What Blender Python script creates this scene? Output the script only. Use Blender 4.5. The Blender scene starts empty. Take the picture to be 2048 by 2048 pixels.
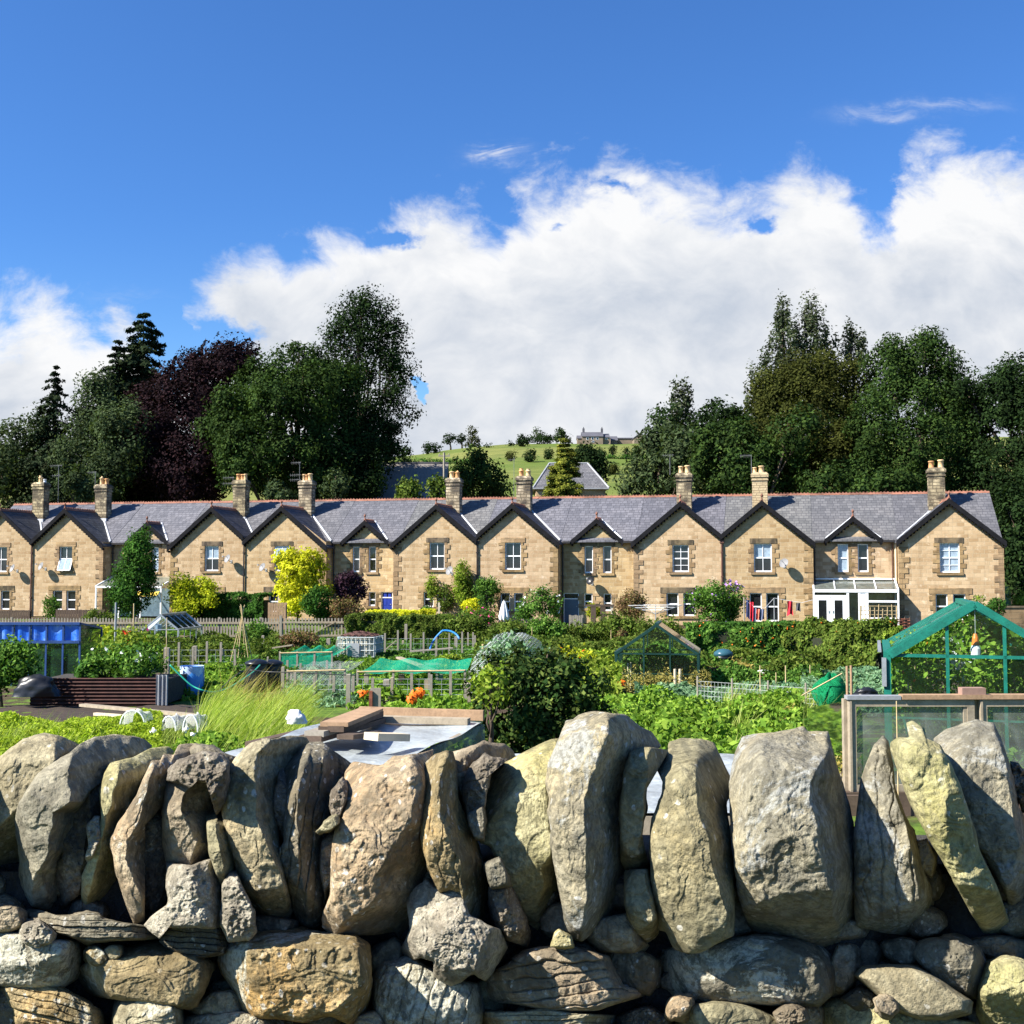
import bpy, math, random
import numpy as np
from mathutils import Vector, Matrix
rad = math.radians
SC = bpy.context.scene
# ------------------------------------------------------------------ camera, world, sun, exposure
F = 2285.0
PITCH = math.atan(126.0 / F)
EYE = 1.6
cam = bpy.data.cameras.new('camera')
cam.sensor_width = 36.0
cam.sensor_fit = 'HORIZONTAL'
cam.lens = 36.0 * F / 2048.0
cam.clip_start = 0.05
cam.clip_end = 6000
co = bpy.data.objects.new('camera', cam)
SC.collection.objects.link(co)
co.location = (0, 0, EYE)
co.rotation_euler = (rad(90) + PITCH, 0, 0)
SC.camera = co
SUN = Vector((-1.88, -0.78, 1.72)).normalized()          # towards the sun
SUN_EL = math.asin(SUN.z)
SUN_ROT = math.atan2(SUN.x, SUN.y)
EXPO = 1.36
SKYS = 0.052
sl = bpy.data.lights.new('sun', 'SUN')
sl.energy = 5.0
sl.angle = rad(0.53)
sl.color = (1.0, 0.945, 0.85)
so = bpy.data.objects.new('sun', sl)
SC.collection.objects.link(so)
so.rotation_euler = SUN.to_track_quat('Z', 'Y').to_euler()
so.location = (-30, -20, 60)
SC.view_settings.view_transform = 'Standard'
SC.view_settings.look = 'None'
SC.view_settings.gamma = 1
SC.view_settings.use_curve_mapping = False
SC.view_settings.exposure = EXPO
SC.cycles.max_bounces = 7
SC.cycles.diffuse_bounces = 3
SC.cycles.glossy_bounces = 3
SC.cycles.transmission_bounces = 4
SC.cycles.transparent_max_bounces = 24
SC.cycles.use_denoising = True
SC.cycles.caustics_reflective = False
SC.cycles.caustics_refractive = False
def ray(x, y):
    u = (x - 1024) / F
    v = (1024 - y) / F
    dy = math.cos(PITCH) - v * math.sin(PITCH)
    return u / dy, (math.sin(PITCH) + v * math.cos(PITCH)) / dy
def P(x, y, d):
    rx, rz = ray(x, y)
    return Vector((rx * d, d, EYE + rz * d))
class NT:
    """small node tree helper"""
    def __init__(s, nt):
        s.t = nt
        nt.nodes.clear()
    def n(s, kind, **kw):
        nd = s.t.nodes.new('ShaderNode' + kind)
        for k, v in kw.items():
            if k.startswith('i_'):
                key = k[2:]
                key = int(key) if key.isdigit() else key.replace('_', ' ')
                s.put(nd.inputs[key], v)
            else:
                setattr(nd, k, v)
        return nd
    def put(s, sock, v):
        if isinstance(v, bpy.types.NodeSocket):
            s.t.links.new(v, sock)
        elif isinstance(v, bpy.types.Node):
            s.t.links.new(v.outputs[0], sock)
        elif isinstance(v, (tuple, list)) and sock.type == 'RGBA' and len(v) == 3:
            sock.default_value = (*v, 1)
        else:
            sock.default_value = v
    def m(s, op, a, b=0.0, c=0.0, clamp=False):
        nd = s.t.nodes.new('ShaderNodeMath')
        nd.operation = op
        nd.use_clamp = clamp
        for k, v in enumerate((a, b, c)):
            s.put(nd.inputs[k], v)
        return nd.outputs[0]
    def mix(s, f, a, b, mode='MIX'):
        nd = s.t.nodes.new('ShaderNodeMix')
        nd.data_type = 'RGBA'
        nd.blend_type = mode
        s.put(nd.inputs[0], f)
        s.put(nd.inputs[6], a)
        s.put(nd.inputs[7], b)
        return nd.outputs[2]
    def noise(s, vec, scale, detail=4, rough=0.55, dist=0.0):
        nd = s.t.nodes.new('ShaderNodeTexNoise')
        if vec is not None:
            s.put(nd.inputs['Vector'], vec)
        nd.inputs['Scale'].default_value = scale
        nd.inputs['Detail'].default_value = detail
        nd.inputs['Roughness'].default_value = rough
        nd.inputs['Distortion'].default_value = dist
        return nd.outputs[0]
    def ramp(s, f, stops, interp='LINEAR'):
        nd = s.t.nodes.new('ShaderNodeValToRGB')
        cr = nd.color_ramp
        cr.interpolation = interp
        while len(cr.elements) < len(stops):
            cr.elements.new(0.5)
        for e, (p, c) in zip(cr.elements, stops):
            e.position = p
            e.color = (*c, 1) if len(c) == 3 else c
        s.put(nd.inputs[0], f)
        return nd.outputs[0]
    def step(s, f, lo, hi, a=0.0, b=1.0):
        nd = s.t.nodes.new('ShaderNodeMapRange')
        nd.interpolation_type = 'SMOOTHSTEP'
        for k, v in enumerate((f, lo, hi, a, b)):
            s.put(nd.inputs[k], v)
        return nd.outputs[0]
# ------------------------------------------------------------------ the sky: clear blue with a bank of cumulus, laid out by direction
def build_world():
    w = bpy.data.worlds.new('World')
    SC.world = w
    w.use_nodes = True
    N = NT(w.node_tree)
    out = N.n('OutputWorld')
    bg = N.n('Background')
    N.t.links.new(bg.outputs[0], out.inputs[0])
    bg.inputs[1].default_value = SKYS
    sky = N.n('TexSky', sky_type='NISHITA')
    sky.sun_disc = False
    sky.sun_elevation = SUN_EL
    sky.sun_rotation = SUN_ROT
    sky.altitude = 100
    sky.air_density = 1.0
    sky.dust_density = 0.35
    sky.ozone_density = 3.0
    hs = N.n('HueSaturation', i_Saturation=1.04, i_Value=1.16, i_Color=sky)
    tc = N.n('TexCoord')
    sp = N.n('SeparateXYZ', i_0=tc.outputs['Generated'])
    yy = N.m('MAXIMUM', sp.outputs[1], 0.06)
    u = N.m('DIVIDE', sp.outputs[0], yy)
    v = N.m('DIVIDE', sp.outputs[2], yy)
    cmb = N.n('CombineXYZ', i_0=N.m('MULTIPLY', u, 1.0), i_1=N.m('MULTIPLY', v, 1.35), i_2=0.37)
    wsp = N.n('SeparateXYZ', i_0=N.n('TexNoise', i_Vector=cmb, i_Scale=17.0, i_Detail=5.0, i_Roughness=0.65).outputs[1])
    wu = N.m('MULTIPLY_ADD', N.m('SUBTRACT', wsp.outputs[0], 0.5), 0.06, u)
    wv_ = N.m('MULTIPLY_ADD', N.m('SUBTRACT', wsp.outputs[1], 0.5), 0.05, v)
    fc = N.n('FloatCurve')
    pts = [(-60, 640), (0, 604), (100, 600), (150, 615), (200, 622), (255, 606), (285, 670), (308, 800), (355, 800), (372, 605), (400, 575), (430, 548), (480, 508), (560, 495), (610, 500), (650, 462),
           (700, 440), (760, 415), (800, 396), (870, 388), (930, 398), (985, 420), (1030, 360), (1090, 342), (1170, 338), (1260, 330), (1330, 350), (1400, 372), (1450, 372), (1520, 352), (1600, 330),
           (1650, 330), (1700, 372), (1760, 420), (1800, 345), (1850, 312), (1900, 300), (1960, 318), (2048, 300), (2200, 330)]
    cv = fc.mapping.curves[0]
    cpts = []
    for x, y in pts:
        a, b = ray(x, y)
        cpts.append(((a + 0.6) / 1.2, b / 0.6))
    cv.points[0].location = (0, cpts[0][1])
    cv.points[1].location = (1, cpts[-1][1])
    for a, b in cpts:
        cv.points.new(a, b)
    fc.mapping.update()
    uu = N.m('DIVIDE', N.m('ADD', wu, 0.6), 1.2, clamp=True)
    fc.inputs[0].default_value = 1
    N.put(fc.inputs[1], uu)
    bnd = N.m('MULTIPLY', fc.outputs[0], 0.6)
    warp = N.n('TexNoise', i_Vector=cmb, i_Scale=5.0, i_Detail=3.0)
    wv = N.n('VectorMath', operation='SUBTRACT', i_0=warp.outputs[1], i_1=(0.5, 0.5, 0.5))
    ws = N.n('VectorMath', operation='SCALE', i_0=wv)
    ws.inputs['Scale'].default_value = 0.13
    wa = N.n('VectorMath', operation='ADD', i_0=cmb, i_1=ws)
    f1 = N.noise(wa, 9.0, 9, 0.62)
    f2 = N.noise(wa, 26.0, 8, 0.65)
    fb = N.m('ADD', N.m('MULTIPLY', N.m('SUBTRACT', f1, 0.53), 0.15), N.m('MULTIPLY', N.m('SUBTRACT', f2, 0.5), 0.055))
    depth = N.m('SUBTRACT', bnd, v)
    field = N.m('ADD', depth, N.m('SUBTRACT', fb, 0.007))
    def blob(x, y, rx, ry, amp):
        nonlocal field
        a, b = ray(x, y)
        du = N.m('DIVIDE', N.m('SUBTRACT', wu, a), rx / F)
        dv = N.m('DIVIDE', N.m('SUBTRACT', wv_, b), ry / F)
        g = N.m('EXPONENT', N.m('MULTIPLY', N.m('ADD', N.m('MULTIPLY', du, du), N.m('MULTIPLY', dv, dv)), -1.0))
        field = N.m('ADD', field, N.m('MULTIPLY', g, amp))
    blob(455, 690, 85, 55, -0.11)
    blob(835, 775, 24, 38, -0.22)
    blob(640, 700, 50, 50, -0.06)
    blob(1522, 452, 34, 22, -0.055)
    blob(1120, 458, 14, 10, -0.03)
    blob(800, 487, 60, 16, -0.05)
    blob(1240, 372, 46, 14, -0.04)
    blob(600, 478, 60, 18, 0.02)
    cov = N.step(field, -0.020, 0.026)
    # thin high wisps
    streak = N.noise(N.n('VectorMath', operation='MULTIPLY', i_0=wa, i_1=(9.0, 26.0, 1.0)), 1.6, 8, 0.68, 0.6)
    wisp = None
    for (x, y, rx, ry, am) in ((985, 310, 48, 15, 0.9), (1775, 228, 75, 16, 0.50), (1905, 218, 75, 13, 0.32), (250, 585, 70, 14, 0.14)):
        a_, b_ = ray(x, y)
        du = N.m('DIVIDE', N.m('SUBTRACT', wu, a_), rx / F)
        dv = N.m('DIVIDE', N.m('SUBTRACT', wv_, b_), ry / F)
        g_ = N.m('MULTIPLY', N.m('EXPONENT', N.m('MULTIPLY', N.m('ADD', N.m('MULTIPLY', du, du), N.m('MULTIPLY', dv, dv)), -1.0)), am)
        wisp = g_ if wisp is None else N.m('ADD', wisp, g_)
    cov = N.m('MAXIMUM', cov, N.m('MULTIPLY', wisp, N.step(streak, 0.34, 0.66), clamp=True))
    f3 = N.noise(wa, 6.5, 6, 0.5)
    f4 = N.noise(wa, 15.0, 6, 0.55)
    f5 = N.noise(wa, 34.0, 6, 0.6)
    nn = N.m('ADD', N.m('ADD', N.m('MULTIPLY', f3, 0.5), N.m('MULTIPLY', f4, 0.33)), N.m('MULTIPLY', f5, 0.17))
    shade = N.m('ADD', N.step(depth, 0.012, 0.13, 0.0, 0.62), N.m('MULTIPLY', N.m('SUBTRACT', nn, 0.50), 4.2), clamp=True)
    kk = 1.0 / (SKYS * 2 ** EXPO)
    ccol = N.mix(shade, tuple(kk * c for c in (0.97, 0.975, 0.985)), tuple(kk * c for c in (0.58, 0.64, 0.74)))
    # sky only: the pale scattering low down in the photo
    low = N.step(v, 0.0, 0.34)
    tint = N.mix(low, (0.92, 1.16, 1.30), (0.50, 0.84, 1.26))
    skyc = N.mix(1.0, hs.outputs[0], tint, 'MULTIPLY')
    N.put(bg.inputs[0], N.mix(cov, skyc, ccol))
build_world()
# ------------------------------------------------------------------ helpers
rng = np.random.default_rng(7)
R = random.Random(11)
def hash3(i, j, k, seed):
    h = (i.astype(np.int64) * 374761393 + j.astype(np.int64) * 668265263 + k.astype(np.int64) * 2147483647 + seed * 974711) & 0xffffffff
    h = ((h ^ (h >> 13)) * 1274126177) & 0xffffffff
    h = (h ^ (h >> 16)) & 0xffffff
    return h / float(0xffffff)
def vnoise(p, seed=0):
    f = np.floor(p)
    t = p - f
    t = t * t * t * (t * (t * 6 - 15) + 10)
    i, j, k = f[:, 0], f[:, 1], f[:, 2]
    r = 0
    for a in (0, 1):
        for b in (0, 1):
            for c in (0, 1):
                w = (t[:, 0] if a else 1 - t[:, 0]) * (t[:, 1] if b else 1 - t[:, 1]) * (t[:, 2] if c else 1 - t[:, 2])
                r = r + w * hash3(i + a, j + b, k + c, seed)
    return r * 2 - 1
def fbm(p, octv=4, seed=0, gain=0.5, ridged=False):
    r, a, q = 0, 1.0, np.array(p, dtype=float)
    for o in range(octv):
        n = vnoise(q, seed + o * 17)
        r = r + a * ((1 - np.abs(n) * 2) if ridged else n)
        q = q * 2.03 + 5.1
        a *= gain
    return r
def link(o, parent=None):
    SC.collection.objects.link(o)
    if parent is not None:
        o.parent = parent
    return o
def tag(o, label=None, cat=None, group=None, kind=None):
    for k, v in (('label', label), ('category', cat), ('group', group), ('kind', kind)):
        if v:
            o[k] = v
    return o
def thing(name, label, cat, loc=(0, 0, 0), rz=0.0, group=None):
    o = link(bpy.data.objects.new(name, None))
    o.empty_display_size = 0.2
    o.location = loc
    o.rotation_euler = (0, 0, rz)
    return tag(o, label, cat, group)
def npmesh(name, v, f, mat, parent=None, smooth=False):
    """v (n,3), f (m,k) equal sized faces"""
    me = bpy.data.meshes.new(name)
    v = np.asarray(v, dtype=np.float32)
    f = np.asarray(f, dtype=np.int32)
    k = f.shape[1]
    me.vertices.add(len(v))
    me.vertices.foreach_set('co', v.ravel())
    me.loops.add(f.size)
    me.loops.foreach_set('vertex_index', f.ravel())
    me.polygons.add(len(f))
    me.polygons.foreach_set('loop_start', np.arange(0, f.size, k, dtype=np.int32))
    me.polygons.foreach_set('use_smooth', np.full(len(f), smooth, dtype=bool))
    me.update(calc_edges=True)
    me.materials.append(mat)
    return link(bpy.data.objects.new(name, me), parent)
class MB:
    def __init__(s):
        s.v = []
        s.f = []
        s.mi = []
        s.cur = 0
    def poly(s, pts):
        b = len(s.v)
        s.v += [tuple(p) for p in pts]
        s.f.append(tuple(range(b, b + len(pts))))
        s.mi.append(s.cur)
        return s
    def hexa(s, a):
        """8 corners: bottom 4 ccw, top 4 ccw"""
        b = len(s.v)
        s.v += [tuple(p) for p in a]
        for q in ((0, 3, 2, 1), (4, 5, 6, 7), (0, 1, 5, 4), (1, 2, 6, 5), (2, 3, 7, 6), (3, 0, 4, 7)):
            s.f.append(tuple(b + i for i in q))
            s.mi.append(s.cur)
        return s
    def box(s, x0, x1, y0, y1, z0, z1):
        return s.hexa([(x0, y0, z0), (x1, y0, z0), (x1, y1, z0), (x0, y1, z0), (x0, y0, z1), (x1, y0, z1), (x1, y1, z1), (x0, y1, z1)])
    def bar(s, p, q, w, h=None, up=(0, 0, 1)):
        """rectangular bar from p to q"""
        h = h or w
        p, q = Vector(p), Vector(q)
        d = (q - p).normalized()
        upv = Vector(up)
        if abs(d.dot(upv)) > 0.98:
            upv = Vector((0, 1, 0))
        a = d.cross(upv).normalized() * (w / 2)
        b = a.cross(d).normalized() * (h / 2)
        return s.hexa([p - a - b, p + a - b, q + a - b, q - a - b, p - a + b, p + a + b, q + a + b, q - a + b])
    def tube(s, pts, r, n=8, cap=True):
        """r: number or list"""
        pts = [Vector(p) for p in pts]
        rs = r if isinstance(r, (list, tuple)) else [r] * len(pts)
        b = len(s.v)
        a = None
        for i, p in enumerate(pts):
            d = (pts[min(i + 1, len(pts) - 1)] - pts[max(i - 1, 0)])
            d = d.normalized() if d.length > 1e-9 else Vector((0, 0, 1))
            if a is None:
                a = d.orthogonal().normalized()
            a = (a - d * a.dot(d)).normalized()
            c = d.cross(a)
            for k in range(n):
                t = 2 * math.pi * k / n
                s.v.append(tuple(p + (a * math.cos(t) + c * math.sin(t)) * rs[i]))
        for i in range(len(pts) - 1):
            for k in range(n):
                k2 = (k + 1) % n
                s.f.append((b + i * n + k, b + i * n + k2, b + (i + 1) * n + k2, b + (i + 1) * n + k))
                s.mi.append(s.cur)
        if cap:
            s.f.append(tuple(b + k for k in reversed(range(n))))
            s.f.append(tuple(b + (len(pts) - 1) * n + k for k in range(n)))
            s.mi += [s.cur, s.cur]
        return s
    def lathe(s, prof, c=(0, 0, 0), n=20):
        """prof: list of (r,z)"""
        b = len(s.v)
        for r, z in prof:
            for k in range(n):
                t = 2 * math.pi * k / n
                s.v.append((c[0] + r * math.cos(t), c[1] + r * math.sin(t), c[2] + z))
        for i in range(len(prof) - 1):
            for k in range(n):
                k2 = (k + 1) % n
                s.f.append((b + i * n + k, b + i * n + k2, b + (i + 1) * n + k2, b + (i + 1) * n + k))
                s.mi.append(s.cur)
        s.f.append(tuple(b + k for k in reversed(range(n))))
        s.f.append(tuple(b + (len(prof) - 1) * n + k for k in range(n)))
        s.mi += [s.cur, s.cur]
        return s
    def grid(s, fn, nu, nv):
        b = len(s.v)
        for j in range(nv + 1):
            for i in range(nu + 1):
                s.v.append(tuple(fn(i / nu, j / nv)))
        for j in range(nv):
            for i in range(nu):
                q = b + j * (nu + 1) + i
                s.f.append((q, q + 1, q + nu + 2, q + nu + 1))
                s.mi.append(s.cur)
        return s
    def build(s, name, mat, parent=None, smooth=False):
        me = bpy.data.meshes.new(name)
        me.from_pydata(s.v, [], s.f)
        mats = mat if isinstance(mat, (list, tuple)) else [mat]
        for m_ in mats:
            me.materials.append(m_)
        if len(mats) > 1:
            me.polygons.foreach_set('material_index', s.mi)
        if smooth:
            me.polygons.foreach_set('use_smooth', [True] * len(me.polygons))
        me.update()
        return link(bpy.data.objects.new(name, me), parent)
# ------------------------------------------------------------------ materials
def newmat(name):
    m = bpy.data.materials.new(name)
    m.use_nodes = True
    return m, NT(m.node_tree)
def finish(m, N, col, rough=0.8, bump=None, bstr=0.3, bdist=0.02, metal=0.0, spec=0.5, alpha=None):
    o = N.n('OutputMaterial')
    p = N.n('BsdfPrincipled')
    N.put(p.inputs['Base Color'], col)
    N.put(p.inputs['Roughness'], rough)
    N.put(p.inputs['Metallic'], metal)
    p.inputs['Specular IOR Level'].default_value = spec
    if bump is not None:
        b = N.n('Bump', i_Strength=bstr, i_Distance=bdist, i_Height=bump)
        N.put(p.inputs['Normal'], b)
    if alpha is not None:
        N.put(p.inputs['Alpha'], alpha)
    N.t.links.new(p.outputs[0], o.inputs[0])
    return m
def mat_plain(name, c, rough=0.6, var=0.25, scale=3.0, metal=0.0, spec=0.4, bstr=0.15):
    m, N = newmat(name)
    g = N.n('NewGeometry')
    f = N.noise(g.outputs['Position'], scale, 5, 0.6)
    f2 = N.noise(g.outputs['Position'], scale * 9, 3, 0.6)
    ff = N.m('ADD', N.m('MULTIPLY', f, 0.6), N.m('MULTIPLY', f2, 0.4))
    col = N.mix(N.step(ff, 0.3, 0.7), tuple(x * (1 - var) for x in c), tuple(min(1, x * (1 + var)) for x in c))
    return finish(m, N, col, rough, f2, bstr, 0.01, metal, spec)
def mat_leaf(name, cols, trans=0.3, rough=0.85, clump=1.0, spec=0.06, scale=0.4):
    """leaves: colour by leaf, tinted by bough; some light passes through"""
    m, N = newmat(name)
    g = N.n('NewGeometry')
    col = N.ramp(g.outputs['Random Per Island'], [(i / max(1, len(cols) - 1), c) for i, c in enumerate(cols)])
    f = N.noise(g.outputs['Position'], scale, 3, 0.6)
    br = N.step(f, 0.33, 0.67, 1.0 - 0.35 * clump, 1.0 + 0.3 * clump)
    col = N.mix(1.0, col, N.n('CombineColor', i_0=br, i_1=br, i_2=br), 'MULTIPLY')
    o = N.n('OutputMaterial')
    p = N.n('BsdfPrincipled', i_Roughness=rough)
    p.inputs['Specular IOR Level'].default_value = spec
    N.put(p.inputs['Base Color'], col)
    t = N.n('BsdfTranslucent')
    N.put(t.inputs[0], N.mix(1.0, col, (1.25, 1.3, 0.6), 'MULTIPLY'))
    mx = N.n('MixShader', i_0=trans, i_1=p, i_2=t)
    N.t.links.new(mx.outputs[0], o.inputs[0])
    return m
def mat_wood(name, c, var=0.35, rough=0.8, scale=6.0):
    m, N = newmat(name)
    tc = N.n('TexCoord')
    mp = N.n('Mapping', i_Vector=tc.outputs['Object'], i_Scale=(1, 1, 1))
    f = N.noise(mp, scale, 5, 0.65, 0.4)
    w = N.noise(mp, scale * 7, 4, 0.7)
    ff = N.m('ADD', N.m('MULTIPLY', f, 0.6), N.m('MULTIPLY', w, 0.4))
    col = N.mix(N.step(ff, 0.25, 0.75), tuple(x * (1 - var) for x in c), tuple(min(1, x * (1 + var)) for x in c))
    return finish(m, N, col, rough, ff, 0.35, 0.01, 0, 0.25)
def mat_masonry(name, c1, c2, mortar, bw, bh, mixs=(0.55, 0.2), zscale=1.0, stain=(0.08, 0.06, 0.045), stain_amt=0.35, axis='xy', rough=0.9, bstr=0.5, msize=0.012, flecks=True, light=None, bias=0.0, bigs=0.55, st=(0.45, 0.72)):
    m, N = newmat(name)
    tc = N.n('TexCoord')
    sp = N.n('SeparateXYZ', i_0=tc.outputs['Object'])
    if axis == 'xy':
        uu = N.m('ADD', sp.outputs[0], sp.outputs[1])
    elif axis == 'x':
        uu = sp.outputs[0]
    else:
        uu = sp.outputs[1]
    vv = N.m('MULTIPLY', sp.outputs[2], zscale)
    wob = N.noise(tc.outputs['Object'], 2.3, 2, 0.5)
    vv2 = N.m('MULTIPLY_ADD', wob, 0.05 * bh / 0.2, vv)
    cb = N.n('CombineXYZ', i_0=N.m('ADD', uu, 100.0), i_1=N.m('ADD', vv2, 50.0))
    br = N.n('TexBrick', i_Vector=cb, i_Scale=1.0, i_Color1=(0, 0, 0), i_Color2=(1, 1, 1), i_Mortar=(0.5, 0.5, 0.5))
    br.inputs['Mortar Size'].default_value = msize
    br.inputs['Mortar Smooth'].default_value = 0.4
    br.inputs['Brick Width'].default_value = bw
    br.inputs['Row Height'].default_value = bh
    br.inputs['Bias'].default_value = bias
    br.offset = 0.47
    br.squash = 1.35
    br.squash_frequency = 3
    bc = N.n('SeparateColor', i_0=br.outputs['Color']).outputs[0]
    big = N.noise(tc.outputs['Object'], bigs, 5, 0.6)
    mid = N.noise(tc.outputs['Object'], 5.0, 5, 0.65)
    fine = N.noise(tc.outputs['Object'], 38.0, 4, 0.6)
    f = N.m('ADD', N.m('MULTIPLY', bc, mixs[0]), N.m('MULTIPLY', N.m('SUBTRACT', mid, 0.25), 1.0 - mixs[0]), clamp=True)
    col = N.mix(f, c1, c2)
    if light:
        col = N.mix(N.m('MULTIPLY', N.step(N.noise(tc.outputs['Object'], 3.1, 3, 0.5), 0.58, 0.70), 0.6), col, light)
    col = N.mix(N.m('MULTIPLY', N.step(big, st[0], st[1]), stain_amt), col, stain)
    col = N.mix(N.m('MULTIPLY', N.step(fine, 0.3, 0.75), 0.25), col, tuple(x * 0.55 for x in c1))
    mp = N.n('Mapping', i_Vector=tc.outputs['Object'], i_Scale=(2.2, 2.2, 0.22))
    stk = N.noise(mp, 1.6, 5, 0.65)
    col = N.mix(N.m('MULTIPLY', N.step(stk, 0.52, 0.68), 0.30), col, tuple(x * 0.42 for x in c1))
    ob = N.n('ObjectInfo')
    vr = N.m('MULTIPLY_ADD', ob.outputs['Random'], 0.24, 0.88)
    col = N.mix(1.0, col, N.n('CombineColor', i_0=vr, i_1=vr, i_2=N.m('MULTIPLY_ADD', N.m('FRACT', N.m('MULTIPLY', ob.outputs['Random'], 7.3)), 0.20, N.m('SUBTRACT', vr, 0.10))), 'MULTIPLY')
    col = N.mix(br.outputs['Fac'], col, mortar)
    h = N.m('ADD', N.m('MULTIPLY', N.m('SUBTRACT', 1.0, br.outputs['Fac']), 1.0), N.m('MULTIPLY', mid, 0.8))
    h = N.m('ADD', h, N.m('MULTIPLY', fine, 0.35))
    return finish(m, N, col, rough, h, bstr, 0.03, 0, 0.2)
def mat_stone(name, c1, c2, lichen=(0.62, 0.60, 0.54), lich=0.55, warm=(0.34, 0.22, 0.10), warm_amt=0.3, dark=(0.05, 0.045, 0.04), dark_amt=0.4, scale=1.0, fleck=0.6, moss=0.0, rough=0.92):
    """weathered gritstone: tone patches, ochre stains, grey and white lichen"""
    m, N = newmat(name)
    c1, c2, lichen = [tuple(x * k * t for x, t in zip(q, (.98, .985, .88))) for q, k in ((c1, .72), (c2, .74), (lichen, .80))]
    g = N.n('NewGeometry')
    ob = N.n('ObjectInfo')
    off = N.n('VectorMath', operation='SCALE', i_0=(7.3, 3.1, 5.7))
    N.put(off.inputs['Scale'], ob.outputs['Random'])
    pos = N.n('VectorMath', operation='ADD', i_0=g.outputs['Position'], i_1=off).outputs[0]
    a = N.noise(pos, 7.0 * scale, 6, 0.62, 0.3)
    b = N.noise(pos, 2.2 * scale, 4, 0.6, 0.2)
    c = N.noise(pos, 28.0 * scale, 6, 0.7)
    d = N.noise(pos, 110.0 * scale, 4, 0.65)
    col = N.mix(N.step(a, 0.36, 0.64), c1, c2)
    col = N.mix(N.m('MULTIPLY', N.step(b, 0.5, 0.66), warm_amt), col, warm)
    col = N.mix(N.m('MULTIPLY', N.step(N.noise(pos, 4.1 * scale, 6, 0.7, 0.6), 0.52, 0.66), dark_amt), col, dark)
    e2 = N.noise(pos, 13.0 * scale, 7, 0.72, 0.5)
    col = N.mix(N.m('MULTIPLY', N.step(e2, 0.50, 0.60), 0.60), col, tuple(x * 0.46 for x in c1))
    col = N.mix(N.m('MULTIPLY', N.step(e2, 0.46, 0.38), 0.45), col, tuple(min(1, x * 1.28) for x in c2))
    col = N.mix(N.m('MULTIPLY', N.step(c, 0.50, 0.62), 0.60), col, tuple(x * 0.40 for x in c1))
    if moss > 0:
        col = N.mix(N.m('MULTIPLY', N.step(N.noise(pos, 3.3 * scale, 6, 0.7, 0.4), 0.47, 0.62), moss), col, (0.26, 0.25, 0.08))
    li = N.m('MULTIPLY', N.step(N.noise(pos, 5.5 * scale, 8, 0.75, 0.8), 1.06 - lich, 1.10 - lich), 0.75)
    col = N.mix(li, col, lichen)
    vo = N.n('TexVoronoi', i_Vector=N.n('VectorMath', operation='ADD', i_0=pos, i_1=N.n('VectorMath', operation='SCALE', i_0=N.n('TexNoise', i_Vector=pos, i_Scale=40.0).outputs[1], i_Scale=0.02)), i_Scale=62.0 * scale)
    vr = N.n('SeparateColor', i_0=vo.outputs['Color']).outputs[0]
    spot = N.m('MULTIPLY', N.m('LESS_THAN', vo.outputs['Distance'], N.m('MULTIPLY', vr, 0.36)), N.m('GREATER_THAN', vr, 1.0 - 0.42 * fleck))
    spot = N.m('MULTIPLY', spot, N.step(b, 0.40, 0.60))
    col = N.mix(N.m('MULTIPLY', spot, 0.6), col, (0.58, 0.57, 0.52))
    col = N.mix(N.m('MULTIPLY', N.step(d, 0.45, 0.60), 0.55), col, tuple(x * 0.42 for x in c2))
    h = N.m('ADD', N.m('MULTIPLY', a, 0.12), N.m('ADD', N.m('MULTIPLY', c, 0.55), N.m('MULTIPLY', d, 0.42)))
    return finish(m, N, col, rough, h, 0.95, 0.014, 0, 0.12)
def mat_glass(name, tint=(0.85, 0.92, 0.9), clear=0.85, dirt=0.0, dcol=(0.30, 0.33, 0.29)):
    m, N = newmat(name)
    o = N.n('OutputMaterial')
    tr = N.n('BsdfTransparent', i_Color=tint)
    gl = N.n('BsdfGlossy', i_Color=(1, 1, 1), i_Roughness=0.04)
    fr = N.n('Fresnel', i_IOR=1.5)
    mx = N.n('MixShader', i_0=fr, i_1=tr, i_2=gl)
    g = N.n('NewGeometry')
    n = N.noise(g.outputs['Position'], 3.0, 6, 0.7, 0.6)
    df = N.n('BsdfDiffuse', i_Color=dcol)
    dm = N.m('ADD', N.m('MULTIPLY', N.step(n, 0.4, 0.75), dirt), (1 - clear) * 0.5, clamp=True)
    m2 = N.n('MixShader', i_0=dm, i_1=mx, i_2=df)
    N.t.links.new(m2.outputs[0], o.inputs[0])
    return m
def mat_net(name, c, scale=60.0, open_=0.62, hexa=False):
    """netting: threads with open holes between"""
    m, N = newmat(name)
    g = N.n('TexCoord')
    sp = N.n('SeparateXYZ', i_0=g.outputs['Object'])
    u = N.m('MULTIPLY', N.m('ADD', sp.outputs[0], N.m('MULTIPLY', sp.outputs[1], 0.7)), scale)
    v = N.m('MULTIPLY', N.m('ADD', sp.outputs[2], N.m('MULTIPLY', sp.outputs[1], 0.7)), scale)
    if hexa:
        u, v = N.m('ADD', u, v), N.m('SUBTRACT', u, v)
    a = N.m('GREATER_THAN', N.m('FRACT', u), open_)
    b = N.m('GREATER_THAN', N.m('FRACT', v), open_)
    al = N.m('MAXIMUM', a, b)
    o = N.n('OutputMaterial')
    tr = N.n('BsdfTransparent')
    df = N.n('BsdfDiffuse', i_Color=c)
    tl = N.n('BsdfTranslucent', i_Color=c)
    dd = N.n('MixShader', i_0=0.35, i_1=df, i_2=tl)
    mx = N.n('MixShader', i_0=al, i_1=tr, i_2=dd)
    N.t.links.new(mx.outputs[0], o.inputs[0])
    return m
M = {}
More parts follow.
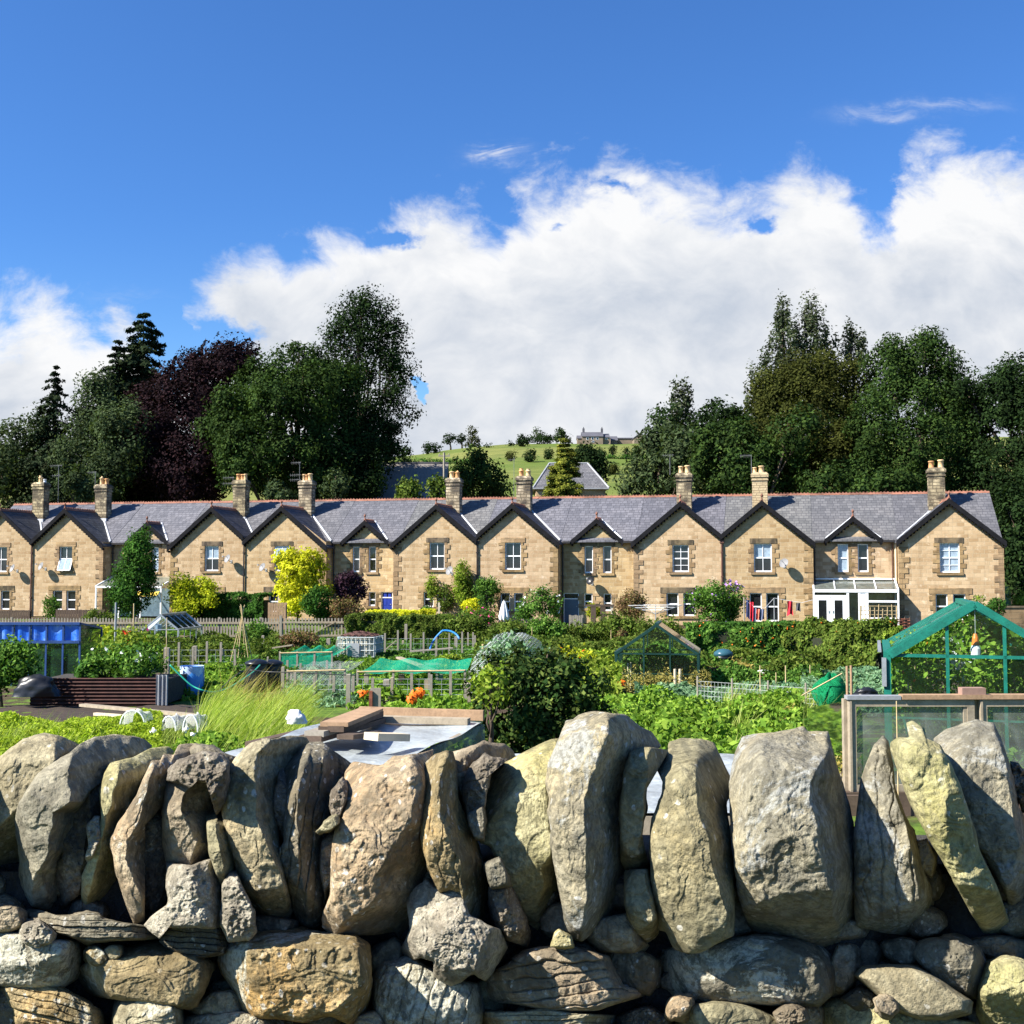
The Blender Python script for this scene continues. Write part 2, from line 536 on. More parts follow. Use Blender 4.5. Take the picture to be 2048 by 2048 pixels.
M['stone_wall'] = mat_masonry('house_stone', (0.325, 0.215, 0.112), (0.60, 0.455, 0.285), (0.42, 0.33, 0.21), 0.40, 0.215, mixs=(0.6, 0.2), stain=(0.28, 0.17, 0.08), stain_amt=0.40, light=(0.66, 0.54, 0.38), bstr=0.55, msize=0.011)
M['quoin'] = mat_masonry('quoin_stone', (0.19, 0.12, 0.06), (0.50, 0.35, 0.19), (0.2, 0.15, 0.09), 1.3, 0.29, stain=(0.06, 0.048, 0.035), stain_amt=0.75, bstr=0.7, bigs=1.1)
M['lintel'] = mat_masonry('lintel_stone', (0.13, 0.10, 0.06), (0.30, 0.22, 0.13), (0.2, 0.15, 0.1), 3.0, 0.7, stain=(0.035, 0.03, 0.025), stain_amt=0.85, bstr=0.7, bigs=1.3, st=(0.36, 0.6))
M['chimney'] = mat_masonry('chimney_stone', (0.24, 0.19, 0.12), (0.66, 0.55, 0.36), (0.15, 0.12, 0.08), 0.40, 0.20, mixs=(0.75, 0.2), stain=(0.035, 0.032, 0.03), stain_amt=0.88, bstr=0.9, msize=0.024, bigs=1.3, st=(0.40, 0.56))
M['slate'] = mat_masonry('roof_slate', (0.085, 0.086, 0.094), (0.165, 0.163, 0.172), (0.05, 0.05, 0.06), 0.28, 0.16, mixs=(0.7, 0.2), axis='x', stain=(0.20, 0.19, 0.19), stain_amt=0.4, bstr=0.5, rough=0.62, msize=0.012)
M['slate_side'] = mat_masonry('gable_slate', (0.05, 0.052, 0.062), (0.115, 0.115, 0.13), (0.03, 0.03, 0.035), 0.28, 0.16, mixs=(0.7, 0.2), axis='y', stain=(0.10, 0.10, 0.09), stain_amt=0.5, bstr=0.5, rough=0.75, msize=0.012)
M['barge'] = mat_plain('black_barge_board', (0.011, 0.011, 0.013), 0.85, 0.4, spec=0.08)
M['dish'] = mat_plain('grey_dish', (0.21, 0.21, 0.215), 0.6, 0.2)
M['hip'] = mat_plain('dull_hip_lead', (0.30, 0.31, 0.33), 0.6, 0.2)
M['aerial'] = mat_plain('dull_aerial', (0.16, 0.165, 0.17), 0.6, 0.2)
M['ridge'] = mat_plain('terracotta_ridge', (0.22, 0.095, 0.062), 0.85, 0.55, 0.8)
M['pot'] = mat_plain('chimney_pot_clay', (0.60, 0.31, 0.13), 0.75, 0.3, 2.5)
M['potb'] = mat_plain('buff_chimney_pot_clay', (0.66, 0.46, 0.24), 0.75, 0.25, 2.5)
M['white'] = mat_plain('white_paint', (0.78, 0.79, 0.80), 0.35, 0.05)
M['lead'] = mat_plain('pale_lead', (0.50, 0.52, 0.55), 0.5, 0.15)
M['gutter'] = mat_plain('black_gutter', (0.025, 0.022, 0.022), 0.4, 0.2)
M['pipe'] = mat_plain('brown_pipe', (0.10, 0.045, 0.03), 0.5, 0.2)
M['creampipe'] = mat_plain('cream_pipe', (0.60, 0.50, 0.34), 0.5, 0.1)
M['pane'] = mat_plain('dark_window_glass', (0.012, 0.014, 0.016), 0.06, 0.4, 1.2, spec=0.8, bstr=0.02)
M['pane_pale'] = mat_plain('curtained_window_glass', (0.26, 0.33, 0.40), 0.10, 0.3, 4.0, spec=0.8, bstr=0.02)
M['door_blue'] = mat_plain('royal_blue_door', (0.015, 0.035, 0.26), 0.4, 0.2)
M['door_grey'] = mat_plain('slate_blue_door', (0.085, 0.12, 0.165), 0.5, 0.12)
M['black'] = mat_plain('black_plastic', (0.012, 0.013, 0.016), 0.35, 0.2)
M['alu'] = mat_plain('aluminium', (0.40, 0.42, 0.42), 0.45, 0.15, metal=0.6)
M['grey_metal'] = mat_plain('grey_metal', (0.33, 0.34, 0.35), 0.5, 0.15, metal=0.3)
M['green_frame'] = mat_plain('green_greenhouse_paint', (0.006, 0.135, 0.095), 0.5, 0.35, 9.0)
M['darkgreen_frame'] = mat_plain('dark_green_greenhouse_paint', (0.003, 0.030, 0.024), 0.5, 0.3, 9.0)
M['wood'] = mat_wood('weathered_wood', (0.30, 0.25, 0.18))
M['wood_warm'] = mat_wood('brown_board', (0.34, 0.22, 0.13))
M['wood_dark'] = mat_wood('dark_board', (0.10, 0.07, 0.05))
M['wood_pale'] = mat_wood('pale_plywood', (0.56, 0.47, 0.33), 0.12)
M['wood_grey'] = mat_wood('grey_fence_wood', (0.27, 0.24, 0.19), 0.3)
M['cane'] = mat_wood('bamboo', (0.50, 0.38, 0.20))
M['rust'] = mat_plain('rusty_steel', (0.20, 0.065, 0.035), 0.8, 0.5, 5.0)
M['rust_dark'] = mat_plain('shade_darkened_rust', (0.055, 0.020, 0.014), 0.8, 0.5, 5.0)  # rust with the shade on the raised bed's side put into the colour
M['blue_pl'] = mat_plain('blue_plastic', (0.04, 0.20, 0.62), 0.4, 0.3, 4.0)
M['paleblue'] = mat_plain('faded_blue_sheet', (0.42, 0.55, 0.78), 0.5, 0.25, 6.0)
M['film'] = mat_plain('milky_plastic_film', (0.34, 0.375, 0.385), 0.28, 0.4, 2.2, spec=0.6, bstr=0.9)
M['whitefleece'] = mat_plain('white_fleece', (0.76, 0.76, 0.74), 0.8, 0.12, 8.0)
M['tank'] = mat_plain('dirty_white_tank', (0.46, 0.43, 0.34), 0.6, 0.5, 4.0)
M['glass'] = mat_glass('clear_glass', clear=0.97)
M['dirtyglass'] = mat_glass('dusty_glass', (0.80, 0.88, 0.84), 0.55, 0.30)
M['greenglass'] = mat_glass('green_stained_glass', (0.30, 0.48, 0.36), 0.45, 0.35, (0.03, 0.075, 0.045))
M['bark'] = mat_plain('bark', (0.085, 0.062, 0.042), 0.9, 0.4, 8.0, bstr=0.6)
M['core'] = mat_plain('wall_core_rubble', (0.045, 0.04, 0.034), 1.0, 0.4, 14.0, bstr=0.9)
M['green_net'] = mat_net('green_garden_net', (0.02, 0.42, 0.25), 26.0, 0.60)
M['green_net_dense'] = mat_net('bundled_green_net', (0.015, 0.25, 0.10), 40.0, 0.52)
M['white_net'] = mat_net('white_fine_net', (0.72, 0.73, 0.70), 60.0, 0.55)
M['chicken'] = mat_net('wire_netting', (0.42, 0.46, 0.46), 16.0, 0.86, True)
M['wire'] = mat_plain('galvanised_wire', (0.42, 0.45, 0.44), 0.5, 0.1)
LEAF = {
 'dark': mat_leaf('leaf_dark_green', [(0.0083, 0.0186, 0.0059), (0.0153, 0.0322, 0.0094), (0.0278, 0.0508, 0.0130)], 0.22),
 'syc': mat_leaf('leaf_sycamore', [(0.014, 0.030, 0.008), (0.027, 0.054, 0.012), (0.052, 0.086, 0.018)], 0.22),
 'conifer': mat_leaf('leaf_conifer', [(0.0101, 0.0195, 0.0093), (0.0185, 0.0315, 0.0128), (0.0336, 0.0450, 0.0171)], 0.1),
 'copper': mat_leaf('leaf_copper_beech', [(0.0085, 0.0052, 0.0075), (0.017, 0.0085, 0.011), (0.030, 0.013, 0.015)], 0.15),
 'willow': mat_leaf('leaf_grey_green', [(0.0242, 0.0418, 0.0164), (0.0444, 0.0684, 0.0274), (0.0726, 0.0972, 0.0410)], 0.25),
 'poplar': mat_leaf('leaf_poplar', [(0.0269, 0.0464, 0.0198), (0.0538, 0.0720, 0.0342), (0.1120, 0.1240, 0.0722)], 0.25),
 'olive': mat_leaf('leaf_olive', [(0.0252, 0.0315, 0.0071), (0.0420, 0.0495, 0.0100), (0.0630, 0.0690, 0.0157)], 0.25),
 'currant': mat_leaf('leaf_currant', [(0.014, 0.034, 0.010), (0.030, 0.065, 0.014), (0.13, 0.17, 0.04)], 0.25, scale=2.0),  # palest leaf tone paints the bush's sunlit highlights into the colour
 'golden_conifer': mat_leaf('leaf_golden_conifer', [(0.055, 0.080, 0.012), (0.13, 0.15, 0.020), (0.23, 0.23, 0.035)], 0.15, scale=0.9),
 'gold': mat_leaf('leaf_golden_yellow', [(0.42, 0.46, 0.020), (0.58, 0.58, 0.030), (0.74, 0.70, 0.05)], 0.4, clump=0.7),
 'lime': mat_leaf('leaf_lime', [(0.19, 0.25, 0.015), (0.32, 0.36, 0.02), (0.52, 0.52, 0.04)], 0.4),
 'hedge': mat_leaf('leaf_hedge', [(0.045, 0.085, 0.012), (0.085, 0.13, 0.02), (0.15, 0.19, 0.035)], 0.25, scale=1.4),
 'hedge_dark': mat_leaf('leaf_dark_hedge', [(0.025, 0.07, 0.012), (0.04, 0.11, 0.018), (0.075, 0.16, 0.025)], 0.25, scale=1.4),
 'bush': mat_leaf('leaf_bush', [(0.035, 0.085, 0.015), (0.065, 0.15, 0.022), (0.16, 0.27, 0.05)], 0.3, scale=1.5),
 'yellowgreen': mat_leaf('leaf_yellow_green', [(0.09, 0.15, 0.018), (0.16, 0.24, 0.025), (0.32, 0.38, 0.06)], 0.35, scale=1.5),
 'purple': mat_leaf('leaf_purple', [(0.020, 0.010, 0.018), (0.040, 0.018, 0.030), (0.075, 0.040, 0.055)], 0.15, scale=2.0),
 'crop': mat_leaf('leaf_crop', [(0.070, 0.145, 0.020), (0.14, 0.255, 0.028), (0.28, 0.40, 0.06)], 0.35, clump=0.6, scale=1.2),
 'crop_lime': mat_leaf('leaf_bright_crop', [(0.16, 0.25, 0.022), (0.28, 0.38, 0.03), (0.44, 0.52, 0.07)], 0.4, clump=0.6, scale=1.2),
 'leek': mat_leaf('leaf_blue_green', [(0.08, 0.17, 0.085), (0.14, 0.25, 0.13), (0.24, 0.36, 0.20)], 0.25, clump=0.6, scale=2.0),
 'straw': mat_leaf('leaf_straw', [(0.20, 0.18, 0.045), (0.33, 0.27, 0.07), (0.46, 0.41, 0.14)], 0.3, clump=0.5),
 'grass': mat_leaf('grass_blade', [(0.15, 0.23, 0.032), (0.26, 0.36, 0.055), (0.50, 0.53, 0.18)], 0.4, clump=0.6, scale=1.5),
 'reddish': mat_leaf('leaf_reddish_twigs', [(0.13, 0.07, 0.04), (0.20, 0.12, 0.06), (0.16, 0.19, 0.05)], 0.2),
}
def mat_petal(name, c):
    m, N = newmat(name)
    g = N.n('NewGeometry')
    col = N.mix(g.outputs['Random Per Island'], tuple(x * 0.7 for x in c), tuple(min(1, x * 1.2) for x in c))
    return finish(m, N, col, 0.6, spec=0.2)
PET = {'orange': mat_petal('orange_petal', (0.85, 0.16, 0.01)), 'red': mat_petal('red_petal', (0.75, 0.06, 0.02)), 'pink': mat_petal('pink_petal', (0.80, 0.10, 0.30)), 'white': mat_petal('white_petal', (0.82, 0.82, 0.78)),
       'lilac': mat_petal('lilac_petal', (0.42, 0.22, 0.55)), 'yellow': mat_petal('yellow_petal', (0.8, 0.65, 0.05))}
# ------------------------------------------------------------------ ground profile
GY = [(-60, 0), (1.9, 0), (2.35, -0.38), (10, -0.55), (13, -0.70), (20, -1.05), (28, -1.36), (40, -1.45), (55, -1.45), (66, -1.35), (100, -1.3)]
def G(y):
    return float(np.interp(y, [a for a, b in GY], [b for a, b in GY]))
def GP(x, y):
    """point of the ground seen at photo pixel x, y"""
    lo, hi = 3.0, 95.0
    _, rz = ray(x, y)
    for _ in range(50):
        d = (lo + hi) / 2
        if EYE + rz * d > G(d):
            lo = d
        else:
            hi = d
    p = P(x, y, d)
    p.z = G(d)
    return p
# terrace frame
TA = rad(14)
TD = 67.2
def fac(x, y, n=0.0):
    rx, rz = ray(x, y)
    t = (TD - n) / (rx * math.sin(TA) + math.cos(TA))
    X, Y = t * rx - TD * math.sin(TA), t - TD * math.cos(TA)
    return X * math.cos(TA) - Y * math.sin(TA), EYE + t * rz, t
def tpos(s, n, z=0.0):
    return Vector((TD * math.sin(TA) + s * math.cos(TA) - n * math.sin(TA), TD * math.cos(TA) - s * math.sin(TA) - n * math.cos(TA), z))
def base_z(s):
    return -1.35 - 0.0038 * s
# ------------------------------------------------------------------ ground and hill
def mat_ground():
    m, N = newmat('allotment_ground')
    g = N.n('NewGeometry')
    p = g.outputs['Position']
    a = N.noise(p, 0.35, 5, 0.6)
    b = N.noise(p, 3.0, 6, 0.65)
    c = N.noise(p, 22.0, 4, 0.7)
    grass = N.mix(N.step(b, 0.35, 0.65), (0.055, 0.10, 0.018), (0.12, 0.19, 0.03))
    soil = N.mix(N.step(c, 0.3, 0.7), (0.035, 0.024, 0.016), (0.10, 0.072, 0.048))
    col = N.mix(N.step(N.m('ADD', a, N.m('MULTIPLY', N.m('SUBTRACT', b, 0.5), 0.3)), 0.47, 0.55), soil, grass)
    return finish(m, N, col, 0.95, N.m('ADD', b, N.m('MULTIPLY', c, 0.5)), 0.8, 0.06, 0, 0.1)
def mat_field():
    m, N = newmat('hill_pasture')
    g = N.n('NewGeometry')
    p = g.outputs['Position']
    a = N.noise(p, 0.012, 5, 0.6, 0.4)
    b = N.noise(p, 0.10, 6, 0.7)
    c = N.noise(p, 1.2, 4, 0.7)
    col = N.mix(N.step(a, 0.40, 0.60), (0.092, 0.135, 0.022), (0.165, 0.175, 0.045))
    col = N.mix(N.m('MULTIPLY', N.step(b, 0.45, 0.65), 0.5), col, (0.055, 0.085, 0.018))
    col = N.mix(N.m('MULTIPLY', N.step(c, 0.4, 0.7), 0.25), col, (0.15, 0.15, 0.06))
    return finish(m, N, col, 0.95, c, 0.4, 0.1, 0, 0.1)
def sheet(name, xs, ys, fn, mat):
    X, Y = np.meshgrid(xs, ys)
    Z = fn(X, Y)
    v = np.stack([X.ravel(), Y.ravel(), Z.ravel()], 1)
    nx, ny = len(xs), len(ys)
    i = (np.arange(ny - 1)[:, None] * nx + np.arange(nx - 1)[None, :]).ravel()
    f = np.stack([i, i + 1, i + nx + 1, i + nx], 1)
    o = npmesh(name, v, f, mat, smooth=True)
    return tag(o, kind='structure')
def gfn(X, Y):
    z = np.interp(Y, [a for a, b in GY], [b for a, b in GY])
    n = fbm(np.stack([X.ravel() * 0.7, Y.ravel() * 0.7, X.ravel() * 0], 1), 3, 3).reshape(X.shape)
    near = np.clip((Y - 3) / 4, 0, 1) * np.clip((62 - Y) / 6, 0, 1)
    z = z + n * 0.04 * near
    # the ground climbs a little to the left below the row
    z = z + np.clip((Y - 45) / 15, 0, 1) * np.clip(-X * 0.0038, -0.05, 0.3)
    return z
ys = np.concatenate([np.linspace(-60, 1.8, 12), np.linspace(1.9, 2.4, 6), np.linspace(2.6, 30, 90), np.linspace(31, 101, 60)])
xs = np.concatenate([np.linspace(-400, -45, 14), np.linspace(-42, 42, 120), np.linspace(45, 400, 14)])
sheet('ground', xs, ys, gfn, mat_ground())
def hill_z(X, Y):
    X = np.asarray(X, float)
    Y = np.asarray(Y, float)
    up = np.interp(Y, [100, 200, 300, 400, 520, 620, 900, 3000], [-1.3, 14.5, 30, 45, 61.5, 64, 62, -20])
    ang = X / np.maximum(Y, 1)
    k = np.interp(ang, [-1.2, -0.30, -0.107, -0.085, -0.045, -0.01, 0.04, 0.12, 0.4, 1.2], [0.8, 0.85, 0.905, 0.92, 0.965, 0.992, 1.0, 1.0, 1.05, 1.0])
    return -1.3 + (up + 1.3) * k
ys = np.concatenate([np.linspace(100, 640, 90), np.linspace(660, 900, 8), [1500, 3000]])
xs = np.concatenate([np.linspace(-2200, -260, 14), np.linspace(-250, 250, 90), np.linspace(260, 2200, 14)])
sheet('hill', xs, ys, lambda X, Y: hill_z(X, Y) + 0.5 * fbm(np.stack([X.ravel() * .05, Y.ravel() * .05, X.ravel() * 0], 1), 3, 5).reshape(X.shape) * np.clip((Y - 105) / 20, 0, 1), mat_field())
def HP(x, y, dmin=105, dmax=600):
    """where the view ray through x,y meets the hill"""
    rx, rz = ray(x, y)
    for d in np.linspace(dmin, dmax, 1000):
        if EYE + rz * d <= float(hill_z(rx * d, d)):
            return Vector((rx * d, d, float(hill_z(rx * d, d))))
    return Vector((rx * 525, 525, float(hill_z(rx * 525, 525))))
# ------------------------------------------------------------------ the stone terrace
SLG = 0.83          # pitch of the gables
RS = 0.716          # pitch of the main roof
EAVE = 4.98
RY0, RY1 = 0.85, 4.92   # main roof: eave and ridge, measured into the building
def wall_face(mb, x0, x1, z0, z1, y, ops, depth=0.2, apex=None):
    """a wall face with openings (x0,x1,z0,z1) and their reveals"""
    xs = sorted({x0, x1} | {v for o in ops for v in o[:2]})
    zs = sorted({z0, z1} | {v for o in ops for v in o[2:4]})
    for a, b in zip(xs, xs[1:]):
        for c, d in zip(zs, zs[1:]):
            mx, mz = (a + b) / 2, (c + d) / 2
            if any(o[0] < mx < o[1] and o[2] < mz < o[3] for o in ops):
                continue
            mb.poly([(a, y, c), (b, y, c), (b, y, d), (a, y, d)])
    for a, b, c, d in [o[:4] for o in ops]:
        mb.poly([(a, y, c), (a, y, d), (a, y + depth, d), (a, y + depth, c)])
        mb.poly([(b, y, c), (b, y + depth, c), (b, y + depth, d), (b, y, d)])
        mb.poly([(a, y, d), (b, y, d), (b, y + depth, d), (a, y + depth, d)])
        mb.poly([(a, y, c), (a, y + depth, c), (b, y + depth, c), (b, y, c)])
def surround(root, y, x0, x1, z0, z1, seed, left=True, right=True, dark=False, sill=True, lint=True):
    r = random.Random(seed)
    qs = {-1: MB(), 1: MB()}
    z = z0
    k = 0
    while z < z1 - 0.05:
        h = min(r.uniform(0.2, 0.3), z1 - z)
        for side, on in ((-1, left), (1, right)):
            if not on:
                continue
            w = (0.16 if (k + (side > 0)) % 2 else 0.36) * r.uniform(0.85, 1.15)
            xa = x0 - w if side < 0 else x1
            qs[side].box(xa, xa + w, y - r.uniform(0.02, 0.045), y + 0.05, z + 0.006, z + h - 0.006)
        z += h
        k += 1
    for q in qs.values():
        if q.v:
            q.build('window_quoins', M['quoin'], root)
    if lint:
        MB().box(x0 - 0.2 - r.uniform(0, .08), x1 + 0.2 + r.uniform(0, .08), y - 0.04, y + 0.06, z1 + 0.004, z1 + 0.30).build('lintel', M['lintel'] if dark or r.random() < 0.5 else M['quoin'], root)
    if sill:
        MB().box(x0 - 0.18, x1 + 0.18, y - 0.09, y + 0.12, z0 - 0.15, z0 - 0.004).build('sill', M['quoin'], root)
def window(root, y, x0, x1, z0, z1, cols=2, rail=0.5, pale=0, seed=0, opened=None, bars=0.0):
    f = MB()
    yb = y + 0.13
    t = 0.055
    f.box(x0, x0 + t, yb - 0.05, yb + 0.05, z0, z1).box(x1 - t, x1, yb - 0.05, yb + 0.05, z0, z1)
    f.box(x0 + t, x1 - t, yb - 0.05, yb + 0.05, z1 - t, z1).box(x0 + t, x1 - t, yb - 0.06, yb + 0.05, z0, z0 + t * 1.5)
    zm = z0 + (z1 - z0) * rail
    if rail:
        f.box(x0 + t, x1 - t, yb - 0.04, yb + 0.04, zm - 0.035, zm + 0.035)
    if cols == 2:
        xm = (x0 + x1) / 2
        f.box(xm - 0.016, xm + 0.016, yb - 0.03, yb + 0.03, z0 + t * 1.5, zm - 0.036)
        f.box(xm - 0.016, xm + 0.016, yb - 0.03, yb + 0.03, zm + 0.036, z1 - t)
    if bars:
        for q in (0.25, 0.75):
            zz = z0 + (z1 - z0) * q
            f.box(x0 + t, x1 - t, yb - 0.028, yb + 0.028, zz - 0.014, zz + 0.014)
    w = f.build('window', M['white'], root)
    p = MB()
    yg = yb + 0.012
    if pale in (0, 1):
        p.box(x0 + t * .5, x1 - t * .5, yg, yg + 0.01, z0 + t * .5, z1 - t * .5).build('pane', M['pane_pale'] if pale else M['pane'], w)
    else:   # upper sash pale, lower dark (or the reverse with 3)
        p.box(x0 + t * .5, x1 - t * .5, yg, yg + 0.01, zm, z1 - t * .5).build('pane', M['pane_pale'] if pale == 2 else M['pane'], w)
        MB().box(x0 + t * .5, x1 - t * .5, yg, yg + 0.01, z0 + t * .5, zm - 0.001).build('pane', M['pane'] if pale == 2 else M['pane_pale'], w)
    if opened:     # a sash hinged out
        za, zb = (z0 + 0.05, zm) if opened == 'low' else (zm, z1 - 0.05)
        e = 0.28 if opened == 'low' else 0.22
        s = MB()
        A = [(x0 + .03, yb - .06 - e, za), (x1 - .03, yb - .06 - e, za), (x1 - .03, yb - .06, zb), (x0 + .03, yb - .06, zb)]
        for i in range(4):
            s.bar(A[i], A[(i + 1) % 4], 0.06, 0.05)
        s.bar(((x0 + x1) / 2, yb - .06 - e, za), ((x0 + x1) / 2, yb - .06, zb), 0.03)
        so_ = s.build('open_sash', M['white'], w)
        MB().poly([(a, b + 0.004, c) for a, b, c in A]).build('pane', M['pane_pale'], so_)
    return w
def quoin_stack(mb, x, y, side, z0, z1, seed, ret=0.0):
    """alternating corner blocks at x; side -1: the wall lies to the left"""
    r = random.Random(seed)
    z = z0
    k = 0
    while z < z1 - 0.12:
        h = min(r.uniform(0.26, 0.34), z1 - z)
        w = (0.26 if k % 2 else 0.50) * r.uniform(0.9, 1.1)
        p = r.uniform(0.018, 0.045)
        x0, x1 = (x - w, x + 0.02 + p * .5) if side < 0 else (x - 0.02 - p * .5, x + w)
        mb.box(x0, x1, y - p, y + (0.3 if k % 2 else 0.18) + ret, z + 0.007, z + h - 0.007)
        z += h
        k += 1
def main_roof(root, xa, xb, lights=None):
    z0, z1 = EAVE, EAVE + (RY1 - RY0) * RS
    t = 0.10
    m = MB()
    m.hexa([(xa, RY0, z0 - t), (xb, RY0, z0 - t), (xb, RY1, z1 - t), (xa, RY1, z1 - t), (xa, RY0, z0), (xb, RY0, z0), (xb, RY1, z1), (xa, RY1, z1)])
    yb = RY1 + (RY1 - RY0)
    m.hexa([(xa, RY1, z1 - t), (xb, RY1, z1 - t), (xb, yb, z0 - t), (xa, yb, z0 - t), (xa, RY1, z1), (xb, RY1, z1), (xb, yb, z0), (xa, yb, z0)])
    roof = m.build('roof', M['slate'], root)
    # clay ridge with crested tiles
    rt = MB()
    rt.hexa([(xa, RY1 - .13, z1 - .07), (xb, RY1 - .13, z1 - .07), (xb, RY1 + .13, z1 - .07), (xa, RY1 + .13, z1 - .07), (xa, RY1 - .03, z1 + .045), (xb, RY1 - .03, z1 + .045), (xb, RY1 + .03, z1 + .045), (xa, RY1 + .03, z1 + .045)])
    x = xa + .05
    while x < xb - .1:
        rt.box(x, x + .10, RY1 - .02, RY1 + .02, z1 + .04, z1 + .10)
        x += .2
    rt.build('ridge_tiles', M['ridge'], roof)
    return roof
def finial(mb, x, y, z, s=1.0):
    mb.lathe([(0.09 * s, 0), (0.05 * s, .06 * s), (0.035 * s, .16 * s), (0.075 * s, .22 * s), (0.09 * s, .27 * s), (0.05 * s, .34 * s), (0.015 * s, .40 * s)], (x, y, z), 8)
def gable_roof(root, xl, xr, apex, y0, yb, ridge_end):
    """two slate slopes running back from a gable, barge boards, clay ridge; xl<0<xr"""
    t = 0.10
    m = MB()
    for xe in (xl, xr):
        ze = apex - SLG * abs(xe)
        A = [(0, y0, apex), (xe, y0, ze), (xe, yb, ze), (0, yb, apex)]
        lo = [(a, b, c - t) for a, b, c in A]
        if xe > 0:
            lo, A = lo, A
            m.hexa(lo + A)
        else:
            m.hexa(lo[::-1] + A[::-1])
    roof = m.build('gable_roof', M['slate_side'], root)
    b = MB()
    for xe in (xl, xr):
        ze = apex - SLG * abs(xe)
        e = 0.0
        for (yy, w, hh, dz) in ((y0 - 0.03, 0.05, 0.24, -0.10),):
            A = [(0, yy, apex + 0.03), (xe, yy, ze + 0.03), (xe, yy, ze + 0.03 - hh * 1.3), (0, yy, apex + 0.03 - hh * 1.3)]
            B = [(p[0], p[1] + w, p[2]) for p in A]
            if xe > 0:
                b.hexa([A[3], A[2], B[2], B[3], A[0], A[1], B[1], B[0]])
            else:
                b.hexa([A[2], A[3], B[3], B[2], A[1], A[0], B[0], B[1]])
        # stepped blocks under the verge
        n = int(abs(xe) / 0.17)
        for k in range(n):
            xk = xe * (k + 0.5) / n
            zk = apex - SLG * abs(xk) - 0.34
            b.box(xk - 0.04, xk + 0.04, y0 + 0.03, y0 + 0.24, zk - 0.05, zk + 0.09)
    b.build('barge_boards', M['barge'], roof)
    r = MB()
    r.hexa([(-.14, y0, apex - .09), (.14, y0, apex - .09), (.14, ridge_end, apex - .09), (-.14, ridge_end, apex - .09), (-.03, y0, apex + .07), (.03, y0, apex + .07), (.03, ridge_end, apex + .07), (-.03, ridge_end, apex + .07)])
    y = y0 + .1
    while y < ridge_end - .1:
        r.box(-.02, .02, y, y + .1, apex + .06, apex + .13)
        y += .2
    r.build('ridge_tiles', M['ridge'], roof)
    f = MB()
    finial(f, 0, y0 + .05, apex + .05, 0.95)
    f.build('finial', M['ridge'], roof)
    return roof
def valley(root, xe, ze, apex, white):
    """lead strip where a cross roof meets the main slope"""
    yv0 = RY0 + (ze - EAVE) / RS
    yv1 = RY0 + (apex - EAVE) / RS
    MB().tube([(xe, max(yv0, RY0 - .02), max(ze, EAVE) + 0.03), (0, yv1, apex + 0.03)], 0.062 if white else 0.04, 6).build('valley_flashing', M['lead'] if white else M['gutter'], root)
def chimney(roof_parent, x, y, ztop, w, spec, seed, pots, matk='chimney'):
    """stack, corbel, cap, base flashing and clay pots"""
    r = random.Random(seed)
    z0 = 6.5
    c = MB()
    d = 0.66
    c.box(x - w / 2, x + w / 2, y - d / 2, y + d / 2, z0, ztop - 0.52)
    c.box(x - w / 2 - .05, x + w / 2 + .05, y - d / 2 - .05, y + d / 2 + .05, ztop - 0.52, ztop - .42)
    c.box(x - w / 2 - .01, x + w / 2 + .01, y - d / 2 - .01, y + d / 2 + .01, ztop - 0.42, ztop - .30)
    c.box(x - w / 2 - .07, x + w / 2 + .07, y - d / 2 - .07, y + d / 2 + .07, ztop - 0.30, ztop - .12)
    c.hexa([(x - w / 2 - .06, y - d / 2 - .06, ztop - .12), (x + w / 2 + .06, y - d / 2 - .06, ztop - .12), (x + w / 2 + .06, y + d / 2 + .06, ztop - .12), (x - w / 2 - .06, y + d / 2 + .06, ztop - .12),
            (x - w / 2 + .05, y - d / 2 + .08, ztop), (x + w / 2 - .05, y - d / 2 + .08, ztop), (x + w / 2 - .05, y + d / 2 - .08, ztop), (x - w / 2 + .05, y + d / 2 - .08, ztop)])
    ch = c.build('chimney', M[matk], roof_parent)
    f = MB()
    zf = min(7.18, EAVE + (y - d / 2 - RY0) * RS)
    f.box(x - w / 2 - .09, x + w / 2 + .09, y - d / 2 - .14, y - d / 2 - .002, zf - .25, zf + .14)
    f.build('flashing', M['lead'], ch)
    for (dx, rr, h, mk, style) in pots:
        p = MB()
        if style == 'cowl':
            prof = [(rr * 1.05, 0), (rr, .05), (rr * .9, h * .75), (rr * 1.1, h * .78), (rr * 1.25, h * .84), (rr * .5, h * .95), (rr * .2, h * 1.1)]
        elif style == 'crown':
            prof = [(rr * 1.15, 0), (rr * 1.0, .06), (rr * .92, h * .62), (rr * 1.15, h * .66), (rr * 1.15, h * .74), (rr * .75, h * .80), (rr * .7, h * .95), (rr * .85, h)]
        else:
            prof = [(rr * 1.15, 0), (rr * 1.0, .06), (rr * .92, h * .82), (rr * 1.15, h * .85), (rr * 1.15, h * .97), (rr * .9, h), (rr * .75, h), (rr * .75, h * .8)]
        p.lathe(prof, (x + dx, y, ztop - .02), 14).build('chimney_pot', M[mk], ch, True)
    return ch
def X2(root_s, x, y, n=0.0):
    s, z, _ = fac(x, y, n)
    return s - root_s, z - base_z(root_s)
def wrect(root_s, r, n=0.0):
    """photo rectangle x0,x1,ytop,ybottom on the facade plane -> local x0,x1,z0,z1"""
    xa, _ = X2(root_s, r[0], r[3], n)
    xb, _ = X2(root_s, r[1], r[3], n)
    xm = (r[0] + r[1]) / 2
    _, zt = X2(root_s, xm, r[2], n)
    _, zb = X2(root_s, xm, r[3], n)
    return xa, xb, zb, zt
DEEP = 8.9
def double_low(s0, xL, xR, n=0.0, ytop=None):
    pass
PT = lambda *a: list(a)
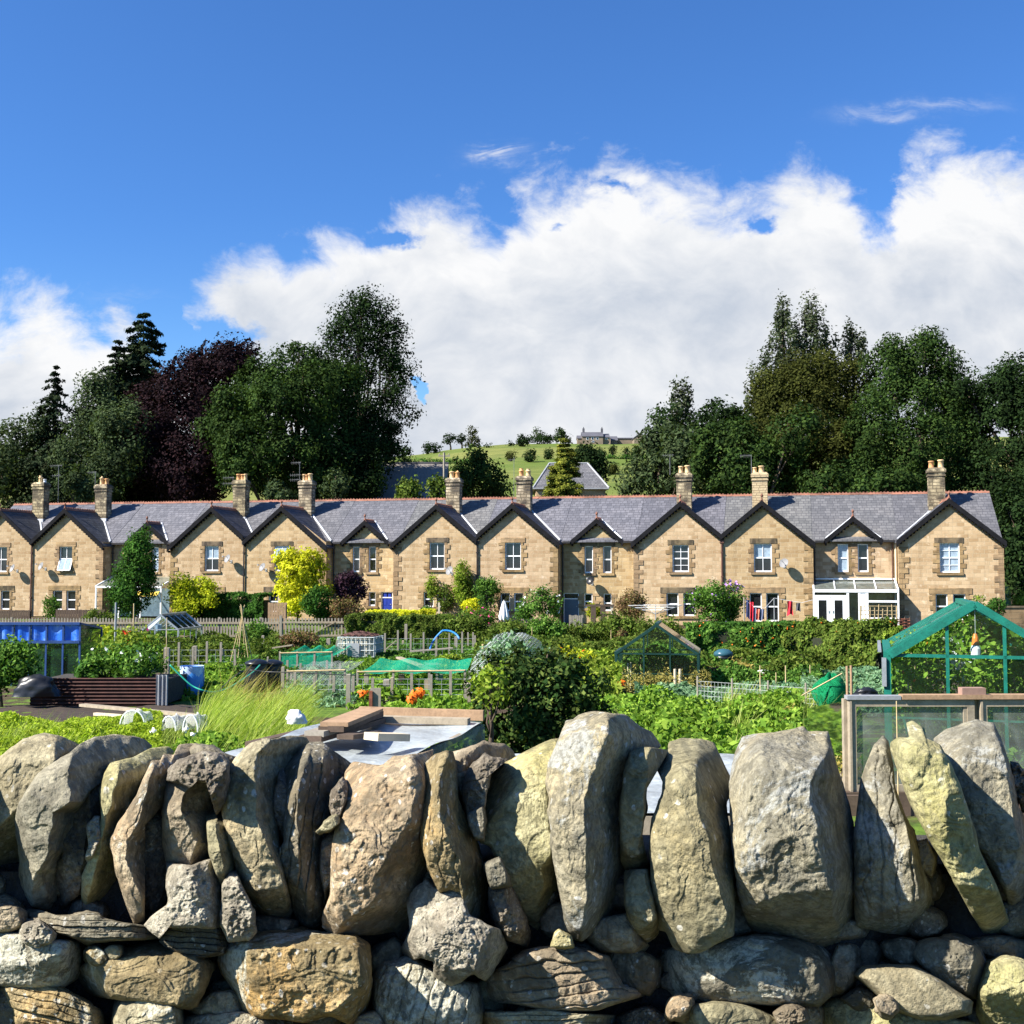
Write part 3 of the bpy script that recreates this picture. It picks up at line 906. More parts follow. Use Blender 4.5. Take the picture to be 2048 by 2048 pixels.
gables = [
 dict(b=(-75, 65), ax=2, up=(-14, 13.5, 1094, 1144), low=[(-26, -6, 1181, 1219), (1, 19, 1181, 1219)], ch=(67, 98, 965), pots=[(-.05, .13, .52, 'potb', 'crown'), (.3, .11, .25, 'white', 'plain')],
      label='stone terraced gabled house cut by the left edge of the photo', left='g', right='g', fl=1, pipeR='pipe'),
 dict(b=(65, 206), ax=132, up=(118, 144, 1093, 1142), low=[(105, 124, 1181, 1220), (132, 151, 1181, 1220)], ch=(192, 223, 969), pots=[(-.15, .13, .55, 'potb', 'cowl'), (.25, .14, .42, 'pot', 'plain')],
      label='stone gabled house with its upstairs lower sash tilted out, second gable from left', left='g', right='r', fl=1, open='low', pipeR='gutter', pale=3),
 dict(b=(342, 489), ax=425, up=(409, 437, 1092, 1142), low=[(395, 413, 1184, 1222), (421, 440, 1184, 1222)], ch=(468, 498, 960), pots=[(-.2, .15, .42, 'pot', 'plain'), (.1, .13, .40, 'pot', 'plain'), (.3, .12, .42, 'potb', 'plain')],
      label='stone gabled house behind the lime green shrub and clipped hedge', left='r', right='g', fl=1, pipeR='gutter', pale=2),
 dict(b=(489, 652), ax=565, up=(549, 579, 1092, 1142), low=[(537, 556, 1184, 1224), (563, 582, 1184, 1224)], ch=(600, 629, 961), pots=[(-.22, .12, .44, 'potb', 'plain'), (0, .12, .40, 'pot', 'plain'), (.22, .15, .48, 'potb', 'plain')],
      label='stone gabled house behind the vivid golden yellow tree', left='g', right='r', fl=1, open='high', pipeR='gutter', pale=2),
 dict(b=(788, 955), ax=874, up=(859, 889, 1085, 1139), low=[(847, 867, 1184, 1214), (874, 896, 1184, 1214)], ch=(892, 925, 956), pots=[(-.15, .16, .44, 'potb', 'plain'), (.22, .14, .45, 'pot', 'cowl')],
      label='stone gabled house with climbing greenery over the lower right of its wall', left='r', right='g', fl=1, pipeR='gutter', dark=1),
 dict(b=(955, 1115), ax=1026, up=(1010, 1042, 1085, 1139), low=[(1001, 1020, 1186, 1222), (1028, 1047, 1186, 1222)], ch=(1032, 1066, 952), pots=[(-.2, .15, .50, 'pot', 'crown'), (.25, .16, .46, 'potb', 'crown')],
      label='stone gabled house with the folded white parasol before its ground floor windows', left='g', right='r', fl=1, pipeR='gutter', dark=0),
 dict(b=(1268, 1444), ax=1362, up=(1345, 1378, 1090, 1144), low=[(1333, 1357, 1186, 1232), (1367, 1391, 1186, 1232)], ch=(1353, 1384, 946), pots=[(-.2, .14, .44, 'potb', 'plain'), (.2, .16, .48, 'potb', 'plain')],
      label='stone gabled house with dark open sash window, behind the rotary washing line', left='r', right='g', fl=0, pipeR='pipe', dark=1, bars=1),
 dict(b=(1444, 1625), ax=1525, up=(1508, 1544, 1087, 1144), low=[(1500, 1524, 1186, 1243), (1533, 1558, 1186, 1243)], ch=(1501, 1538, 945), pots=[(-.3, .12, .34, 'potb', 'plain'), (.1, .16, .42, 'potb', 'plain')],
      label='stone gabled house with washing hung across its tall ground floor windows', left='g', right='r', fl=0, pipeR='gutter', pale=2, chm='chimney_pale'),
 dict(b=(1798, 2006), ax=1899, up=(1880, 1920, 1086, 1145), low=[(1872, 1896, 1188, 1240), (1907, 1932, 1188, 1240)], ch=(1852, 1891, 935.5), pots=[(-.25, .15, .42, 'pot', 'plain'), (.28, .16, .48, 'potb', 'plain')],
      label='stone gabled end house with lace curtained upstairs window at the right end of the terrace', left='r', right='end', fl=2, pipeR=None, pale=1, dark=1, bars=1),
]
M['chimney_pale'] = mat_masonry('repointed_chimney_stone', (0.50, 0.39, 0.24), (0.66, 0.54, 0.36), (0.28, 0.21, 0.13), 0.34, 0.15, stain=(0.3, 0.24, 0.16), stain_amt=0.4, bstr=0.8, msize=0.02)
GRP = 'gabled houses of the stone terrace'
for gi, g in enumerate(gables):
    sA = fac(g['ax'], 1100)[0]
    sL = fac(g['b'][0], 1100)[0] if g['b'][0] > 0 else fac(65, 1100)[0] - 5.3
    sR = fac(g['b'][1], 1100)[0]
    pos = tpos(sA, 0, base_z(sA))
    root = thing('terraced_house', g['label'], 'house', pos, -TA, GRP)
    xl, xr = sL - sA, sR - sA
    apex = 7.20
    ops = [wrect(sA, g['up'])] + [wrect(sA, r) for r in g['low']]
    w = MB()
    e = 0.004
    wall_face(w, xl + e, xr - e, 0, EAVE - 0.1, 0, ops)
    # gable triangle above, tucked under the slopes
    za, zl, zr = apex - 0.12, apex - 0.12 - SLG * abs(xl), apex - 0.12 - SLG * abs(xr)
    w.poly([(xl + e, 0, EAVE - 0.1), (xr - e, 0, EAVE - 0.1)] + ([(xr - e, 0, zr)] if zr > EAVE - .1 else []) + [(0, 0, za)] + ([(xl + e, 0, zl)] if zl > EAVE - .1 else []))
    w.poly([(xl + e, 0, 0), (xl + e, 0, EAVE), (xl + e, DEEP, EAVE), (xl + e, DEEP, 0)])
    w.poly([(xr - e, 0, 0), (xr - e, DEEP, 0), (xr - e, DEEP, EAVE), (xr - e, 0, EAVE)])
    w.poly([(xl + e, DEEP, 0), (xl + e, DEEP, EAVE), (xr - e, DEEP, EAVE), (xr - e, DEEP, 0)])
    if g['right'] == 'end':
        w.poly([(xr - e, RY0, EAVE), (xr - e, DEEP, EAVE), (xr - e, RY1, EAVE + (RY1 - RY0) * RS - .12)])
    w.build('wall', M['stone_wall'], root)
    ovl = 0.16 if g['left'] != 'g' else 0.0
    ovr = 0.16 if g['right'] != 'g' else 0.0
    main_roof(root, xl + 0.001, xr - 0.001 + (0.12 if g['right'] == 'end' else 0))
    rf = gable_roof(root, xl - ovl, xr + ovr, apex, -0.26, 4.1, 3.75)
    if g['fl'] == 1:
        valley(rf, xr, apex - SLG * xr, apex, True)
        valley(rf, xl, apex + SLG * xl, apex, False)
    elif g['fl'] == 2:
        valley(rf, xl, apex + SLG * xl, apex, True)
    ca, _ = X2(sA, g['ch'][0], g['ch'][2], -3.4)
    cb, _ = X2(sA, g['ch'][1], g['ch'][2], -3.4)
    _, ct = X2(sA, (g['ch'][0] + g['ch'][1]) / 2, g['ch'][2], -3.4)
    cx = (ca + cb) / 2
    chimney(rf, cx, 3.4, ct, 0.90, None, gi, g['pots'], g.get('chm', 'chimney'))
    window(root, 0, *ops[0], cols=2, rail=0.5, pale=g.get('pale', 0), opened=g.get('open'), bars=g.get('bars', 0))
    surround(root, 0, *ops[0], seed=gi * 3 + 1, dark=g.get('dark', 0))
    for k, o in enumerate(ops[1:]):
        window(root, 0, *o, cols=1, rail=0.52, pale=0)
        surround(root, 0, *o, seed=gi * 3 + 2 + k, left=(k == 0), right=(k == 1), lint=False)
    a, b = ops[1], ops[2]
    MB().box(a[0] - .35, b[1] + .35, -.035, .05, a[3] + .006, a[3] + .33).build('lintel', M['lintel'] if gi % 3 == 0 else M['quoin'], root)
    MB().box(a[1] + .004, b[0] - .004, -.02, .10, a[2] + .01, a[3] - .002).build('mullion', M['stone_wall'], root)
    for sd_, xq_, on in ((-1, xr, g['right'] != 'g'), (1, xl, g['left'] != 'g')):
        if on:
            q = MB()
            quoin_stack(q, xq_, 0, sd_, 0.1, EAVE - .35, gi + 60 + sd_ * 10)
            q.build('corner_quoins', M['quoin'], root)
    if g['pipeR']:
        yq = -.08 if g['right'] == 'g' else 0.95
        xq = xr if g['right'] == 'g' else xr + .12
        pm = MB()
        pm.tube([(xq, yq, 0.05), (xq, yq, EAVE - .15)], 0.048 if g['pipeR'] != 'pipe' else 0.055, 8)
        pm.box(xq - .12, xq + .12, yq - .08, yq + .08, EAVE - .22, EAVE - .02)
        for zz in (1.2, 2.8, 4.2):
            pm.box(xq - .07, xq + .07, yq - .06, yq + .06, zz, zz + .06)
        pm.build('downpipe', M[g['pipeR']], root)
recs = [
 dict(b=(206, 342), ax=293, win=[(267, 282, 1094, 1144), (303, 317, 1094, 1144)], pale=[1, 1], label='recessed stone house with small dormer half hidden by the slim green tree', low=[], door=None),
 dict(b=(652, 788), ax=729, win=[(705, 719, 1093, 1144), (737, 752, 1093, 1144)], pale=[0, 0], label='recessed stone house with a royal blue front door, beside the purple shrub', low=[(737, 751, 1184, 1212)], door=(762, 785, 1184, 1231, 'door_blue')),
 dict(b=(1115, 1268), ax=1193, win=[(1169, 1186, 1092, 1146), (1206, 1223, 1092, 1146)], pale=[0, 0], label='recessed stone house with a grey blue door and a dark dish under its windows', low=[(1168, 1185, 1187, 1216), (1207, 1223, 1187, 1222)], door=(1127, 1158, 1186, 1236, 'door_grey')),
 dict(b=(1625, 1798), ax=1706, win=[(1676, 1697, 1088, 1144), (1716, 1737, 1088, 1144)], pale=[1, 0], label='recessed stone house behind the white conservatory', low=[], door=None),
]
RN = -1.1
for gi, g in enumerate(recs):
    sA = fac(g['ax'], 1043, RN + .3)[0]
    sL, sR = fac(g['b'][0], 1100)[0], fac(g['b'][1], 1100)[0]
    root = thing('terraced_house', g['label'], 'house', tpos(sA, 0, base_z(sA)), -TA, 'recessed houses of the stone terrace')
    xl, xr = sL - sA, sR - sA
    ops = [wrect(sA, r, RN) for r in g['win']] + [wrect(sA, r, RN) for r in g['low']]
    dr = g['door']
    if dr:
        o = wrect(sA, dr[:4], RN)
        o = (o[0], o[1], 0.02, o[3])
        ops.append(o)
    y = -RN
    w = MB()
    wall_face(w, xl, xr, 0, EAVE - .12, y, ops)
    apex = 6.30
    hw = 1.52
    w.poly([(-hw, y - .001, EAVE - .13), (hw, y - .001, EAVE - .13), (0, y - .001, apex - .12)])
    w.build('wall', M['stone_wall'], root)
    MB().poly([(xl, DEEP, 0), (xl, DEEP, EAVE), (xr, DEEP, EAVE), (xr, DEEP, 0)]).build('rear_wall', M['stone_wall'], root)
    main_roof(root, xl + .001, xr - .001)
    rf = gable_roof(root, -hw - .08, hw + .08, apex, y - .28, y + 1.7, y + 1.35)
    valley(rf, hw, apex - SLG * hw, apex, True)
    valley(rf, -hw, apex - SLG * hw, apex, gi == 3)
    for a, b in ((xl + .16, -hw - .1), (hw + .1, xr - .16)):
        if b > a:
            MB().box(a, b, RY0 - .12, RY0 + .02, EAVE - .16, EAVE - .04).build('gutter', M['gutter'], root)
    for k, o in enumerate(ops[:2]):
        window(root, y, *o, cols=1, rail=0.5, pale=g['pale'][k])
        surround(root, y, *o, seed=gi * 5 + k + 90, dark=(gi == 2), left=True, right=True)
    for k, o in enumerate(ops[2:2 + len(g['low'])]):
        window(root, y, *o, cols=1, rail=0.45)
        surround(root, y, *o, seed=gi * 5 + k + 120, lint=False)
    if dr:
        o = ops[-1]
        fz = o[3] - .35
        d = MB().box(o[0] + .05, o[1] - .05, y + .1, y + .15, o[2], fz - .03).build('door', M[dr[4]], root)
        f = MB().box(o[0], o[0] + .05, y + .06, y + .16, o[2], o[3]).box(o[1] - .05, o[1], y + .06, y + .16, o[2], o[3]).box(o[0] + .05, o[1] - .05, y + .06, y + .16, o[3] - .05, o[3]).box(o[0] + .05, o[1] - .05, y + .06, y + .16, fz - .03, fz + .03)
        f.build('door_frame', M['white'], d)
        MB().box(o[0] + .05, o[1] - .05, y + .12, y + .13, fz + .03, o[3] - .05).build('fanlight', M['pane'], d)
        MB().tube([(o[1] - .16, y + .06, 1.0), (o[1] - .16, y + .1, 1.0)], .03, 8).build('handle', M['grey_metal'], d)
        pn = MB()
        w_ = (o[1] - o[0] - .1)
        if dr[4] == 'door_blue':
            for px in (.14, .56):
                for (z0_, z1_) in ((.15, .8), (.95, 1.75)):
                    pn.box(o[0] + .05 + px * w_, o[0] + .05 + (px + .30) * w_, y + .085, y + .1, z0_, z1_)
            pn.build('door_panels', M[dr[4]], d)
    if gi == 3:
        MB().tube([(xr - .1, y - .06, .1), (xr - .1, y - .06, EAVE - .2)], .06, 8).build('downpipe', M['creampipe'], root)
        MB().tube([(xr - .28, y - .06, .1), (xr - .28, y - .06, EAVE - .2)], .035, 8).build('downpipe', M['pipe'], root)
# roof end finial, right end
# ------------------------------------------------------------------ conservatory
s0, s1 = fac(1625, 1250, -0.2)[0], fac(1797, 1250, -0.2)[0]
sc_ = (s0 + s1) / 2
cr = thing('conservatory', 'white framed lean-to conservatory with double doors against the recessed wall', 'conservatory', tpos(sc_, 0, base_z(sc_)), -TA)
hw = (s1 - s0) / 2 - .03
yf, yb = -0.9, 1.08
zt, ze = 2.62, 2.12
f = MB()
t = .09
def zr_(y): return ze + (zt - ze) * (y - yf) / (yb - yf)
for x in (-hw, hw - t):
    f.box(x, x + t, yf, yf + t, 0, ze)
    f.box(x, x + t, yb - t, yb, 0, zt - .04)
    f.hexa([(x, yf, ze - .02), (x + t, yf, ze - .02), (x + t, yb, zt - .02), (x, yb, zt - .02), (x, yf, ze + .07), (x + t, yf, ze + .07), (x + t, yb, zt + .07), (x, yb, zt + .07)])
f.box(-hw + t, hw - t, yf - .02, yf + t, ze - .12, ze + .05)
f.box(-hw + t, hw - t, yf + .01, yf + t, 0, .12)
xs_ = [-hw + t + (2 * hw - 2 * t) * k / 4 for k in range(1, 4)]
for x in xs_:
    f.hexa([(x - .03, yf, ze + .051), (x + .03, yf, ze + .051), (x + .03, yb, zt), (x - .03, yb, zt), (x - .03, yf, ze + .12), (x + .03, yf, ze + .12), (x + .03, yb, zt + .07), (x - .03, yb, zt + .07)])
f.box(-hw, hw, yb - .06, yb + .02, zt + .08, zt + .16)
xd0, xd1 = -hw + t, -hw + t + 1.72
for x in (xd1, xd1 + .62, -hw + t + 2.75):
    f.box(x, x + .13, yf + .01, yf + t - .01, .12, ze - .12)
f.box(xd0, xd1, yf + .01, yf + t - .01, 1.72, 1.84)
f.box(-hw + t + 2.88, hw - t, yf + .01, yf + t - .01, 1.45, 1.56)
f.box(-hw + t + 2.88, hw - t, yf + .01, yf + t - .01, .12, .62)
f.box(xd1 + .75, -hw + t + 2.75, yf + .03, yf + t - .02, .12, ze - .12)
f.build('frame', M['white'], cr)
for k in range(2):
    a = xd0 + k * .86 + .01
    b = a + .84
    d = MB()
    for (p, q, r_, s_) in ((a, a + .2, .13, 1.7), (b - .2, b, .13, 1.7), (a + .2, b - .2, .13, .32), (a + .2, b - .2, 1.56, 1.7)):
        d.box(p, q, yf + .0, yf + .07, r_, s_)
    dd = d.build('door', M['white'], cr)
    MB().box(a + .2, b - .2, yf + .03, yf + .04, .32, 1.56).build('pane', M['pane'], dd)
    MB().box(b - .12 if k == 0 else a + .08, b - .08 if k == 0 else a + .12, yf - .04, yf - .001, .85, 1.0).build('handle', M['grey_metal'], dd)
gl = MB()
gl.box(xd0, xd1, yf + .04, yf + .05, 1.84, ze - .12)
gl.box(xd1 + .13, xd1 + .62, yf + .04, yf + .05, .12, ze - .12)
gl.box(-hw + t + 2.88, hw - t, yf + .04, yf + .05, .62, 1.45)
gl.box(-hw + t + 2.88, hw - t, yf + .04, yf + .05, 1.56, ze - .12)
gl.build('window_glass', M['glass'], cr)
MB().poly([(-hw + t, yf + .05, ze + .06), (hw - t, yf + .05, ze + .06), (hw - t, yb, zt + .02), (-hw + t, yb, zt + .02)]).build('roof_glass', M['dirtyglass'], cr)
# a second glazed lean-to behind the slim tree on the left
s0, s1 = fac(204, 1240, 0)[0], fac(338, 1240, 0)[0]
sc_ = (s0 + s1) / 2
cr = thing('garden_room', 'white posted lean-to with yellow awning behind the slim green tree', 'conservatory', tpos(sc_, 0, base_z(sc_)), -TA)
hw = (s1 - s0) / 2 - .05
f = MB()
for x in (-hw, -hw * .3, hw * .35, hw - .09):
    f.box(x, x + .09, -.9, -.81, 0, 1.95)
f.box(-hw, hw, -.92, -.8, 1.95, 2.07)
for x in (-hw, 0, hw - .07):
    f.hexa([(x, -.9, 2.0), (x + .07, -.9, 2.0), (x + .07, 1.05, 2.65), (x, 1.05, 2.65), (x, -.9, 2.1), (x + .07, -.9, 2.1), (x + .07, 1.05, 2.75), (x, 1.05, 2.75)])
f.build('frame', M['white'], cr)
MB().poly([(-hw + .1, -.85, 2.04), (hw - .1, -.85, 2.04), (hw - .1, 1.05, 2.68), (-hw + .1, 1.05, 2.68)]).build('roof_glass', M['dirtyglass'], cr)
M['awning'] = mat_plain('yellow_awning', (0.72, 0.50, 0.06), 0.8, 0.15)
MB().grid(lambda u, v: (hw * .3 + u * 1.6, -.95 - .25 * v, 1.75 - .25 * v - .10 * math.sin(u * math.pi)), 10, 3).build('awning', M['awning'], cr)
MB().box(-hw + .1, hw - .1, .98, 1.04, .05, 1.9).build('rear_glazing', M['pane_pale'], cr)
# ------------------------------------------------------------------ dishes and aerials
def dish(x, y, label, n0=0.0, mk='dish', r=.28):
    s, z, _ = fac(x, y, n0 + .45)
    o = thing('satellite_dish', label, 'satellite dish', tpos(s, n0, z), -TA, 'satellite dishes on the terrace')
    d = MB()
    # shallow bowl facing out and a little left and up
    ax = Vector((-.45, -.8, .38)).normalized()
    a = ax.orthogonal().normalized()
    b = ax.cross(a)
    c = Vector((0, -.42, 0))
    d.grid(lambda u, v: c + ax * (.09 * (u * u)) + (a * math.cos(v * 2 * math.pi) + b * math.sin(v * 2 * math.pi)) * r * u, 6, 20)
    d.grid(lambda u, v: c - ax * .012 + ax * (.09 * (u * u)) + (a * math.cos(v * 2 * math.pi) + b * math.sin(v * 2 * math.pi)) * r * u, 6, 20)
    d.build('bowl', M[mk], o, True)
    MB().tube([(0, -.02, -.16), (0, -.24, -.16), (0, -.40, -.02)], .022, 6).box(-.07, .07, -.02, -.001, -.26, -.06).build('bracket', M['grey_metal'], o)
    m = MB().tube([tuple(c + b * -r * .9), tuple(c + ax * .42 - b * .02)], .012, 6)
    e = c + ax * .42
    m.box(e.x - .04, e.x + .04, e.y - .05, e.y + .05, e.z - .04, e.z + .04)
    m.build('feed_arm', M['grey_metal'], o)
for a in [(26, 1137, 'grey satellite dish on the leftmost house, left of its brown downpipe'), (83, 1133, 'grey satellite dish left of the tilted open sash window'),
          (456, 1118, 'pale satellite dish on the wall behind the lime green shrub'), (526, 1135, 'grey satellite dish left of the golden yellow tree'),
          (900, 1142, 'satellite dish low beside a window sill above the climbing greenery'), (1569, 1127, 'large pale satellite dish above the hanging red cloth'),
          (1182, 1162, 'black satellite dish under the paired windows of the recessed house', RN, 'black')]:
    dish(*a)
def aerial(x, ytop, ybot, n0, label, arms, d2=0):
    s, zb, t = fac(x, ybot, n0)
    _, zt_, _ = fac(x, ytop, n0)
    o = thing('tv_aerial', label, 'tv aerial', tpos(s, n0, zb), -TA, 'television aerials on the chimneys')
    MB().tube([(0, 0, 0), (0, 0, zt_ - zb)], .016, 6).build('mast', M['aerial'], o)
    m = MB()
    for (fz, x0, x1, k) in arms:
        z = (zt_ - zb) * fz
        x0, x1 = x0 * .8, x1 * .8
        m.tube([(x0, 0, z), (x1, 0, z + .03)], .010, 5)
        for i in range(k):
            xx = x0 + (x1 - x0) * (i + .5) / k
            m.tube([(xx, -.22, z), (xx, .22, z)], .007, 4)
            m.tube([(xx, 0, z - .1), (xx, 0, z + .1)], .006, 4)
    m.tube([(.0, -.03, (zt_ - zb) * min(q[0] for q in arms)), (0, -.03, (zt_ - zb) * max(q[0] for q in arms))], .01, 4)
    m.build('antenna', M['aerial'], o)
for a in [(116, 930, 1006, -3.6, 'aerial on tall dark mast right of the leftmost chimney', [(.98, -.9, .35, 6), (.72, -.7, .2, 5)]),
          (190, 944, 985, -3.4, 'single aerial left of the second chimney from the left', [(.98, -.8, .1, 6)]),
          (466, 955, 985, -3.2, 'double aerial on the left of the chimney above the lime green shrub', [(.98, -.95, .1, 7), (.6, -1.0, .1, 7)]),
          (599, 925, 985, -3.2, 'three tiered aerial left of the darkest chimney', [(.99, -.8, .1, 6), (.58, -.9, .1, 6), (.42, -.9, .1, 6)]),
          (1028, 914, 1000, -3.8, 'bare aerial mast left of the chimney nearest the golden conifer', [(.93, -.5, .1, 4)]),
          (1340, 910, 950, -3.4, 'thin aerial over the chimney with two buff pots', [(.98, -.6, .3, 5)]),
          (1503, 911, 950, -3.3, 'long horizontal aerial left of the repointed pale chimney', [(.98, -.85, .05, 9)])]:
    aerial(*a)
# ------------------------------------------------------------------ foliage
def leafmesh(name, pts, nrm, size, mat, parent=None, aspect=0.55, droop=None):
    """one leaf = one four-cornered blade"""
    n = len(pts)
    nrm = nrm / (np.linalg.norm(nrm, axis=1, keepdims=True) + 1e-9)
    r = rng.normal(size=(n, 3))
    if droop is not None:
        r = r * droop[0] + np.array(droop[1])
    t = r - nrm * (r * nrm).sum(1, keepdims=True)
    t /= (np.linalg.norm(t, axis=1, keepdims=True) + 1e-9)
    b = np.cross(nrm, t)
    s = size[:, None] if isinstance(size, np.ndarray) else size
    L, W = t * s * .5, b * s * .5 * aspect
    v = np.stack([pts - L, pts + W - L * .1, pts + L, pts - W - L * .1], 1).reshape(-1, 3)
    f = np.arange(4 * n).reshape(n, 4)
    return npmesh(name, v, f, mat, parent)
def crown_points(blobs, cr, cover, leaf, stretch=(1, 1, 1), shell=0.55, spread=1.0, rnd=0.5, bottom=True):
    """blobs: (centre, radii). clusters of leaves on and in every blob"""
    P_, N_, S_ = [], [], []
    for (c, rr) in blobs:
        c = np.array(c)
        rr = np.array(rr)
        area = math.pi * rr[0] * rr[2]
        nleaf = int(cover * area / (leaf * leaf * 0.3))
        k = max(4, int(2.6 * area / (cr * cr)))
        d = rng.normal(size=(k, 3))
        d /= np.linalg.norm(d, axis=1, keepdims=True)
        rad_ = shell + (1 - shell) * rng.random(k) ** .6
        cen = c + d * rr * rad_[:, None]
        per = rng.random(k) ** 0.5 + .3
        idx = rng.choice(k, nleaf, p=per / per.sum())
        off = rng.normal(size=(nleaf, 3))
        rad2 = rng.random(nleaf) ** .45
        off = off / np.linalg.norm(off, axis=1, keepdims=True) * rad2[:, None] * cr * spread * (0.6 + .8 * rng.random(k))[idx][:, None] * np.array(stretch)
        p = cen[idx] + off
        out = off / cr * 0.9 + d[idx] * 0.9 + np.array([0, 0, .35])
        nn = out / (np.linalg.norm(out, axis=1, keepdims=True) + 1e-9) + rng.normal(size=(nleaf, 3)) * rnd
        P_.append(p)
        N_.append(nn)
    P_ = np.concatenate(P_)
    N_ = np.concatenate(N_)
    return P_, N_, leaf * (0.65 + .7 * rng.random(len(P_)))
def pxblob(x0, x1, y0, y1, d, dep=0.8, dd=0.0):
    a, b = P(x0, y1, d + dd), P(x1, y0, d + dd)
    rx, rz = abs(b.x - a.x) / 2, abs(b.z - a.z) / 2
    return ((a.x + b.x) / 2, d + dd, (a.z + b.z) / 2), (rx, max(rx * dep, rz * .5 * dep), rz)
def auto(x0, x1, y0, y1, k, seed, d, fill=True, lump=0.42):
    """break a photo-space box into overlapping rounded masses"""
    r = random.Random(seed)
    w, h = x1 - x0, y1 - y0
    out = []
    if fill:
        out.append(pxblob(x0 + w * .12, x1 - w * .12, y0 + h * .12, y1, d, .8))
    for i in range(k):
        bw, bh = w * r.uniform(lump * .7, lump * 1.15), h * r.uniform(lump * .7, lump * 1.1)
        t = r.uniform(0, math.pi * 2)
        cx = (x0 + x1) / 2 + math.cos(t) * (w - bw) / 2 * r.uniform(.7, 1)
        cy = (y0 + y1) / 2 + math.sin(t) * (h - bh) / 2 * r.uniform(.7, 1)
        depth = abs(P(x1, y0, d).x - P(x0, y0, d).x)
        out.append(pxblob(cx - bw / 2, cx + bw / 2, cy - bh / 2, cy + bh / 2, d, .9, r.uniform(-.42, .15) * depth))
    return out
def limb(mb, p, q, r0, r1, n=6, wob=0.06):
    p, q = Vector(p), Vector(q)
    L = (q - p).length
    pts = [p.lerp(q, t) + Vector((R.uniform(-1, 1), R.uniform(-1, 1), 0)) * L * wob * math.sin(math.pi * t) for t in (0, .25, .5, .75, 1)]
    mb.tube(pts, [r0 + (r1 - r0) * t for t in (0, .25, .5, .75, 1)], n)
def tree(name, label, cat, blobs, base, leaf, mk, cr=.8, cover=5.0, trunk=None, group=None, stretch=(1, 1, 1), shell=.55, limbs=7, bark='bark', extra=None, aspect=.6, rnd=.5, petals=None, spread=1.0):
    base = Vector(base)
    o = thing(name, label, cat, base, 0, group)
    bl = [((c[0] - base.x, c[1] - base.y, c[2] - base.z), r) for c, r in blobs]
    p, n, s = crown_points(bl, cr, cover, leaf, stretch, shell, rnd=rnd, spread=spread)
    keep = p[:, 2] > 0.02
    leafmesh('crown' if trunk is not None else 'foliage', p[keep], n[keep], s[keep], LEAF[mk] if isinstance(mk, str) else mk, o, aspect)
    top = max(c[2] for c, r in bl)
    mb = MB()
    tr = trunk if trunk else 0.04 * max(1, top * .5)
    main = Vector((R.uniform(-.1, .1), R.uniform(-.1, .1), 0))
    tip = max(bl, key=lambda q: q[0][2])[0]
    limb(mb, (0, 0, -.05), (tip[0] * .9, tip[1] * .9, tip[2]), tr, tr * .2, 8, .02)
    big = sorted(bl, key=lambda q: -q[1][0] * q[1][2])[:limbs]
    for c, r in big:
        st = min(.75, max(.12, (c[2] - r[2] * .6) / max(top, .1) * .6))
        s0 = Vector((tip[0] * .9 * st, tip[1] * .9 * st, tip[2] * st))
        limb(mb, s0, c, tr * .5 * (1 - st * .5), tr * .08, 6)
        cc = Vector(c)
        for j in range(3):
            e = cc + Vector((R.uniform(-1, 1) * r[0], R.uniform(-1, 1) * r[1], R.uniform(-.2, .9) * r[2])) * .8
            limb(mb, s0.lerp(cc, .7), e, tr * .14, tr * .03, 5)
    mb.build('trunk' if trunk is not None else 'stems', M[bark], o, True)
    if petals:
        col, cnt, sz = petals
        idx = rng.choice(len(p), cnt)
        pp = p[idx] + np.array([0, -.04, .03]) + rng.normal(size=(cnt, 3)) * .02
        q = []
        for k in range(4):
            q.append(pp + rng.normal(size=(cnt, 3)) * sz * .3)
        q = np.concatenate(q)
        leafmesh('flowers', q, rng.normal(size=q.shape) + np.array([0, -1, .4]), np.full(len(q), sz), PET[col], o, .8)
    return o
def conifer(name, label, x, ytop, ybase, halfw, d, leaf, mk, base_z_, dens=1.25, lean=0.0, droop=.25, group=None, gap=0.0, pw=.85):
    """tiers of drooping boughs round a straight stem"""
    top = P(x, ytop, d)
    o = thing(name, label, 'tree', (top.x, d, base_z_), 0, group)
    H = top.z - base_z_
    zb = P(x, ybase, d).z - base_z_
    Rm = halfw / F * d
    pts, nr = [], []
    mb = MB().tube([(0, 0, -.05), (0, 0, H * .5), (0, 0, H * .97)], [H * .016, H * .010, .02], 8)
    z = zb
    while z < H * .985:
        f = (H - z) / (H - zb)
        Rr = Rm * f ** pw
        k = max(3, int((4 + 7 * f)))
        for i in range(k):
            if R.random() < gap:
                continue
            a = R.uniform(0, 2 * math.pi)
            L = Rr * R.uniform(.6, 1.12)
            dirv = Vector((math.cos(a), math.sin(a), 0))
            end = dirv * L + Vector((0, 0, z - droop * L + R.uniform(-.1, .1)))
            st = Vector((0, 0, z))
            mid = st.lerp(end, .55) + Vector((0, 0, .10 * L))
            mb.tube([st, mid, end], [.03 + .012 * L, .02, .006], 4, False)
            m = int((14 + 60 * L) * dens * (0.3 / leaf) ** 1.2)
            t = rng.random(m) ** .7
            base = np.outer((1 - t) ** 2, st) + np.outer(2 * t * (1 - t), mid) + np.outer(t * t, end)
            w = (0.10 + .24 * L * (1 - .55 * t)) * .9
            off = rng.normal(size=(m, 3)) * w[:, None] * np.array([.6, .6, .35])
            pts.append(base + off)
            nr.append(off * 1.2 + np.array([dirv.x * .5, dirv.y * .5, .8]) + rng.normal(size=(m, 3)) * .5)
        z += H * .022 + .06
    p = np.concatenate(pts)
    n = np.concatenate(nr)
    leafmesh('crown', p, n, leaf * (.6 + .8 * rng.random(len(p))), LEAF[mk], o, .45)
    mb.build('trunk', M['bark'], o)
    return o
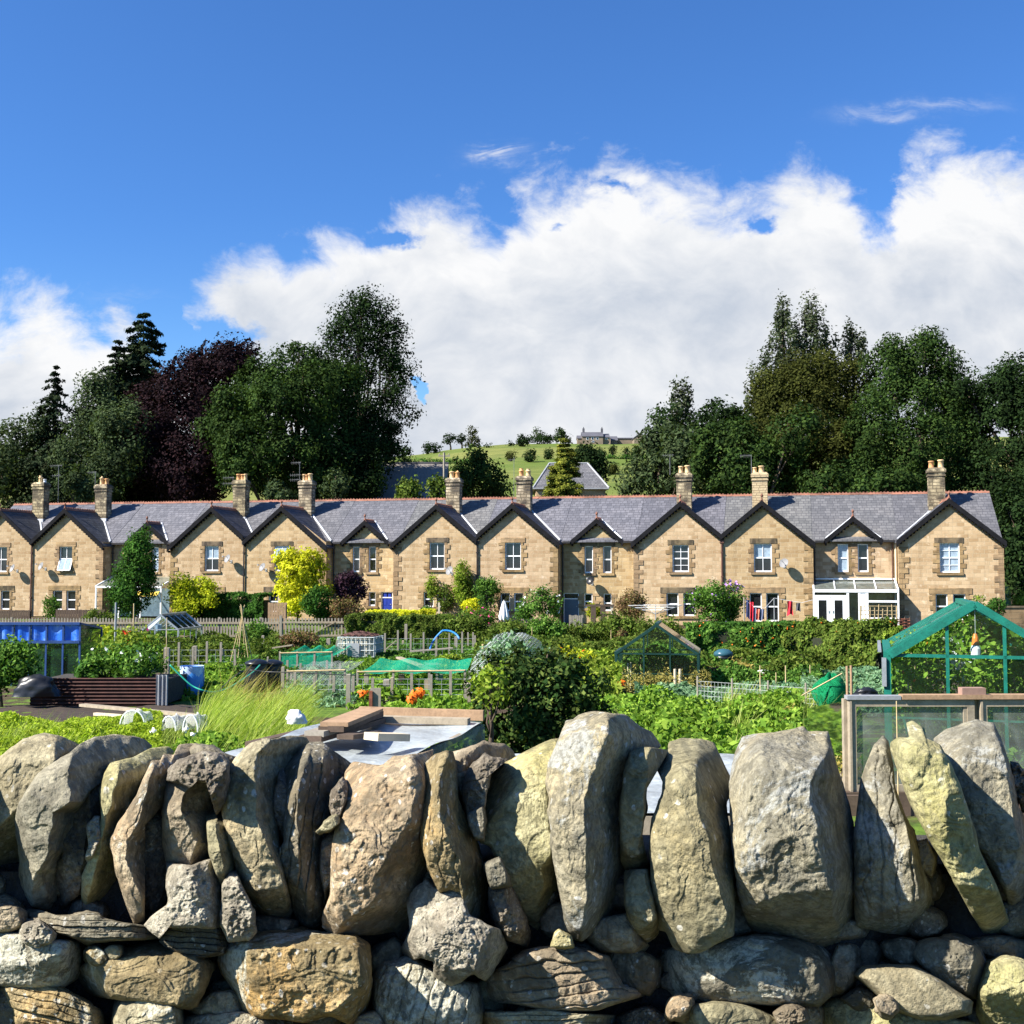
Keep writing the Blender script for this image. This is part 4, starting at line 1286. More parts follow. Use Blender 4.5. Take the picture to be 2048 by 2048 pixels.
def B_(d, *boxes):
    out = []
    for i, b in enumerate(boxes):
        dd = b[4] if len(b) > 4 else 0
        out.append(pxblob(b[0], b[1], b[2], b[3], d, .85, dd))
    return out
# ---- wooded backdrop left of the hill, seen over the roofs
HB = -1.3
def gb(x, d): return (P(x, 1000, d).x, d, HB)
tree('grey_leaved_tree', 'low grey green tree at the left edge behind the leftmost chimney', 'tree', B_(104, (-60, 70, 850, 1010), (30, 110, 820, 1000), (-40, 40, 880, 1010, -4), (60, 130, 880, 1010, -4), (0, 60, 850, 930, -3), (-80, 0, 860, 960)), gb(40, 104), .31, 'willow', 1.2, 4.5, .35, limbs=5)
conifer('spruce_tree', 'narrow dark spruce with sparse drooping tiers, far left', 111, 726, 1000, 92, 100, .34, 'conifer', HB, 1.2, droop=.42, gap=.2)
conifer('cedar_tree', 'tallest dark conifer on the left, with a leaning second tip', 288, 617, 1000, 128, 108, .42, 'conifer', HB, 2.1, droop=.2, gap=.08, pw=.62)
conifer('cypress_tree', 'smaller ragged conifer merging into the left side of the tallest conifer', 238, 668, 1000, 85, 106, .40, 'conifer', HB, 1.9, droop=.25, gap=.08, pw=.7)
tree('leafy_green_tree', 'mid green round tree between the narrow spruce and the copper beech', 'tree', B_(101, (130, 290, 790, 1005), (150, 230, 760, 880), (190, 300, 800, 960, -4), (110, 200, 850, 1000, -3), (160, 260, 900, 1010, -5), (170, 220, 740, 800)), gb(200, 101), .26, 'willow', 1.1, 4.5, .35, limbs=5)
tree('copper_beech_tree', 'dark purple copper beech with spiky top, left of the big green tree', 'tree', B_(104, (240, 520, 760, 1010), (320, 470, 720, 860), (400, 510, 690, 780), (240, 360, 820, 980, -5), (300, 460, 860, 1010, -6), (350, 430, 705, 780), (260, 330, 770, 850), (430, 515, 690, 740), (400, 520, 780, 960)), gb(380, 104), .28, 'copper', 1.1, 5.2, .5, spread=1.1)
# the beech's reaching leader shoots
sp = MB()
o = thing('copper_beech_shoots', 'spiky purple leader shoots on the crest of the copper beech', 'tree top', P(440, 720, 104))
b0 = P(440, 720, 104)
pts, nr = [], []
for (xa, ya, xb, yb) in [(440, 730, 520, 696), (430, 725, 500, 678), (440, 730, 508, 686), (400, 735, 470, 682), (410, 735, 450, 690), (370, 760, 412, 680), (360, 750, 405, 700), (380, 745, 440, 684), (330, 770, 352, 712), (340, 780, 388, 708), (310, 780, 345, 735), (300, 800, 322, 745), (450, 740, 515, 720), (430, 720, 480, 690), (455, 725, 517, 706)]:
    p0, p1 = P(xa, ya, 104) - b0, P(xb, yb, 103 + R.random() * 2) - b0
    sp.tube([p0, p0.lerp(p1, .6) + Vector((0, 0, .2)), p1], [.07, .04, .012], 5)
    m = 200
    t = rng.random(m) ** .8
    L = np.outer(1 - t, p0) + np.outer(t, p1)
    off = rng.normal(size=(m, 3)) * (0.38 * (1.15 - t))[:, None]
    pts.append(L + off)
    nr.append(off + rng.normal(size=(m, 3)))
p = np.concatenate(pts)
leafmesh('foliage', p, np.concatenate(nr), .3 * (.6 + .6 * rng.random(len(p))), LEAF['copper'], o)
sp.build('branches', M['bark'], o)
tree('sycamore_tree', 'broad deep green sycamore with layered boughs, right of the copper beech', 'tree', B_(99, (440, 720, 740, 1000), (520, 650, 693, 800), (470, 560, 715, 830), (430, 500, 770, 860, -4), (415, 500, 820, 900, -4), (440, 560, 830, 960, -6), (560, 680, 730, 850, -3), (620, 720, 720, 830), (440, 520, 900, 985, -6), (500, 600, 760, 860, -5), (520, 620, 880, 930, -6), (590, 640, 690, 740), (560, 700, 860, 1000, -3), (400, 450, 840, 880, -2), (660, 720, 720, 780), (430, 480, 870, 920, -5)), gb(580, 99), .28, 'syc', .95, 5.4, .6, shell=.7, limbs=10)
tt = tree('tall_lime_tree', 'tallest airy broadleaved tree with sky showing through, above the small slate barn', 'tree', B_(105, (672, 770, 585, 700), (690, 780, 640, 760), (745, 815, 630, 720), (760, 822, 680, 760), (640, 700, 650, 720), (655, 720, 610, 690), (690, 760, 574, 640), (740, 790, 600, 670), (780, 835, 720, 775), (690, 790, 740, 850), (770, 815, 760, 850), (650, 730, 690, 790), (800, 840, 815, 850), (765, 800, 700, 830), (700, 760, 820, 900)), gb(711, 105), .26, 'dark', .85, 2.7, .42, limbs=14, shell=.35, spread=1.2)
tree('dense_holm_tree', 'very dark dense tree mass under the tallest airy tree, beside the slate barn roof', 'tree', B_(100, (610, 778, 850, 1010), (700, 800, 820, 930), (740, 812, 865, 925, 2), (620, 720, 800, 930), (690, 765, 900, 1010, -4), (650, 740, 930, 1010, -4)), gb(700, 100), .26, 'dark', 1.0, 5.5, .5, limbs=5)
tree('round_shrub_tree', 'small dark shrub on the hill crest just right of the tallest tree', 'shrub', B_(118, (795, 828, 897, 935)), (P(810, 930, 118).x, 118, float(hill_z(-11, 118))), .3, 'dark', .6, 5, None)
for k, (x0, x1, y0, y1, mk, lab) in enumerate([(528, 600, 958, 1005, 'willow', 'rounded rhododendron behind the ridge left of the darkest chimney'), (640, 700, 935, 1000, 'willow', 'rounded laurel behind the ridge right of the darkest chimney'), (130, 190, 935, 1010, 'willow', 'pale leaved shrub behind the ridge between the two leftmost chimneys'),
        (783, 850, 960, 1005, 'hedge', 'bright green shrub before the slate barn roof'), (852, 905, 950, 1005, 'hedge', 'olive green shrub left of the chimney under the round tree')]):
    tree('garden_shrub', lab, 'shrub', auto(x0, x1, y0, y1, 6, k, 92), (P((x0 + x1) / 2, 1000, 92).x, 92, HB), .27, mk, .55, 5, None, limbs=3)
tree('round_ash_tree', 'round mid green tree right of the slate barn, behind a chimney with two pots', 'tree', B_(112, (898, 1015, 925, 1010), (910, 980, 900, 980), (935, 965, 893, 940), (890, 950, 930, 1010), (960, 1025, 950, 1010)), (P(950, 1000, 112).x, 112, 0.2), .32, 'syc', .8, 5, .3, limbs=4)
conifer('golden_conifer_tree', 'golden green cone shaped conifer behind the ridge at the centre', 1127, 872, 1010, 47, 92, .20, 'golden_conifer', HB, 4.5, droop=.1, pw=.58)
tree('dark_hillside_tree', 'dark rounded tree right of the golden conifer, above the hipped slate roof', 'tree', B_(112, (1140, 1205, 895, 960), (1170, 1215, 910, 990), (1150, 1195, 890, 930)), (P(1180, 1000, 112).x, 112, 0.2), .3, 'dark', .7, 5, .25, limbs=3)
# ---- right hand wood
GW = 'trees of the wood behind the right half of the terrace'
tree('leafy_green_tree', 'leafy green tree at the left end of the right hand wood, beside the hill pasture', 'tree', B_(100, (1265, 1370, 860, 1010), (1290, 1370, 835, 930), (1320, 1400, 850, 960, -4), (1240, 1300, 920, 1010), (1300, 1345, 845, 880), (1350, 1420, 880, 1010, -4)), gb(1320, 100), .34, 'willow', .95, 4.8, .3, group=GW)
tree('slim_poplar_tree', 'small slim poplar standing above the left end of the right hand wood', 'tree', B_(104, (1335, 1388, 765, 880), (1340, 1362, 762, 830), (1362, 1390, 763, 830)), gb(1362, 104), .30, 'poplar', .5, 2.6, .2, stretch=(.55, .55, 1.9), shell=.3, limbs=6, group=GW)
tree('leafy_green_tree', 'dark green tree between the small slim poplar and the high poplars', 'tree', B_(103, (1390, 1540, 805, 1010), (1400, 1490, 795, 900), (1470, 1550, 810, 930), (1300, 1360, 820, 880), (1355, 1420, 820, 900)), gb(1460, 103), .34, 'dark', 1.0, 5, .35, group=GW)
tree('high_poplar_tree', 'highest feathery poplar in the right hand wood', 'tree', B_(106, (1540, 1600, 600, 760), (1590, 1655, 600, 740), (1548, 1580, 598, 680), (1605, 1640, 598, 680), (1500, 1570, 700, 800), (1485, 1530, 750, 830), (1560, 1640, 660, 780), (1640, 1675, 660, 720)), gb(1580, 106), .30, 'poplar', .75, 2.9, .4, stretch=(.5, .5, 2.0), shell=.3, limbs=12, group=GW)
tree('high_poplar_tree', 'second shorter feathery poplar right of the highest poplar', 'tree', B_(107, (1678, 1735, 655, 760), (1690, 1712, 645, 700), (1712, 1735, 655, 710)), gb(1705, 107), .30, 'poplar', .6, 2.7, .3, stretch=(.5, .5, 1.9), shell=.3, limbs=6, group=GW)
tree('wild_cherry_tree', 'big brownish olive crowned tree below the highest poplar', 'tree', B_(100, (1500, 1720, 730, 1010), (1560, 1680, 705, 820), (1500, 1590, 740, 860), (1620, 1740, 700, 850), (1540, 1640, 800, 960, -5), (1620, 1720, 850, 1010, -5), (1480, 1570, 830, 980, -4)), gb(1600, 100), .26, 'olive', 1.0, 5.2, .5, group=GW, shell=.65)
tree('leafy_green_tree', 'mid green tree in front of the olive crowned tree, behind two chimneys', 'tree', B_(93, (1380, 1560, 860, 1010), (1420, 1520, 835, 930), (1500, 1600, 880, 1010), (1390, 1450, 850, 940), (1540, 1640, 820, 920, -2)), gb(1480, 93), .32, 'syc', .9, 4.6, .3, group=GW)
tree('sycamore_tree', 'broadest full green tree of the right hand wood', 'tree', B_(97, (1690, 1960, 740, 1030), (1720, 1830, 680, 820), (1790, 1910, 670, 800), (1700, 1790, 790, 920, -5), (1850, 1950, 720, 860), (1780, 1890, 820, 980, -6), (1700, 1780, 900, 1010, -6), (1830, 1880, 665, 720), (1900, 1980, 780, 950), (1870, 1950, 920, 1010, -5), (1640, 1740, 830, 960), (1760, 1800, 680, 730)), gb(1830, 97), .26, 'syc', 1.0, 5.2, .6, shell=.68, limbs=10, group=GW)
tree('leafy_green_tree', 'dark tall tree against the right edge of the photo', 'tree', B_(94, (1940, 2110, 730, 1040), (1960, 2060, 720, 860), (2000, 2110, 700, 850), (1930, 2010, 900, 1100, -4), (1990, 2100, 950, 1180, -6), (2030, 2120, 820, 1000, -4), (1900, 1960, 750, 800)), gb(2030, 94), .26, 'dark', 1.0, 5.2, .55, shell=.65, group=GW)
tree('leafy_green_tree', 'shadowed lower tree right of the end house', 'tree', B_(80, (2000, 2100, 1040, 1215), (1990, 2060, 980, 1120), (2050, 2120, 1080, 1220), (2075, 2160, 900, 1100)), (P(2060, 1200, 80).x, 80, HB), .3, 'dark', .8, 5.2, .3, group=GW)
tree('leafy_green_tree', 'low shrubby tree behind the terrace ridge between the two rightmost chimneys', 'tree', B_(88, (1600, 1700, 930, 1010), (1690, 1800, 950, 1015), (1790, 1850, 930, 1010), (1740, 1820, 935, 1000)), gb(1720, 88), .3, 'syc', .7, 5, .2, group=GW)
# ---- hillside
def hx(x, y): return P(x, y, 515)
def hill_tree(x0, x1, y0, y1, lab, mk='syc', d=None, name='hill_tree', k=5, leaf=.9, cover=3.5, group='trees and bushes on the hill', cr=1.6):
    b = HP((x0 + x1) / 2, y1) if d is None else Vector((P((x0 + x1) / 2, y1, d).x, d, float(hill_z(P((x0 + x1) / 2, y1, d).x, d))))
    dd = b.y
    s = dd / 515
    return tree(name, lab, 'tree' if name.endswith('tree') else 'bush', auto(x0, x1, y0, y1, k, int(x0), dd), b, leaf * s, mk, cr * s, cover, .35 if name.endswith('tree') else None, limbs=4, group=group)
hill_tree(841, 884, 887, 908, 'low rounded dark bush on the left of the hill crest', 'dark', name='hill_bush')
for x0, x1, y0, y1, lab in [(887, 912, 867, 885, 'flat topped pine, left of the pair on the hill crest'), (911, 934, 869, 884, 'flat topped pine, right of the pair on the hill crest')]:
    d = 512
    bx = (x0 + x1) / 2
    base = P(bx + 2, 903, d)
    base.z = float(hill_z(base.x, d))
    tree('scots_pine_tree', lab, 'tree', B_(d, (x0, x1, y0, y0 + 11), (x0 + 3, x1 - 5, y0 + 6, y1), (x0 - 2, x0 + 14, y0 + 8, y1 + 3), (x1 - 13, x1, y0 + 3, y1 - 3)), base, .8, 'dark', 1.2, 2.8, .45, limbs=5, group='trees and bushes on the hill')
d = 510
base = P(944, 903, d); base.z = float(hill_z(base.x, d))
tree('tall_ash_tree', 'tallest thin tree on the hill crest, right of the flat topped pines', 'tree', B_(d, (934, 954, 852, 872), (938, 952, 865, 890), (944, 961, 870, 893), (930, 946, 880, 900), (948, 962, 885, 902)), base, .8, 'olive', 1.2, 3.0, .4, limbs=5, group='trees and bushes on the hill')
hill_tree(968, 982, 888, 896, 'tiny dark bush right of the tallest thin hill tree', 'dark', name='hill_bush', k=2)
hill_tree(1009, 1031, 884, 892, 'small low bush on the crest before the tree clump', 'dark', name='hill_bush', k=2)
hill_tree(1033, 1062, 865, 893, 'dark pointed conifer clump at the left of the crest trees', 'dark', k=5)
hill_tree(1060, 1090, 854, 880, 'greyish airy domed tree in the middle of the crest clump', 'willow', k=4, cover=2.2)
hill_tree(1056, 1112, 870, 889, 'wide low bushes under the crest trees', 'dark', name='hill_bush', k=6)
hill_tree(1104, 1136, 854, 886, 'large rounded green tree at the right of the crest clump', 'syc', k=5)
hill_tree(1130, 1145, 873, 888, 'dark small tree left of the farmhouse', 'dark', k=3)
# hedges across the hill
for (x0, x1, y, h, n, s, lab) in [(790, 1110, 926, 7, 16, 1, 'long hedge crossing the hill pasture above the golden conifer'), (1190, 1320, 918, 8, 8, 2, 'dark hedge crossing the hill pasture below the farmhouse')]:
    bl = []
    b = HP((x0 + x1) / 2, y)
    for k in range(n):
        xx = x0 + (x1 - x0) * (k + .5) / n
        q = HP(xx, y)
        w = (x1 - x0) / n * .8
        hh = h * random.Random(k * 7 + s).uniform(.5, 1.1)
        bl.append(pxblob(xx - w, xx + w, y - hh, y + 3, q.y, .5))
    tree('field_hedge', lab, 'hedge', bl, b, .55, 'hedge_dark', 1.0, 4, None, limbs=2)
for (x0, x1, y0, y1) in [(1008, 1034, 900, 922), (1040, 1076, 898, 924), (1086, 1108, 896, 920), (1218, 1232, 888, 912), (1245, 1262, 896, 914), (1175, 1215, 893, 925), (1262, 1290, 890, 920), (1200, 1240, 920, 950)]:
    lab = {1008: 'small hedgerow tree at the left of the field hedge', 1040: 'wide hedgerow tree, middle of the three on the field hedge', 1086: 'hedgerow tree on the field hedge beside the golden conifer', 1218: 'thin tree in the upper field under the farmhouse', 1245: 'small field tree under the right farm barn',
           1175: 'dark hedgerow tree right of the golden conifer tip', 1262: 'field tree at the edge of the right hand wood', 1200: 'shrubby tree in the lower field right of the hipped roof'}[x0]
    hill_tree(x0, x1, y0, y1, lab, 'olive' if x0 in (1008, 1200) else 'dark', k=4, leaf=.7)
# ---- farmhouse on the crest
def block(mb, x0, x1, y0, y1, z0, z1): mb.box(x0, x1, y0, y1, z0, z1)
M['farm'] = mat_plain('farm_stone', (0.20, 0.155, 0.11), .9, .25, .4)
M['farm_roof'] = mat_plain('farm_slate', (0.085, 0.085, 0.10), .8, .2, .3)
def farm(name, lab, x0, x1, yeave, yridge, ybase, d, dep, wins=(), chims=(), gable_front=False, wing=False):
    a, b = P(x0, ybase, d), P(x1, ybase, d)
    ze, zr, zb = P(x0, yeave, d).z, P(x0, yridge, d).z, P(x0, ybase, d).z - 1.5
    cx = (a.x + b.x) / 2
    o = thing(name, lab, 'building', (cx, d, zb))
    hw = (b.x - a.x) / 2
    H, RZ = ze - zb, zr - zb
    w = MB().box(-hw, hw, 0, dep, 0, H)
    r = MB()
    if gable_front:
        w.poly([(-hw, 0, H), (hw, 0, H), (0, 0, RZ)]).poly([(-hw, dep, H), (0, dep, RZ), (hw, dep, H)])
        for sx in (-1, 1):
            r.hexa([(0, -.2, RZ - .1), (sx * (hw + .3), -.2, H - .1), (sx * (hw + .3), dep, H - .1), (0, dep, RZ - .1), (0, -.2, RZ + .15), (sx * (hw + .3), -.2, H + .15), (sx * (hw + .3), dep, H + .15), (0, dep, RZ + .15)])
    else:
        w.poly([(-hw, 0, H), (-hw, dep / 2, RZ), (-hw, dep, H)]).poly([(hw, 0, H), (hw, dep, H), (hw, dep / 2, RZ)])
        for (ya, yb) in ((-.3, dep / 2), (dep + .3, dep / 2)):
            r.hexa([(-hw - .2, ya, H - .1), (hw + .2, ya, H - .1), (hw + .2, yb, RZ - .1), (-hw - .2, yb, RZ - .1), (-hw - .2, ya, H + .15), (hw + .2, ya, H + .15), (hw + .2, yb, RZ + .15), (-hw - .2, yb, RZ + .15)])
    w.build('wall', M['farm'], o)
    rr = r.build('roof', M['farm_roof'], o)
    for x in chims:
        q = P(x, yridge, d).x - cx
        MB().box(q - .5, q + .5, dep / 2 - .4, dep / 2 + .4, RZ - .3, RZ + 1.8).lathe([(.22, 0), (.18, .7)], (q, dep / 2, RZ + 1.79), 8).build('chimney', M['farm_roof'], rr)
    for (x, yt, yb_) in wins:
        q = P(x, yt, d)
        z1, z0 = q.z - zb, P(x, yb_, d).z - zb
        wf = MB().box(q.x - cx - .55, q.x - cx + .55, -.06, -.01, z0, z1).build('window', M['white'], o)
        MB().box(q.x - cx - .4, q.x - cx + .4, -.09, -.061, z0 + .12, z1 - .12).build('pane', M['pane'], wf)
    return o
farm('farmhouse', 'stone farmhouse with two chimneys and three upper windows on the hill crest', 1164, 1206, 873, 863, 885, 516, 7, [(1175, 874.5, 879.5), (1185, 874.5, 879.5), (1194.5, 874.5, 879.5), (1186, 881.5, 885)], (1168, 1205))
farm('farmhouse_wing', 'pale rendered wing joined to the right of the hill farmhouse', 1206.4, 1219, 875, 866, 884, 517, 8, [(1213, 876, 879)])
farm('farm_outbuilding', 'low stone lean-to at the left end of the hill farmhouse', 1155, 1163.6, 877, 870, 885, 517, 6)
farm('farm_barn', 'small slate roofed barn right of the pale farmhouse wing', 1222, 1235, 881, 871, 884, 522, 8)
farm('farm_barn', 'long low dark barn between the slate barn and the gabled barn', 1236, 1268, 877, 874, 884, 524, 7)
farm('farm_barn', 'stone barn with its gable facing, at the right end of the farm', 1268.5, 1289, 876, 867, 885, 515, 12, gable_front=True)
# ---- two slate roofed buildings right behind the terrace
def hip_house():
    d = 104
    a, b = P(1066, 985, d), P(1218, 985, d)
    zb = -0.5
    o = thing('hipped_roof_house', 'stone house with a pale edged hipped slate roof behind the golden conifer', 'house', ((a.x + b.x) / 2, d, zb))
    hw = (b.x - a.x) / 2
    ze = P(1100, 976, d).z - zb
    zr = P(1100, 925, d + 3.5).z - zb
    x1, x2 = P(1168, 925, d).x - (a.x + b.x) / 2, P(1182, 925, d).x - (a.x + b.x) / 2
    x1 = -x2
    MB().box(-hw + .3, hw - .3, .3, 8.7, 0, ze).build('wall', M['stone_wall'], o)
    r = MB()
    e = [(-hw, 0, ze), (hw, 0, ze), (hw, 9, ze), (-hw, 9, ze)]
    t = [(x1, 4.5, zr), (x2, 4.5, zr)]
    r.poly([e[0], e[1], t[1], t[0]]).poly([e[1], e[2], t[1]]).poly([e[2], e[3], t[0], t[1]]).poly([e[3], e[0], t[0]]).poly([e[0], e[3], e[2], e[1]])
    rr = r.build('roof', M['slate'], o)
    f = MB()
    for p, q in ((e[0], t[0]), (e[1], t[1]), (t[0], t[1]), (e[2], t[1]), (e[3], t[0])):
        f.tube([Vector(p) + Vector((0, 0, .02)), Vector(q) + Vector((0, 0, .02))], .085, 6)
    f.build('hip_flashing', M['hip'], rr)
    MB().box(-hw, hw, -.1, -.002, ze - .10, ze + .02).build('gutter', M['hip'], rr)
hip_house()
def barn():
    d = 100
    a, b = P(740, 1000, d), P(895, 1000, d)
    zb = -0.8
    cx = (a.x + b.x) / 2
    hw = (b.x - a.x) / 2
    o = thing('slate_roofed_barn', 'barn with a broad weathered slate roof behind the ridge, left of centre', 'barn', (cx, d, zb))
    ze = P(800, 1008, d).z - zb
    zr = P(800, 928, d + 5).z - zb
    MB().box(-hw + .3, hw - .6, .3, 10, 0, ze).poly([(hw - .6, .3, ze), (hw - .6, 10, ze), (hw - .6, 5, zr - .1)]).poly([(-hw + .3, .3, ze), (-hw + .3, 5, zr - .1), (-hw + .3, 10, ze)]).build('wall', M['stone_wall'], o)
    r = MB()
    for ya, yb in ((0, 5), (10.3, 5)):
        r.hexa([(-hw, ya, ze - .1), (hw - .2, ya, ze - .1), (hw - .2, yb, zr - .1), (-hw, yb, zr - .1), (-hw, ya, ze + .08), (hw - .2, ya, ze + .08), (hw - .2, yb, zr + .08), (-hw, yb, zr + .08)])
    rr = r.build('roof', M['slate_old'], o)
    MB().bar((-hw, 5, zr + .1), (hw - .2, 5, zr + .1), .25, .14).build('ridge_tiles', M['farm_roof'], rr)
M['slate_old'] = mat_masonry('weathered_slate', (0.15, 0.14, 0.14), (0.25, 0.225, 0.215), (0.09, 0.085, 0.085), 0.3, 0.2, mixs=(0.6, 0.2), axis='x', stain=(0.24, 0.20, 0.17), stain_amt=0.6, bstr=0.4, rough=0.8, msize=0.01)
barn()
for (x, yt, yb, d, lab, arm) in [(888, 905, 1000, 97, 'wooden pole with small crossarm at the right end of the slate barn', 1), (1355, 900, 905, 120, '', 0)][:1]:
    p = P(x, yb, d)
    o = thing('utility_pole', lab, 'utility pole', (p.x, d, -1.3))
    h = P(x, yt, d).z + 1.3
    MB().tube([(0, 0, 0), (0, 0, h)], [.12, .09], 8).build('pole', M['wood_grey'], o)
    MB().box(-.5, .5, -.05, .05, h - .35, h - .25).lathe([(.04, 0), (.06, .1), (.03, .16)], (-.4, 0, h - .25), 6).lathe([(.04, 0), (.06, .1), (.03, .16)], (.4, 0, h - .25), 6).build('crossarm', M['wood_grey'], o)
# ------------------------------------------------------------------ the dry stone wall in front
M['s_grey'] = mat_stone('grey_gritstone', (0.30, 0.275, 0.23), (0.50, 0.45, 0.36), lich=0.42, warm=(0.36, 0.28, 0.16), warm_amt=.55, dark_amt=.15)
M['s_bluegrey'] = mat_stone('blue_grey_gritstone', (0.31, 0.29, 0.255), (0.41, 0.365, 0.28), lichen=(0.40, 0.405, 0.42), lich=0.52, warm=(0.40, 0.33, 0.19), warm_amt=.7, dark_amt=.2, fleck=.3)
M['s_buff'] = mat_stone('buff_gritstone', (0.34, 0.29, 0.20), (0.50, 0.44, 0.32), lich=0.45, warm=(0.45, 0.33, 0.17), warm_amt=.5, dark_amt=.25)
M['s_yellow'] = mat_stone('yellow_gritstone', (0.42, 0.38, 0.21), (0.56, 0.51, 0.33), lich=0.42, warm=(0.45, 0.36, 0.15), warm_amt=.5, dark_amt=.15, moss=.35, fleck=.2)
M['s_olive'] = mat_stone('olive_gritstone', (0.28, 0.25, 0.165), (0.46, 0.41, 0.285), lichen=(0.50, 0.51, 0.52), lich=0.40, warm=(0.36, 0.29, 0.15), warm_amt=.5, dark_amt=.25, fleck=.3)
M['s_brown'] = mat_stone('brown_gritstone', (0.33, 0.26, 0.195), (0.54, 0.45, 0.345), lich=0.45, warm=(0.38, 0.25, 0.13), warm_amt=.55, dark_amt=.4)
M['s_dark'] = mat_stone('dark_weathered_gritstone', (0.17, 0.155, 0.125), (0.36, 0.32, 0.26), lich=0.42, warm=(0.24, 0.17, 0.09), warm_amt=.4, dark_amt=.5, fleck=.8)
M['s_ochre'] = mat_stone('ochre_gritstone', (0.30, 0.23, 0.13), (0.50, 0.40, 0.25), lich=0.50, warm=(0.48, 0.29, 0.10), warm_amt=.8, dark_amt=.4, fleck=.8)
M['s_lichen'] = mat_stone('lichen_covered_gritstone', (0.26, 0.235, 0.19), (0.42, 0.38, 0.30), lich=0.58, lichen=(0.66, 0.63, 0.56), warm=(0.36, 0.25, 0.13), warm_amt=.5, dark_amt=.4, fleck=1.0)
M['mortar'] = mat_stone('crumbling_mortar', (0.36, 0.31, 0.26), (0.62, 0.56, 0.48), lich=0.46, warm=(0.36, 0.29, 0.22), warm_amt=.4, dark_amt=.5, scale=1.7, fleck=1.0, rough=1.0)
M['mortar_dark'] = mat_stone('dark_old_mortar', (0.22, 0.18, 0.15), (0.40, 0.345, 0.29), lich=0.42, warm=(0.24, 0.18, 0.13), warm_amt=.4, dark_amt=.5, scale=1.7, fleck=.8, rough=1.0)
def cA(*p): return [(x / 3.127, 1430 + y / 3.127) for x, y in p]
def cB(*p): return [(500 + x / 2.982, 1400 + y / 2.982) for x, y in p]
def cC(*p): return [(1000 + x / 2.982, 1400 + y / 2.982) for x, y in p]
def cD(*p): return [(1488 + x / 2.982, 1400 + y / 2.982) for x, y in p]
wall = thing('dry_stone_wall', 'rough dry stone wall with upright coping stones across the whole foreground', 'stone wall', (0, 2.2, 0))
W0 = Vector((0, 2.2, 0))
def resample(poly, n):
    p = np.array(poly, float)
    # one round of corner cutting keeps the outline natural
    q = np.roll(p, -1, axis=0)
    p = np.stack([p * .94 + q * .06, p * .06 + q * .94], 1).reshape(-1, 2)
    q = np.roll(p, -1, axis=0)
    L = np.linalg.norm(q - p, axis=1)
    c = np.concatenate([[0], np.cumsum(L)])
    t = np.linspace(0, c[-1], n, endpoint=False)
    i = np.clip(np.searchsorted(c, t, side='right') - 1, 0, len(p) - 1)
    f = (t - c[i]) / np.maximum(L[i], 1e-9)
    return p[i] * (1 - f[:, None]) + q[i] * f[:, None]
def Pn(px, py, d):
    u = (px - 1024) / F
    v = (1024 - py) / F
    dy = math.cos(PITCH) - v * math.sin(PITCH)
    return np.stack([u / dy * d, d, EYE + (math.sin(PITCH) + v * math.cos(PITCH)) / dy * d], -1)
NST = [0]
